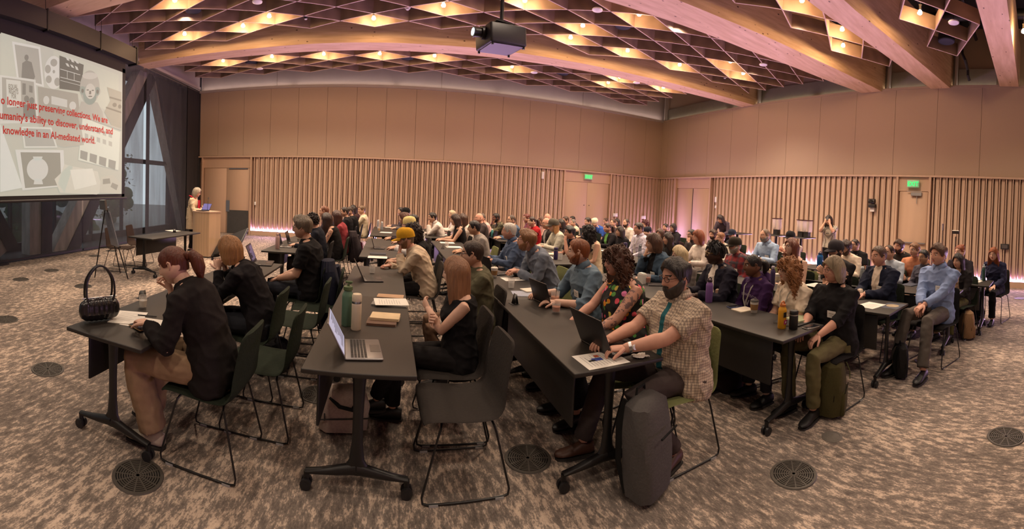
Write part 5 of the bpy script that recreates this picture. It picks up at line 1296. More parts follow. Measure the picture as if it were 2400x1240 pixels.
B('person with black hair and glasses in navy T-shirt, finger at the lips', 1336,545, top=(28,28,38), sleeve='short', hair='quiff', hc=(24,20,20), glasses=(30,28,28), pose='chin', lean=10, hi=1, chair='green', chlabel='green chair under the navy T-shirt', skin='pink')
B('person in grey baseball cap with long fair hair and pale grey top', 1298,529, top=(186,182,166), hair='long', hlen=.16, hc=(176,128,80), cap=((96,90,80),'cap'), hi=1, pose='table', lean=10, chair='green', chlabel='green chair under the grey baseball cap', skin='fair')
B('bald person with glasses in dark jacket over pale shirt', 1281,524, top=(170,164,160), jacket=(44,38,38), hair='bald', glasses=(40,34,34), hi=1, pose='lap', chair='green', chlabel='green chair under the bald head with glasses', skin='pink', at_xy=None)
B('person with long black curls in sleeveless cream top, back turned', 1380,545, top=(214,194,164), sleeve='none', hair='longcurly', hlen=.30, hc=(30,22,22), female=True, hi=1, pose='lap', gaze=50, chair='green', chlabel='green chair under the long black curls', pants=(30,50,46), skin='light')
B('person with dark braid in sleeveless red dress', 1247,519, top=(160,30,36), sleeve='cap', hair='pony', hlen=.24, hc=(56,36,30), female=True, hi=1, pose='table', skin='fair', chair='green', chlabel='green chair under the red dress')
B('person with reddish hair and glasses behind the red dress', 1235,512, top=(120,70,70), hair='short', hc=(100,40,34), glasses=(60,40,40), hi=0, chair='green', chlabel='green chair behind the red dress')
B('dark-haired person in camouflage-pattern shirt, hands at chin', 1163,511, top=(60,56,40), pattern=M_CAMO, hair='short', hc=(26,20,18), pose='pray', lean=16, hi=1, skin='brown', beard=((26,20,18),.5), chair='black', chlabel='black chair under the camouflage shirt')
B('grey-haired person in pale pink shirt with moustache', 1135,511, top=(206,170,162), hair='crop', hc=(100,88,80), pose='table', lean=14, hi=1, skin='pink', chair='black', chlabel='black chair under the pale pink shirt', at_xy=(2.35,9.9))
B('balding person in blue shirt beyond the white-haired blue shirt', 1199,516, top=(70,88,112), hair='receding', hc=(80,64,54), hi=0, skin='light', chair='black', chlabel='black chair beyond the white-haired blue shirt')
# ---------------- row 5
B('person in pale lilac shirt with lanyard and short dark hair', 1497,536, top=(196,188,202), hair='short', hc=(46,34,28), hi=2, pose='lap', lean=2, lanyard=True, badge='C', collar=True, chair='green', chlabel='green chair under the pale lilac shirt', skin='pink', wid=1.05)
B('person with brown tied-back hair in black blazer over a bright green top', 1424,534, top=(110,170,90), jacket=(28,24,28), hair='pony', hc=(62,40,32), female=True, hi=1, pose='table', chair='green', chlabel='green chair under the black blazer and green top', skin='pink')
B('person with shoulder-length dark curls in black patterned top', 1454,543, top=(30,28,32), hair='wavy', hlen=.17, hc=(44,32,28), female=True, hi=1, pose='lap', chair='green', chlabel='green chair under the shoulder-length dark curls')
B('bearded person in white shirt with dark suspenders', 1468,523, top=(206,194,184), hair='receding', hc=(56,38,30), beard=((60,38,28),1.), hi=1, pose='lap', chair='green', chlabel='green chair under the suspenders', extra='susp')
B('person in dark knit beanie in profile', 1517,547, top=(50,60,80), hair='crop', hc=DKH, cap=((30,32,44),'beanie'), hi=1, pose='lap', chair='green', chlabel='green chair under the dark beanie', skin='fair', at_xy=None)
B('person with dark red curly hair against the slatted wall', 1522,530, top=(70,40,48), hair='curlyshort', hc=(80,28,30), female=True, hi=0, at_xy=(6.1,8.45), chair='green', chlabel='green chair under the dark red curls')
B('person with straight brown hair resting the cheek on a hand', 1548,548, top=(60,54,54), hair='long', hlen=.16, hc=(70,44,32), female=True, hi=1, pose='chinR', lean=12, gaze=100, chair='green', chlabel='green chair under the straight brown hair')
B('person with long dark wavy hair in black top with white badge', 1566,560, top=BLK, hair='wavy', hlen=.26, hc=(48,32,28), female=True, hi=1, badge=True, pose='table', chair='green', chlabel='green chair under the long dark wavy hair', at_xy=None)
B('person with short dark hair behind the cheek-resting person', 1560,534, top=(60,50,54), hair='short', hc=DKH, hi=0, chair='green', chlabel='green chair behind the cheek-resting person')
B('person with dark brown hair and glasses close to the tall door', 1578,534, top=(36,32,36), hair='bob', hlen=.12, hc=(40,28,26), glasses=(40,30,30), female=True, hi=0, chair='green', chlabel='green chair close to the tall door')
B('person with brown hair in floral blouse behind the bald glasses wearer', 1270,518, top=(190,150,140), hair='wavy', hlen=.14, hc=(90,58,44), female=True, hi=0, chair='green', chlabel='green chair under the floral blouse')
B('bald person farthest back near the red dress', 1283,510, top=(90,70,66), hair='bald', hi=0, skin='pink', chair='green', chlabel='green chair farthest back')
B('person with long black hair next to the grey cap', 1316,524, top=(60,50,54), hair='long', hlen=.16, hc=DKH, female=True, hi=0, chair='green', chlabel='green chair next to the grey cap')
B('person with short brown hair near the double door', 1326,517, top=(150,120,110), hair='short', hc=BRH, hi=0, chair='green', chlabel='green chair near the double door')
B('person with black hair in dark top before the double door', 1342,515, top=(50,44,46), hair='short', hc=DKH, hi=0, chair='green', chlabel='green chair before the double door')
B('grey-haired person with bare shoulders behind the navy T-shirt', 1343,524, top=(206,190,170), hair='crop', hc=(120,110,100), hi=0, sleeve='cap', chair='green', chlabel='green chair behind the navy T-shirt')
B('person in bright blue shirt and white cap bending forward', 1393,523, top=(44,76,150), sleeve='short', hair='crop', hc=(180,170,150), cap=((206,196,170),'beanie'), hi=1, pose='table', lean=34, pitch=-16, chair='green', chlabel='green chair under the bright blue shirt')
B('person with dark hair left of the bright blue shirt', 1378,520, top=(50,44,48), hair='short', hc=DKH, hi=0, chair='green', chlabel='green chair left of the bright blue shirt')
B('person with brown hair and glasses behind the black blazer', 1420,519, top=(70,54,52), hair='bun', hc=BRH, glasses=(40,30,30), female=True, hi=0, chair='green', chlabel='green chair behind the black blazer')
B('balding person right of the black blazer', 1437,523, top=(80,66,60), hair='receding', hc=BRH, hi=0, chair='green', chlabel='green chair right of the black blazer')
B('person with black hair left of the suspenders', 1447,520, top=(40,34,36), hair='long', hlen=.12, hc=DKH, female=True, hi=0, chair='green', chlabel='green chair left of the suspenders')
# ---------------- row 6 and 7
B('person with coppery shoulder-length hair in white shirt', 1637,556, top=(212,200,190), hair='bob', hlen=.13, hc=(140,74,44), female=True, hi=1, pose='table', chair='green', chlabel='green chair under the coppery hair', badge=True, skin='pink')
B('person with glasses, hand at mouth, behind the coppery hair', 1621,550, top=(60,52,52), hair='short', hc=DKH, glasses=(30,26,26), hi=0, pose='chin', chair='green', chlabel='green chair behind the coppery hair')
B('person with dark brown hair and beard looking up', 1672,550, top=(90,80,78), hair='quiff', hc=(60,38,28), beard=((70,44,30),.7), hi=1, chair='green', chlabel='green chair under the dark beard looking up')
B('person with short ginger-brown hair in pale shirt', 1689,558, top=(186,176,160), hair='short', hc=(130,84,50), hi=1, chair='green', chlabel='green chair under the ginger-brown hair', pose='table')
B('person in navy baseball cap and navy top near the slatted wall', 1716,550, top=(36,38,52), hair='crop', hc=DKH, cap=((34,40,54),'cap'), hi=0, chair='green', chlabel='green chair under the navy cap')
B('grey-bearded person in dark cap and red plaid shirt with badge', 1723,576, top=(90,44,50), pattern=M_PLAID, hair='crop', hc=(150,146,140), cap=((50,44,36),'cap'), glasses=(60,50,44), beard=((176,170,160),1.2), hi=1, badge=True, pose='lap', chair='green', chlabel='green chair under the red plaid shirt', girth=1.15, skin='pink')
B('person with short grey beard in light blue shirt, hands on the table', 1793,552, top=(150,170,196), hair='receding', hc=(112,92,76), beard=((150,140,130),.8), hi=1, badge=True, pose='table', lean=12, chair='green', chlabel='green chair under the light blue shirt', collar=True)
B('person in salmon shirt behind the light blue shirt', 1804,549, top=(206,96,84), sleeve='short', hair='short', hc=(70,40,34), hi=0, at_xy=(6.75,5.15), chair='green', chlabel='green chair under the salmon shirt')
B('person in black cap and white shirt with crossed arms', 1853,557, top=(212,194,180), sleeve='short', hair='crop', hc=DKH, cap=((28,26,28),'cap'), hi=1, pose='cross', chair='green', chlabel='green chair under the black cap and white shirt')
B('person with straight auburn hair and glasses in sleeveless black top', 1856,580, top=BLK, sleeve='none', hair='long', hlen=.20, hc=(110,58,38), female=True, glasses=(60,40,36), hi=1, pose='lap', pitch=8, chair='green', chlabel='green chair under the straight auburn hair', skin='fair')
B('bearded person in dark grey cap behind the grey bob', 1960,588, top=(40,36,38), sleeve='short', hair='crop', hc=DKH, cap=((60,56,60),'cap'), beard=((40,30,26),.7), hi=1, pose='cross', chair='green', chlabel='green chair under the dark grey cap')
B('person with dark beard in white shirt, head bowed', 1983,580, top=(216,198,178), hair='quiff', hc=(54,34,26), beard=((70,40,28),1.2), hi=1, pitch=-20, pose='table', lean=12, chair='green', chlabel='green chair under the bowed head')
B('person with glasses and lanyard in black T-shirt by the wall', 2004,574, top=(28,28,30), sleeve='short', hair='crop', hc=(50,36,30), glasses=(24,22,22), lanyard=True, hi=1, pose='lap', girth=1.15, chair='green', chlabel='green chair under the black T-shirt by the wall')
B('person with short brown hair in open navy shirt over white T-shirt, holding a phone', 2061,600, top=(220,204,186), jacket=(30,34,52), hair='short', hc=(88,64,50), hi=2, badge=True, pose='lap', lean=4, chair='green', chlabel='dark green chair under the open navy shirt', skin='pink', heading=74, RW=(.05,.36,.76), LW=(-.05,.36,.76), pants=(70,66,72), legs={'AR':(.10,.42,.10),'AL':(-.08,.52,.20)}, shoes=(22,20,20))
B('balding person in pale blue shirt behind the open navy shirt', 2084,592, top=(184,194,206), hair='receding', hc=(48,32,26), hi=1, pose='table', chair='green', chlabel='green chair under the pale blue shirt')
B('person with dark beard in charcoal T-shirt leaning forward', 2107,578, top=(52,48,46), sleeve='mid', hair='quiff', hc=(66,46,36), beard=((44,30,26),1.2), hi=1, pose='table', lean=18, chair='green', chlabel='green chair under the charcoal T-shirt', wid=1.08)
B('person with short black hair and glasses in grey blouse with badge', 2165,602, top=(72,70,82), hair='short', hc=(26,22,24), female=True, glasses=(80,70,70), hi=2, badge=True, pose='lap', lean=-2, heading=74, chair='black', chlabel='black chair under the grey blouse', skin='asian', pants=(36,34,38))
B('tall person in light blue dress shirt with badge, hands in the lap', 2200,597, top=(132,150,190), hair='quiff', hc=(92,64,48), hi=2, badge=True, pose='lap', lean=-2, slump=10, chair='black', chlabel='black chair under the light blue dress shirt', skin='pink', heading=76, collar=True, wid=1.05, pants=(92,84,78), RW=(.02,.30,.66), LW=(-.04,.33,.68), legs={'KR':(.10,.44,.58),'KL':(-.14,.42,.54),'AR':(.12,.60,.10),'AL':(-.2,.58,.10)}, shoes=(26,24,24))
B('person mostly hidden behind the short black hair and grey blouse', 2176,582, top=(180,120,90), hair='short', hc=(130,90,60), hi=0, at_xy=(6.5,1.95), chair='green', chlabel='green chair behind the grey blouse')
B('person with long dark hair in black jacket and olive trousers', 2247,612, top=(176,150,128), jacket=(34,30,32), hair='long', hlen=.24, hc=(34,24,26), female=True, hi=2, pose='lap', lean=2, heading=72, chair='green', chlabel='dark green chair under the black jacket and olive trousers', skin='light', pants=(84,80,48))
B('red-haired person with a bun in dark shirt beside the music stand', 2251,580, top=(44,38,46), sleeve='short', hair='bun', hc=(140,72,40), female=True, hi=1, chair='green', chlabel='green chair under the red bun', skin='fair', at_xy=(6.75,1.25))
B('person with long wavy red hair in navy cardigan at the last table', 2329,596, top=(40,42,66), hair='wavy', hlen=.25, hc=(140,76,42), female=True, glasses=(150,130,110), hi=2, pose='lap', heading=76, gaze=78, chair='black', chlabel='black chair under the long wavy red hair', skin='fair', badge=False, pants=(26,24,28), shoes=(22,20,20))
# ---------------- standing people
pr_ = B('presenter with silver hair, cream cardigan and red scarf standing behind the podium', at_xy=(-4.93,9.42), top=(206,186,156), hair='bob', hlen=.13, hc=(170,158,140), female=True, glasses=(30,26,26), seat=False, heading=-78, gaze=-78, pitch=-14, pose='table', RW=(.12,.30,1.10), LW=(-.14,.30,1.10), hi=2, pants=(22,20,22), skin='fair', group=None, lean=4, size=1.0)
MB().rings([[ (sx, sy, z) for sx,sy in ((-.085,.165),(-.03,.19),(-.03,.205),(-.095,.175))] for z in (.98,1.36)], smooth=False).rings([[ (sx, sy, z) for sx,sy in ((.03,.19),(.085,.165),(.095,.175),(.03,.205))] for z in (.98,1.36)], smooth=False).tube([(-.07,.10,1.38),(-.085,0,1.44),(0,-.075,1.46),(.085,0,1.44),(.07,.10,1.38)], .028, 10, flat=.6).build('scarf', cloth('red_scarf', (176,30,50)), pr_[0])
MB().rings([[((r+.006*sin(k*2.3))*cos(2*pi*k/26), r*.78*sin(2*pi*k/26)+yo, z) for k in range(26)] for r,z,yo in ((.20,.62,0),(.195,.8,0),(.19,.98,0),(.18,1.15,0))]).build('cardigan_skirt', cloth('top_206_186_156',(206,186,156)), pr_[0])
B('person standing at the back wall raising a camera, black and white blouse', at_xy=(8.9,4.88), top=(150,140,130), pattern=M_DOTS, sleeve='short', hair='long', hlen=.20, hc=(48,32,28), female=True, seat=False, heading=100, gaze=100, pitch=0, RW='F', LW='F', curl=1.2, hi=1, pants=(24,22,26), group=None)
B('person with long dark hair bending over equipment by the back wall', at_xy=(8.7,8.2), top=(70,60,70), pattern=None, hair='long', hlen=.24, hc=(40,28,26), female=True, seat=False, heading=110, lean=44, pitch=-30, hi=0, pants=(24,22,26), group=None, pose='table', RW=(.1,.5,.95), LW=(-.1,.5,.95))
run_jobs()
# ================================================================ THINGS ON TABLES, FLOOR AND WALLS
TZ = .735
def onto(px, py, z=TZ): p = atz(px,py,z); return (p.x,p.y,z)
M_PAPER = mat('white_paper', (.72,.68,.62), rough=.8, amt=.02); M_INK = mat('printed_ink', (.28,.27,.27), amt=.02)
M_ALU = mat('grey_aluminium', (.28,.27,.27), rough=.35, metal=.7, amt=.04); M_DARKALU = mat('dark_aluminium', (.045,.04,.042), rough=.38, metal=.5)
def paper(name, label, px, py, rz, w=.216, h=.28, mt=None, z=TZ, lines=True, group=None, n=1, cat='paper'):
    x,y,z = onto(px,py,z); t = thing(name, label, cat, (x,y,z), rz, group)
    m = MB()
    for k in range(n): m.box((0.004*k,0.003*k,.0008+.0012*k), (w,h,.001), rz=.02*k)
    m.build('sheet', mt or M_PAPER, t)
    if lines:
        l = MB(); zz = .0017+.0012*(n-1)
        for k in range(9): l.box((-.01*(k%3),h*.36-k*h*.075,zz), (w*(.74-.12*(k%3)),.003,.0003))
        l.build('printed_lines', M_INK, t)
    return t
def laptop(label, px, py, rz, tilt=105, w=.31, d=.22, body=None, screen=(16,16,20), on=False, doc=False, z=TZ):
    """base lies along x; the user sits at local +y"""
    body = body or M_DARKALU
    x,y,z = onto(px,py,z); t = thing('laptop', label, 'laptop', (x,y,z), rz+pi)
    b = MB().rbox((0,0,.008), (w,d,.014), r=.012).build('base', body, t)
    k = MB()
    for r in range(5):
        for c in range(13): k.box((-w*.42+c*w*.07,-.065+r*.019,.0158), (w*.058,.015,.0015))
    k.build('keyboard', M_BLKPL, b)
    MB().box((0,.072,.0154), (.11,.06,.0006)).build('touchpad', mat('touchpad',(.06,.055,.055),rough=.3), b)
    R = Matrix.Translation((0,-d/2+.004,.014)) @ Matrix.Rotation(radians(tilt-90),4,'X')
    l = MB().rbox((0,0,d*.5), (w,.007,d), r=.004, M=R).build('lid', body, t)
    if on:
        e = srgb(*screen)
        s = MB().box((0,.0042,d*.52), (w*.95,.0012,d*.88), M=R).build('screen', mat('screen_%d_%d_%d' % screen, e, rough=.2, emit=e, es=.9, amt=.01), l)
        if doc:
            q = MB(); rn = random.Random(4)
            for i in range(18):
                ww = w*rn.uniform(.35,.72); q.box((-w*.40+ww/2,.0052,d*(.88-.042*i)), (ww,.0006,d*.014), M=R)
            q.build('screen_text', mat('screen_text_%d' % screen[0], (.08,.08,.10) if screen[0] > 100 else srgb(120,110,150), emit=None if screen[0] > 100 else srgb(120,110,150), es=.7, amt=.01), s)
    else: MB().box((0,.0042,d*.52), (w*.95,.0012,d*.88), M=R).build('screen', mat('screen_off', (.01,.01,.012), rough=.15), l)
    return t
def bottle(label, px, py, col, h=.25, r=.036, cap=(200,190,175), kind='flask', name='water_bottle', z=TZ, rough=.45, clear=False, cat='bottle', extra=None):
    x,y,z = onto(px,py,z); t = thing(name, label, cat, (x,y,z))
    bm_ = glassmat('clear_plastic_%d' % col[0], srgb(*col), .08, .45) if clear else mat('bottle_%d_%d_%d' % col, srgb(*col), rough=rough, scale=6, amt=.03)
    MB().lathe([(r*.92,0),(r,.006),(r,h*.70),(r*.96,h*.76),(r*.62,h*.85),(r*.60,h*.88)], 26).build('body', bm_, t)
    cm = mat('cap_%d_%d_%d' % cap, srgb(*cap), rough=.5)
    if kind == 'flask': MB().lathe([(r*.62,h*.865),(r*.72,h*.875),(r*.72,h*.97),(r*.60,h)], 22).build('lid', cm, t)
    elif kind == 'straight': 
        MB().lathe([(r*.98,h*.80),(r*1.0,h*.81),(r*1.0,h*.96),(r*.85,h)], 26).build('lid', cm, t); MB().lathe([(r*.97,h*.74),(r*.98,h*.745),(r*.98,h*.80)], 26).build('neck_ring', M_STEEL, t)
    elif kind == 'spout':
        c = MB().lathe([(r*.75,h*.86),(r*.82,h*.87),(r*.80,h*.95),(r*.5,h*.97)], 22); c.tube([(0,0,h*.96),(.005,0,h*1.02),(.03,0,h*1.05),(-.02,0,h*1.06)], .009, 8); c.build('lid', cm, t)
    elif kind == 'loop':
        c = MB().lathe([(r*.7,h*.87),(r*.75,h*.88),(r*.72,h*.95)], 20); c.tube([(-r*.6,0,h*.94),(-r*.5,0,h*1.02),(0,0,h*1.06),(r*.5,0,h*1.02),(r*.6,0,h*.94)], .006, 8); c.build('lid', cm, t)
    return t
def glass(label, px, py, h=.10, r=.035, liquid=None, z=TZ, straw=False, name='drinking_glass', cat='glass', ice=False):
    x,y,z = onto(px,py,z); t = thing(name, label, cat, (x,y,z))
    MB().lathe([(.001,0),(r*.8,0),(r*.86,.01),(r,h),(r*.95,h),(r*.80,.012),(.001,.010)], 26, cap=False).build('glass', glassmat('tumbler_glass', (.85,.82,.78,1), .03, .22), t)
    lc = srgb(*liquid) if liquid else (.6,.6,.58,1)
    MB().lathe([(.001,.012),(r*.80,.013),(r*.90,h*.62),(.001,h*.62)], 22, cap=False).build('drink', glassmat('drink_%s' % str(liquid), lc, .05, .75 if liquid else .18), t)
    if straw: MB().tube([(0,0,.02),(.02,.01,h*1.5)], .003, 6).build('straw', M_BLKPL, t)
    return t
def papercup(label, px, py, sleeve=(150,112,70), z=TZ, h=.12, lid=(222,212,198)):
    x,y,z = onto(px,py,z); t = thing('coffee_cup', label, 'cup', (x,y,z))
    MB().lathe([(.028,0),(.030,.002),(.040,h*.9),(.041,h*.9)], 26).build('cup', M_PAPER, t)
    if sleeve: MB().lathe([(.0325,h*.25),(.0335,h*.25),(.0392,h*.68),(.038,h*.68)], 26, cap=False).build('sleeve', mat('cardboard_%d' % sleeve[0], srgb(*sleeve), rough=.9), t)
    MB().lathe([(.042,h*.88),(.044,h*.90),(.042,h*.95),(.036,h*1.0),(.034,h*.99),(.001,h*.985)], 26).build('lid', mat('cup_lid_%d' % lid[0], srgb(*lid), rough=.4), t)
    return t
def phone(label, px, py, rz, col=(20,20,22), z=TZ):
    x,y,z = onto(px,py,z); t = thing('smartphone', label, 'phone', (x,y,z), rz)
    MB().rbox((0,0,.005), (.075,.15,.009), r=.010).build('case', mat('phone_%d_%d_%d' % col, srgb(*col), rough=.35, metal=.3), t)
    MB().rbox((0,0,.0102), (.068,.142,.0014), r=.008, seg=2).build('screen', mat('phone_glass', (.02,.02,.025), rough=.08), t)
    return t
def book(label, px, py, rz, w=.15, h=.21, th=.014, col=(210,190,160), z=TZ, name='notebook', cat='notebook'):
    x,y,z = onto(px,py,z); t = thing(name, label, cat, (x,y,z), rz)
    MB().box((0,0,th/2), (w-.006,h-.006,th-.004)).build('pages', M_PAPER, t)
    MB().rbox((0,0,th-.001), (w,h,.003), r=.006, seg=2).rbox((0,0,.0015), (w,h,.003), r=.006, seg=2).box((-w/2+.001,0,th/2), (.003,h-.01,th)).build('cover', mat('cover_%d_%d_%d' % col, srgb(*col), rough=.7, scale=12), t)
    return t
def tent_card(label, px, py, rz, col=(24,22,22), h=.07):
    x,y,z = onto(px,py); m = MB()
    m.add([(-.03,-.02,.001),(.03,-.02,.001),(.03,.0,h),(-.03,.0,h),(-.03,.022,.001),(.03,.022,.001)], [(0,1,2,3),(3,2,5,4)]); m.box((0,.01,.0015),(.085,.07,.003))
    o = m.build('table_stand', mat('stand_%d' % col[0], srgb(*col), rough=.5), loc=(x,y,z), rz=rz); s = o.modifiers.new('s','SOLIDIFY'); s.thickness = .003
    return tag(o, label, 'small stand')
# --- row 1, near end
x,y,z = onto(233,752); hb = thing('handbag', 'black gathered leather handbag with tall twin handles on the nearest table', 'handbag', (x,y,z), radians(62), scale=1.22)
M_LEATH = mat('black_leather', (.010,.009,.010), rough=.28, scale=25, bump=.3, coat=.2)
m = MB(); L_ = .25; rr = []
for i in range(33):
    u = -1+2*i/32; wq = (1-abs(u)**5)**.5 if abs(u) < 1 else .02; ru = .005*sin(u*26)
    rr.append([(u*L_/2, (.046+ru*.5)*wq*cos(2*pi*k/20)*(1.1 if sin(2*pi*k/20) < 0 else .85), .070+(.066+ru*.35)*wq*sin(2*pi*k/20)*(1 if sin(2*pi*k/20)>0 else .98)) for k in range(20)])
m.rings(rr); bg = m.build('body', M_LEATH, hb)
for sy in (-1,1):
    MB().tube(smooth_path([(-.075,sy*.022,.12),(-.085,sy*.020,.16),(-.078,sy*.015,.24),(-.04,sy*.010,.30),(0,sy*.008,.32),(.04,sy*.010,.30),(.078,sy*.015,.24),(.085,sy*.020,.16),(.075,sy*.022,.12)]), .0065, 10).build('handle', M_LEATH, hb)
    for sx in (-1,1): MB().rbox((sx*.078,sy*.030,.095), (.022,.006,.035), r=.003, seg=1).build('handle_tab', M_LEATH, hb)
MB().tube([(-.105,0,.137),(.105,0,.137)], .003, 6).build('zip', M_STEEL, hb)
paper('paper_sheet', 'white printed sheets beside the black handbag', 300,745, radians(20), n=3)
paper('paper_sheet', 'white printed sheet under the gold-edged phone', 338,757, radians(100), n=1)
phone('gold-edged smartphone lying on white paper beside the handbag', 325,768, radians(68), (176,140,90), TZ+.004)
glass('glass tumbler of milky drink at the nearest table', 335,722, liquid=(206,196,180))
tent_card('small dark table stand with a pale card beside the tumbler', 334,700, radians(70))
MB_pen = MB().tube([(-.07,0,.006),(.07,0,.006)], .0045, 8).build('pen', M_BLKPL, loc=onto(345,742,TZ+.002), rz=radians(20)); tag(MB_pen, 'black pen on the papers at the nearest table', 'pen')
laptop('black laptop with code on a dark screen and violet-lit keys', 618,618, radians(100), tilt=112, w=.34, d=.24, screen=(30,26,40), on=True, doc=True)
x,y,z = onto(520,665); tag(MB().rbox((0,0,.012),(.16,.1,.02),r=.01).build('card_holder', M_BLKPL, loc=(x,y,z), rz=.6), 'black case in front of the blonde windbreaker', 'case')
bottle('pale pink flask with two stickers on the second table of the first row', 650,583, (204,170,164), .25, .034, (210,180,170), 'loop')
laptop('slim grey laptop beside the pink flask', 672,578, radians(95), w=.29, d=.20, body=M_ALU)
laptop('black laptop open behind the pink flask', 690,570, radians(95), w=.30, d=.20)
glass('glass jar of green-gold tea behind two laptops', 701,567, h=.11, r=.045, liquid=(120,100,60), name='tea_jar')
# --- row 2
laptop('dark laptop showing a white document at the near end of the second row', 850,822, radians(97), tilt=118, w=.31, d=.22, body=M_ALU, screen=(150,150,172), on=True, doc=True)
bottle('tall green insulated bottle with white flip lid', 813,762, (96,128,108), .29, .040, (84,104,66), 'spout')
bottle('cream cylindrical vacuum flask beside the green bottle', 834,772, (222,204,180), .245, .034, (222,206,180), 'straight')
book('cream notebook on top of the brown one', 903,745, radians(84), .15, .215, .018, (216,190,152), TZ+.017)
book('brown notebook under the cream one', 895,757, radians(86), .15, .215, .016, (104,76,60))
laptop_closed = book('closed silver laptop under loose printed pages', 915,712, radians(82), .21, .30, .014, (130,124,120), name='closed_laptop', cat='laptop')
paper('paper_sheet', 'loose printed pages on the closed silver laptop', 917,708, radians(95), z=TZ+.016, n=2)
book('tan folder sticking out behind the printed pages', 915,695, radians(84), .12, .24, .006, (176,140,108), TZ, 'folder', 'folder')
laptop('black laptop used by the mustard-capped person', 872,655, radians(100), tilt=115, w=.30, d=.21)
glass('water glass beside the black laptop in the second row', 872,641)
laptop('thin dark tablet laptop in the third table of the second row', 888,582, radians(95), w=.26, d=.18)
book('dark tablet lying flat with a lit blue-grey screen', 886,595, radians(90), .18, .25, .008, (36,34,48), TZ, 'tablet', 'tablet')
paper('paper_sheet', 'open white booklet at the table edge beside the tablet', 885,603, radians(90), .2, .28)
paper('paper_sheet', 'pages in front of the curly black-topped person', 905,545, radians(80)); paper('paper_sheet', 'pages at the far end of the second row', 915,533, radians(80))
bottle('clear water bottle at the far end of the second row, taller one', 886,536, (170,180,190), .23, .034, (230,230,235), 'flask', clear=True)
bottle('clear water bottle at the far end of the second row, shorter one', 895,538, (168,178,186), .20, .032, (230,230,235), 'flask', clear=True)
glass('glass of orange juice near the clear bottles', 888,541, liquid=(210,150,50))
# --- row 3
laptop('big black laptop under the bearded person\'s hands', 1432,812, radians(96), tilt=114, w=.36, d=.25)
fl = paper('event_flyer', 'white printed flyer with a blue block at the near end of the third row', 1408,843, radians(92), .22, .28)
MB().box((.01,.02,.0022), (.04,.07,.0003)).build('blue_block', mat('flyer_blue', srgb(60,76,150)), fl); MB().box((.055,.0,.0024), (.03,.03,.0003)).build('orange_block', mat('flyer_orange', srgb(190,90,60)), fl); MB().box((.0,.06,.0024), (.018,.045,.0003)).build('dark_block', M_BLKPL, fl)
m = MB(); rn = random.Random(9)
m.grid(lambda u,v: ((u-.5)*.09+.006*sin(v*9), (v-.5)*.07+.006*sin(u*11), .006+.010*abs(noise.noise(Vector((u*5,v*5,3))))+.004), 16, 14)
nk = m.build('paper_napkin', M_PAPER, loc=onto(1500,837)); sdf = nk.modifiers.new('s','SOLIDIFY'); sdf.thickness=.003; tag(nk, 'crumpled white napkin beside the big black laptop', 'napkin')
glass('plastic cup of iced coffee with a dark straw, behind the short glass', 1300,716, h=.13, r=.042, liquid=(190,120,80), straw=True, name='iced_coffee_cup', cat='cup')
glass('short glass of iced coffee in front of the plastic cup', 1303,733, h=.085, r=.038, liquid=(180,104,66), name='iced_coffee_glass')
laptop('thin black laptop behind the iced coffees', 1293,710, radians(100), tilt=108, w=.31, d=.21)
tent_card('small black phone stand on the third row table', 1207,712, radians(100), h=.09)
book('white notebook on leaflets near the denim shirt', 1247,681, radians(100), .15, .21, .012, (214,202,186), TZ+.004)
paper('leaflet', 'blue and white leaflets under the white notebook', 1235,689, radians(80), n=3, cat='leaflet', mt=mat('leaflet_blue', srgb(150,156,176), amt=.2, scale=12))
glass('water glass between the two black stands in the third row', 1198,676, h=.10)
paper('paper_sheet', 'white sheet near the coffee cup in the third row', 1203,654, radians(95), .2, .26)
papercup('paper coffee cup with patterned sleeve near the laptop in the third row', 1158,650)
laptop('dark laptop behind the paper coffee cup', 1160,640, radians(105), tilt=110, w=.33, d=.22)
glass('water glass on the far third-row table', 1047,579); tent_card('black stand beside the far third-row glass', 1038,583, radians(90))
paper('paper_sheet', 'sheets on the far third-row table, nearer pair', 1063,579, radians(90)); paper('paper_sheet', 'sheets on the far third-row table, middle pair', 1048,569, radians(90))
paper('paper_sheet', 'sheets before the white shirt at the back', 1022,543, radians(80)); paper('paper_sheet', 'sheets in front of the white blouse', 1035,550, radians(80))
# --- row 4
bottle('purple ombre water bottle with dark loop cap', 1661,708, (128,92,158), .235, .036, (60,40,60), 'loop')
m = MB(); m.box((0,0,.05), (.14,.05,.10)); bx2 = m.build('card_box', mat('patterned_card', srgb(206,186,160), kind='check', scale=60, col2=srgb(170,120,90)), loc=onto(1685,699), rz=radians(30)); tag(bx2, 'small patterned card box beside the purple bottle', 'box')
phone('blue smartphone beside the notepad', 1722,720, radians(75), (40,60,110))
book('white notepad with a pen under the coffee cup side', 1742,727, radians(85), .14, .19, .010, (208,196,176))
papercup('white paper cup with brown sleeve and dark lid in the fourth row', 1767,733, lid=(40,34,32))
yb = bottle('yellow metal bottle with stickers and orange loop cap', 1832,769, (214,152,36), .205, .035, (190,110,50), 'loop')
MB().box((-.012,-.0345,.115), (.034,.004,.04), rz=0).build('black_sticker', M_BLKPL, yb); MB().box((.0,-.0345,.055), (.038,.004,.034)).build('pink_sticker', mat('sticker_pink', srgb(180,60,110)), yb); MB().box((.0,-.0368,.055), (.016,.001,.012)).build('white_mark', M_PAPER, yb)
bottle('matte black cylindrical tumbler beside the yellow bottle', 1859,771, (22,20,22), .15, .036, (20,18,20), 'straight')
laptop_b = book('thin black portfolio under the notebooks', 1862,755, radians(88), .23, .31, .010, (22,20,22), name='portfolio', cat='portfolio')
book('pale green notebook on the black portfolio', 1875,748, radians(84), .16, .22, .014, (170,176,140), TZ+.011)
phone('black smartphone with white edge at the fourth-row table corner', 1900,768, radians(80), (150,146,140))
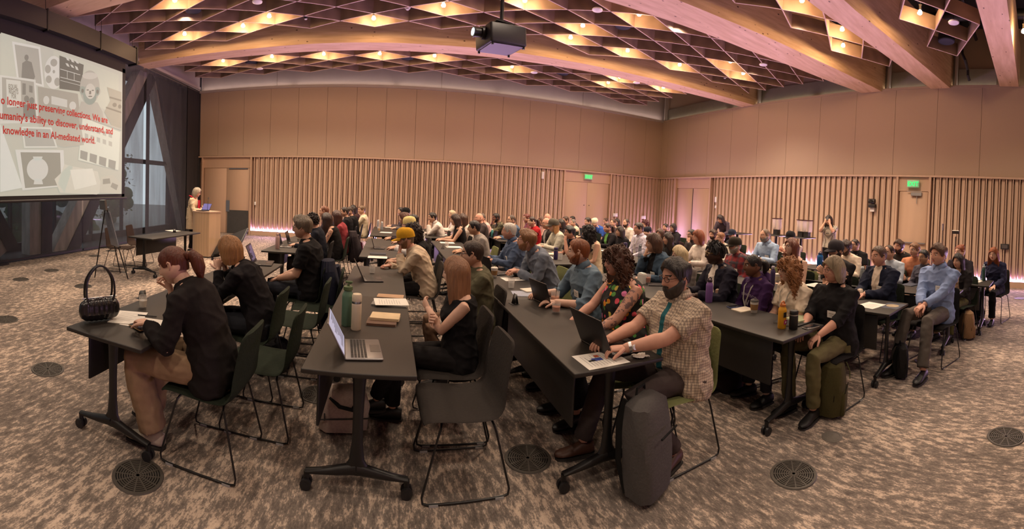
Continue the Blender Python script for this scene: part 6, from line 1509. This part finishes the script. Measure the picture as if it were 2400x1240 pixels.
m = MB(); m.box((0,0,.055), (.07,.09,.11)).box((0,0,.115), (.055,.075,.02)); nb_ = m.build('napkin_box', M_PAPER, loc=onto(1504,664), rz=.2); tag(nb_, 'white napkin holder beside the iced tea', 'napkin holder')
glass('glass of iced tea beside the white napkin holder', 1517,664, h=.11, r=.042, liquid=(190,96,40))
book('dark plate-like folder with snacks in front of the denim jacket', 1541,668, radians(60), .16, .24, .01, (40,32,32), TZ, 'snack_tray', 'tray')
bottle('violet cylindrical tumbler before the navy T-shirt', 1302,608, (60,48,100), .19, .034, (50,40,84), 'straight')
glass('water glass beside the violet tumbler', 1313,610, h=.11)
book('open book before the grey baseball cap', 1283,596, radians(80), .2, .26, .012, (216,200,176)); paper('paper_sheet', 'pages next to the open book before the grey cap', 1275,603, radians(80))
bottle('teal water bottle in front of the white-haired person', 1153,556, (80,150,150), .2, .03, (220,226,226), 'flask')
bottle('dark violet flask near the dark curls', 1464,603, (70,60,110), .26, .036, (60,50,90), 'straight')
bottle('smoky blue water bottle in front of the lilac shirt', 1499,610, (96,116,130), .26, .034, (120,130,140), 'loop', clear=True)
paper('paper_sheet', 'pages in front of the green top', 1420,588, radians(80))
m = MB().ball((0,0,.04), .06, 10, sq=(1,1,.7)); wb = m.build('white_pouch', M_PAPER, loc=onto(1512,607)); tag(wb, 'round white pouch beside the smoky blue bottle', 'pouch')
# --- row 5
bottle('dark violet water bottle behind the curly blonde hair', 1810,670, (66,54,92), .25, .032, (160,150,160), 'flask')
papercup('beige paper cup behind the violet bottle', 1799,650, sleeve=None, lid=(186,160,110)); papercup('pale takeaway cup in front of the auburn hair', 1822,662, sleeve=(206,190,160))
laptop('silver laptop seen from behind, near the auburn hair', 1812,642, radians(60), tilt=110, w=.31, d=.22, body=M_STEEL)
bottle('clear plastic water bottle in front of the bowed head', 2020,661, (176,186,190), .22, .033, (220,226,230), 'flask', clear=True)
paper('paper_sheet', 'printed sheets at the near end of the fifth row', 2042,716, radians(80), n=2)
mg = paper('magazine', 'magazine with a planet cover beside the printed sheets', 2092,717, radians(86), .21, .28, mt=mat('magazine_blue', srgb(60,66,84), amt=.4, scale=9), lines=False, cat='magazine'); MB().lathe([(.001,.0025),(.07,.0025)], 24, cap=False).build('cover_picture', mat('cover_tan', srgb(170,150,120), amt=.3, scale=20), mg)
laptop('dark laptop in front of the hand at mouth', 1612,590, radians(70), tilt=110, w=.3, d=.2, body=mat('plum_lid', srgb(92,66,70), rough=.4, metal=.4))
paper('paper_sheet', 'sheets behind the grey baseball cap wearer at the fifth row', 1912,668, radians(80)); paper('paper_sheet', 'folded sheets near the sage chairs', 1895,647, radians(80))
laptop('dark laptop facing the light blue shirt', 1745,598, radians(70), tilt=112, w=.31, d=.21)
# --- rows 6, 7
phone('white-edged phone at the near end of the sixth row', 2238,687, radians(80), (200,190,180))
book('dark tablet propped near the grey blouse', 2133,668, radians(78), .18, .25, .010, (34,40,60), TZ, 'tablet', 'tablet')
book('orange tray before the charcoal T-shirt', 2124,641, radians(80), .25, .34, .02, (190,84,40), TZ, 'orange_tray', 'tray')
bottle('large blue translucent water jug', 1921,627, (30,90,150), .27, .055, (24,50,90), 'loop', rough=.15)
bottle('dark green bottle with clear top at the last table', 2305,658, (32,66,62), .245, .034, (176,190,186), 'loop')
paper('paper_sheet', 'white sheet beside the dark green bottle', 2287,658, radians(80))
for px,py,lb in ((1270,597,'bottle-side glass before the grey cap'),(1683,640,'short glass before the navy jacket')): glass('small clear '+lb, px, py, h=.09)
# --- podium
pd = thing('podium', 'pale wooden podium with rounded front and slanted top', 'podium', (-4.42,9.08,0), radians(-28))
pl = [(-.30,-.20),(-.30,.26),(.30,.26),(.30,-.20)] 
m = MB(); pts = [(-.32,.26),(-.34,-.10)] + [(-.34+.68*(k/12), -.10-.16*sin(pi*k/12)) for k in range(1,12)] + [(.34,-.10),(.32,.26)]
m.prism(pts, .03, 1.08); m.build('body', mat('podium_maple', (.58,.40,.25), rough=.45, kind='wood', scale=5, amt=.04, stretch=(4,4,.5)), pd)
m = MB(); m.prism([(x*1.03,y*1.03) for x,y in pts], 1.08, 1.11); m.build('top', M_MAPLE, pd); MB().prism([(x*.96,y*.96) for x,y in pts], 0, .04).build('plinth', M_BLKPL, pd)
gm_ = MB().tube([(.12,.0,1.11),(.10,.02,1.2),(.02,.10,1.40)], .005, 8).tube([(.02,.10,1.40),(.0,.12,1.44)], .011, 8).build('microphone', M_BLACK, loc=(-4.42,9.08,0), rz=radians(-28)); tag(gm_, 'black gooseneck microphone on the podium', 'microphone')
lpd = laptop('violet-lit laptop open on the podium', 489,500, radians(-20), tilt=120, w=.28, d=.19, screen=(90,84,130), on=True, z=1.115)
lpd.location = (-4.42,8.98,1.112)
# --- floor monitor on a cart
q = atz(500,606,0); cm_ = thing('floor_monitor', 'large black screen tilted back on a low rolling cart by the podium', 'monitor', (q.x+.42,q.y-.1,0), radians(-20))
MB().box((0,0,.10), (.62,.06,.04)).box((-.28,0,.09), (.05,.5,.04)).box((.28,0,.09), (.05,.5,.04)).build('cart_frame', M_BLACK, cm_)
for sx in (-1,1):
    for sy in (-1,1): MB().tube([(sx*.28-.012,sy*.23,.035),(sx*.28+.012,sy*.23,.035)], .034, 14).build('caster', M_BLKPL, cm_)
MB().rbox((0,0,0), (.95,.05,.58), r=.02, rot=Matrix.Translation((0,.05,.42)) @ Matrix.Rotation(radians(-22),4,'Y') @ Matrix.Rotation(radians(-50),4,'X')).build('display', M_BLKPL, cm_)
MB().box((0,.02,.25), (.2,.08,.3)).build('bracket', M_BLACK, cm_)
paper('paper_sheet', 'papers on the black table beside the podium', 405,541, radians(70), n=2); tent_card('small black stand on the table beside the podium', 409,545, radians(60))
# --- easel
e0 = atz(222,652,0); e1 = atz(300,655,0); e2 = atz(282,641,0); top_ = Vector(((e0.x+e1.x)/2-.05,(e0.y+e1.y)/2+.05,1.55)); top_ = (e0+e1)/2; top_.z = 0
es = thing('easel', 'black tripod easel holding a framed board near the screen', 'easel', (0,0,0)); es.location = (e0+e1)/2; ez = Matrix.Translation(-((e0+e1)/2))
apex = atx(248,480,-4.76)
for p_ in (e0,e1,e2): MB().tube([apex, p_+Vector((0,0,.01))], .011, 8, M=ez).build('leg', M_BLACK, es)
ax_ = (e1-e0).normalized(); md = lambda t_: e0.lerp(apex,t_); 
MB().tube([e0.lerp(apex,.42), e1.lerp(apex,.42)], .007, 6, M=ez).tube([e0.lerp(apex,.42), e2.lerp(apex,.42)], .005, 6, M=ez).build('cross_bar', M_BLACK, es)
b4 = [atx(262,573,-4.87), atx(280,579,-4.50), atx(258,496,-4.66), atx(246,497,-4.86)]; bn = (b4[1]-b4[0]).cross(b4[3]-b4[0]).normalized()*.018
MB().rings([[b4[0],b4[1],b4[1]+bn,b4[0]+bn],[b4[3],b4[2],b4[2]+bn,b4[3]+bn]], smooth=False, M=ez).build('board', mat('easel_board', srgb(130,136,150), rough=.25), es)
MB().tube([b4[0]-(b4[1]-b4[0])*.1, b4[1]+(b4[1]-b4[0])*.1], .014, 8, M=ez).build('ledge', M_BLACK, es)
c4 = [atx(238,489,-4.86), atx(252,492,-4.6), atx(249,468,-4.6), atx(237,468,-4.86)]
MB().rings([[c4[0],c4[1],c4[1]+bn*2,c4[0]+bn*2],[c4[3],c4[2],c4[2]+bn*2,c4[3]+bn*2]], smooth=False, M=ez).build('clip_head', M_ALU, es)
q = atz(5,622,0); tag(MB().box((0,0,.02),(.1,.3,.03)).box((0,0,.04),(.05,.12,.02)).build('floor_socket', M_BLKPL, loc=(q.x,q.y,0)), 'small dark floor power strip at the left edge by the shade', 'power strip')
# --- bags
def bag_body(t, w, d, h, mt, lean=0., puff=1., name='body', top=.78, n=22):
    m = MB(); rings = []
    for i in range(15):
        v = i/14; k = (1-.10*(1-v)**6) * (1 - (1-top)*max(0,(v-.55)/.45)**2); rd = .35+.25*v
        kk = k*(.25 if i in (0,) else 1)*( .55 if i == 14 else 1)
        z = h*(v if i not in (14,) else 1.0) 
        rings.append([( (w/2)*kk*(abs(cos(2*pi*j/n))**.55)*(1 if cos(2*pi*j/n)>0 else -1) + .006*sin(j*1.9+v*9), (d/2)*kk*(abs(sin(2*pi*j/n))**.6)*(1 if sin(2*pi*j/n)>0 else -1)*(1+.10*sin(pi*v)*puff) + lean*v, z + .004*sin(j*2.1)) for j in range(n)])
    m.rings(rings); return m.build(name, mt, t)
def backpack(label, px, py, rz, w, d, h, rgb, lean=.0, pocket=True, name='backpack', tone=None, cat='backpack', flat=False):
    q = atz(px,py,0); t = thing(name, label, cat, (q.x,q.y,0), rz); mt = cloth('bag_%d_%d_%d' % rgb, rgb, scale=70, amt=.10)
    dk = cloth('bag_dark_%d' % rgb[0], tuple(int(c*.35) for c in rgb))
    b_ = bag_body(t, w, d, h, mt, lean)
    if pocket:
        m = MB(); m.rbox((0,-d*.50+lean*.2,h*.27), (w*.72,d*.22,h*.42), r=.03, puff=0); m.build('front_pocket', mt, t)
        MB().tube([(-w*.36,-d*.60+lean*.3,h*.49),(w*.36,-d*.60+lean*.3,h*.49)], .004, 6).build('pocket_zip', dk, t)
    MB().tube([(-w*.47,-d*.2+lean*.5,h*.35),(-w*.44,-d*.25+lean*.8,h*.78),(-w*.2,-d*.30+lean*.92,h*.93),(w*.2,-d*.30+lean*.92,h*.93),(w*.44,-d*.25+lean*.8,h*.78),(w*.47,-d*.2+lean*.5,h*.35)], .005, 6).build('main_zip', dk, t)
    MB().tube([(-.05,d*.2+lean,h*.97),(-.04,d*.2+lean,h*1.06),(.04,d*.2+lean,h*1.06),(.05,d*.2+lean,h*.97)], .008, 8).build('grab_handle', dk, t)
    for sx in (-1,1): MB().tube([(sx*w*.25,d*.42+lean,h*.95),(sx*w*.30,d*.66+lean*.6,h*.70),(sx*w*.34,d*.68+lean*.3,h*.35),(sx*w*.40,d*.42,h*.08)], [(.006,.024),(.006,.026),(.005,.02),(.004,.012)], 8).build('shoulder_strap', dk, t)
    return t
bk = backpack('large grey backpack standing against the table leg in front of the bearded person', 1520,1158, radians(24), .33, .20, .57, (84,80,78), lean=.05, pocket=False)
MB().tube([(-.10,-.118,.40),(.08,-.118,.40)], .006, 6).build('chest_zip', cloth('bag_dark_84',(29,28,27)), bk)
MB().box((.165,-.02,.16), (.012,.03,.14)).build('side_strap', M_BLKPL, bk)
ob_ = backpack('olive green roll-top backpack on the floor beside the grey-bobbed person', 1945,968, radians(20), .31, .22, .46, (72,66,38), lean=.0)
MB().box((.07,-.148,.30), (.028,.004,.045)).build('white_tag', M_PAPER, ob_); MB().tube([(.0,-.12,.44),(.03,-.15,.36),(.06,-.15,.28)], .004, 6).build('cord', mat('cord_green',(.1,.12,.03)), ob_)
backpack('beige backpack standing at the end of the sixth row', 2265,792, radians(20), .32, .18, .40, (148,116,86))
backpack('black shoulder bag on the floor at the end of the fifth row', 2112,882, radians(24), .26, .12, .34, (34,32,32), pocket=False, name='shoulder_bag', cat='bag')
q = atz(2150,884,0); tag(MB().tube([(-.06,0,.02),(.0,-.04,.015),(.09,-.03,.03),(.13,.03,.10),(.08,.06,.14)], [(.004,.018)]*5, 8).build('bag_strap', M_BLKPL, loc=(q.x,q.y,0)), 'loose black strap lying beside the shoulder bag', 'strap')
tote = thing('tote_bag', 'slumped black tote bag with red letters under the fourth row', 'tote bag', tuple(atz(1712,905,0)), radians(18))
bag_body(tote, .42, .24, .24, cloth('tote_black', (34,22,24)), top=.45)
for tx,zz,xx in (('T1',.12,-.03),('NE',.035,.0)):
    vs, fs = curve_text(tx, .10); MB().add([(x*.9+xx-.03, -.128-.0+ (z_*.0), y+zz) for x,y,z_ in vs], fs).build('lettering', mat('tote_red', srgb(150,44,40)), tote)
MB().tube([(-.1,.02,.22),(-.08,.0,.34),(.0,-.02,.36),(.1,.0,.22)], (.006), 8).build('handle', cloth('tote_black', (34,22,24)), tote)
gt = thing('tote_bag', 'pale grey duffel tote under the second-row table beside the leg', 'tote bag', tuple(atz(803,1002,0)), radians(12))
bag_body(gt, .36, .22, .30, cloth('tote_grey', (178,162,152), scale=60), top=.62)
MB().box((0,-.125,.13), (.35,.006,.008)).box((-.14,-.13,.15), (.01,.006,.05)).build('trim', mat('tote_trim', (.03,.03,.03)), gt)
MB().tube([(-.10,-.08,.26),(-.04,-.13,.22),(.05,-.14,.20),(.12,-.08,.27)], [(.006,.02)]*4, 8).build('handle', cloth('bag_dark_84',(29,28,27)), gt)
gs = MB().tube([(0,0,.25),(-.03,-.02,.15),(-.01,-.03,.05),(.02,0,.02)], [(.004,.016)]*4, 8).build('hanging_strap', M_BLKPL, loc=tuple(atz(762,985,0))); tag(gs, 'black strap hanging beside the grey duffel tote', 'strap')
backpack('black backpack on the floor behind the row of dark green chairs', 640,868, radians(60), .30, .2, .30, (30,30,34), name='backpack')
backpack('black backpack under the far side of the second row table', 1165,785, radians(80), .3, .22, .42, (24,22,24), pocket=False)
backpack('black bag under the red-haired person\'s table', 1290,905, radians(90), .3, .2, .26, (26,26,24), pocket=False, name='black_bag', cat='bag')
backpack('dark red bag on the floor of the first row far end', 948,592, radians(60), .3, .2, .3, (120,24,30), pocket=False, name='red_bag', cat='bag') if False else backpack('dark red bag on the floor behind the black suits', 838,592, radians(60), .3, .2, .3, (120,24,30), pocket=False, name='red_bag', cat='bag')
backpack('dark bag under the sixth-row table', 2290,752, radians(40), .28, .16, .3, (26,24,26), pocket=False, name='black_bag', cat='bag')
# coat draped over a chair back
def coat(label, x, y, hd, rgb, z=.86, w=.46, drop=.74):
    t = thing('coat', label, 'coat', (x,y,0), radians(hd)); mt = cloth('coat_%d' % rgb[0], rgb, bump=.6)
    m = MB(); n = 34
    rings = []
    for i in range(14):
        v = i/13; zz = z+.02 - drop*v - (.0 if i else -.02); hw = w/2*(.86+.24*v)*(.62 if i == 0 else .88 if i == 1 else 1)
        rings.append([(hw*cos(2*pi*k/n)*(1+.05*sin(k*3+v*3)), -.27 - .10*v + (.075+.09*v)*sin(2*pi*k/n) + .02*v*sin(k*2.6), zz+.02*sin(k*1.7)*v) for k in range(n)])
    m.rings(rings); m.build('body', mt, t)
    MB().tube([(-.20,-.33,.80),(-.25,-.37,.6),(-.24,-.40,.38)], [.055,.055,.045], 12).build('sleeve', mt, t); MB().tube([(.20,-.33,.80),(.25,-.37,.6),(.22,-.40,.36)], [.055,.055,.045], 12).build('sleeve', mt, t)
    return t
coat('navy coat draped over the chair behind the black T-shirt', TS_[3].x, TS_[3].y, 90, (34,36,52)); coat('dark coat draped over the green chair beyond the red shirt', -1.0, 8.05, 90, (48,40,44), drop=.55)
# --- back wall fixtures
def wallbox(name, label, T, s, z, w, h, d, mt, cat, off=.04):
    o = MB().rbox((0,0,0), (w,d,h), r=.005, seg=1).build(name, mt); o.matrix_world = T @ Matrix.Translation((s,off,z)); return tag(o, label, cat)
wallbox('wall_plate', 'white wall control plate left of the light strip', TB, 4.85, .80+.35, .07, .12, .02, M_WHITEPL, 'wall plate')
wallbox('fire_strobe', 'slim white alarm strobe high on the slats left of the double door', TB, -5.41, 2.58, .09, .26, .05, M_WHITEPL, 'alarm')
wallbox('room_sign', 'small white sign on the slats right of the double door', TB, -8.6, 1.22, .22, .13, .012, M_WHITEPL, 'sign'); wallbox('room_sign', 'small white sign on the slats nearest the room corner', TB, -10.0, 1.16, .22, .13, .012, M_WHITEPL, 'sign')
wallbox('fire_strobe', 'white alarm strobe on the slats right of the dark-gapped door', TR, 10.69, 2.02, .09, .2, .05, M_WHITEPL, 'alarm')
wallbox('card_reader', 'small white plate below the strobe by the dark-gapped door', TR, 10.69, 1.75, .07, .1, .02, M_WHITEPL, 'wall plate')
tb_ = wallbox('wall_thermostat', 'black wall control panel right of the single door', TR, .83, 1.06, .22, .14, .03, M_BLKPL, 'control panel')
MB().box((0,.018,0), (.15,.004,.09)).build('display', mat('panel_display', srgb(90,84,84), rough=.3), tb_)
cw = thing('wall_camera', 'black wall-mounted pan camera on the right slatted wall', 'camera', tuple(TR @ Vector((4.56,.06,2.05))), radians(90))
MB().rbox((0,.02,-.06), (.20,.14,.10), r=.02).build('base', M_BLKPL, cw); MB().tube([(-.09,.06,.07),(.09,.06,.07)], .07, 18).build('head', M_BLKPL, cw); MB().tube([(0,.08,.07),(0,.16,.07)], .045, 16).build('lens', M_BLACK, cw); MB().box((0,-.02,-.16), (.12,.1,.12)).build('bracket', M_WHITEPL, cw)
cmr = thing('photo_camera', 'camera raised by the person standing at the back wall', 'camera', (8.9-.985*.20,4.88-.17*.20,1.585), radians(100)); MB().box((0,0,0),(.13,.05,.085)).box((0,-.0,.05),(.05,.045,.02)).build('body', M_BLKPL, cmr); MB().tube([(0,.02,0),(0,.10,0)],.032,16).build('lens', M_ALU, cmr)
# --- high tables with drink dispensers, stands
def hightable(x, y, label, rz=0):
    t = thing('bar_table', label, 'table', (x,y,0), rz); MB().rbox((0,0,1.01), (.62,.62,.03), r=.02).build('tabletop', M_EDGE, t); MB().tube([(0,0,.02),(0,0,1.0)], .035, 12).lathe([(.28,0),(.27,.015),(.04,.03)], 24).build('pedestal', M_LEGM, t); return t
def dispenser(x, y, label):
    t = thing('drink_dispenser', label, 'drink dispenser', (x,y,1.025)); MB().rbox((0,0,.30), (.2,.2,.30), r=.01).build('tank', glassmat('clear_tank', (.7,.62,.58,1), .05, .35), t); MB().box((0,0,.075), (.14,.14,.15)).build('base', M_BLKPL, t); MB().box((0,0,.465), (.22,.22,.025)).build('lid', mat('dispenser_lid', srgb(60,24,24)), t); MB().tube([(-.10,0,.19),(-.13,0,.18),(-.13,0,.15)], .008, 8).build('tap', M_STEEL, t)
for (px,lb,k) in ((1820,'left of the black cap','a'),(1878,'right of the black cap, left one of two','b'),(1892,'right of the black cap, right one of two','c')):
    q = atx(px,545,9.6); hightable(q.x,q.y,'black bar table at the back wall, '+lb.split(',')[0]) if k != 'c' else None; dispenser(q.x,q.y,'clear drink dispenser '+lb)
mt_ = atx(1690,560,9.3)
q = atx(1727,573,8.8); hightable(q.x, q.y, 'black bar table near the person bending over equipment')
for px,py,lb,h_ in ((2205,555,'black microphone stand before the single door side',1.55),(2236,565,'black music stand with a lit sheet edge near the single door',1.42)):
    q = atx(px,640,9.2); t = thing('music_stand', lb, 'stand', (9.2,q.y,0)); MB().tube([(0,0,.02),(0,0,h_-.1)], .010, 8).build('pole', M_BLACK, t)
    for k in range(3): MB().tube([(0,0,.25),(.22*cos(k*2.1),.22*sin(k*2.1),.01)], .007, 6).build('leg', M_BLACK, t)
    if 'music' in lb: MB().box((0,0,h_), (.03,.16,.09), rot=Matrix.Rotation(radians(-50),4,'Y')).build('desk', M_BLKPL, t); MB().box((-.045,0,h_+.035), (.012,.15,.01), rot=Matrix.Rotation(radians(-50),4,'Y')).build('sheet_edge', M_PAPER, t)
    else: MB().tube([(0,0,h_-.1),(-.02,0,h_+.05)], .018, 10).build('microphone', M_STEEL, t)
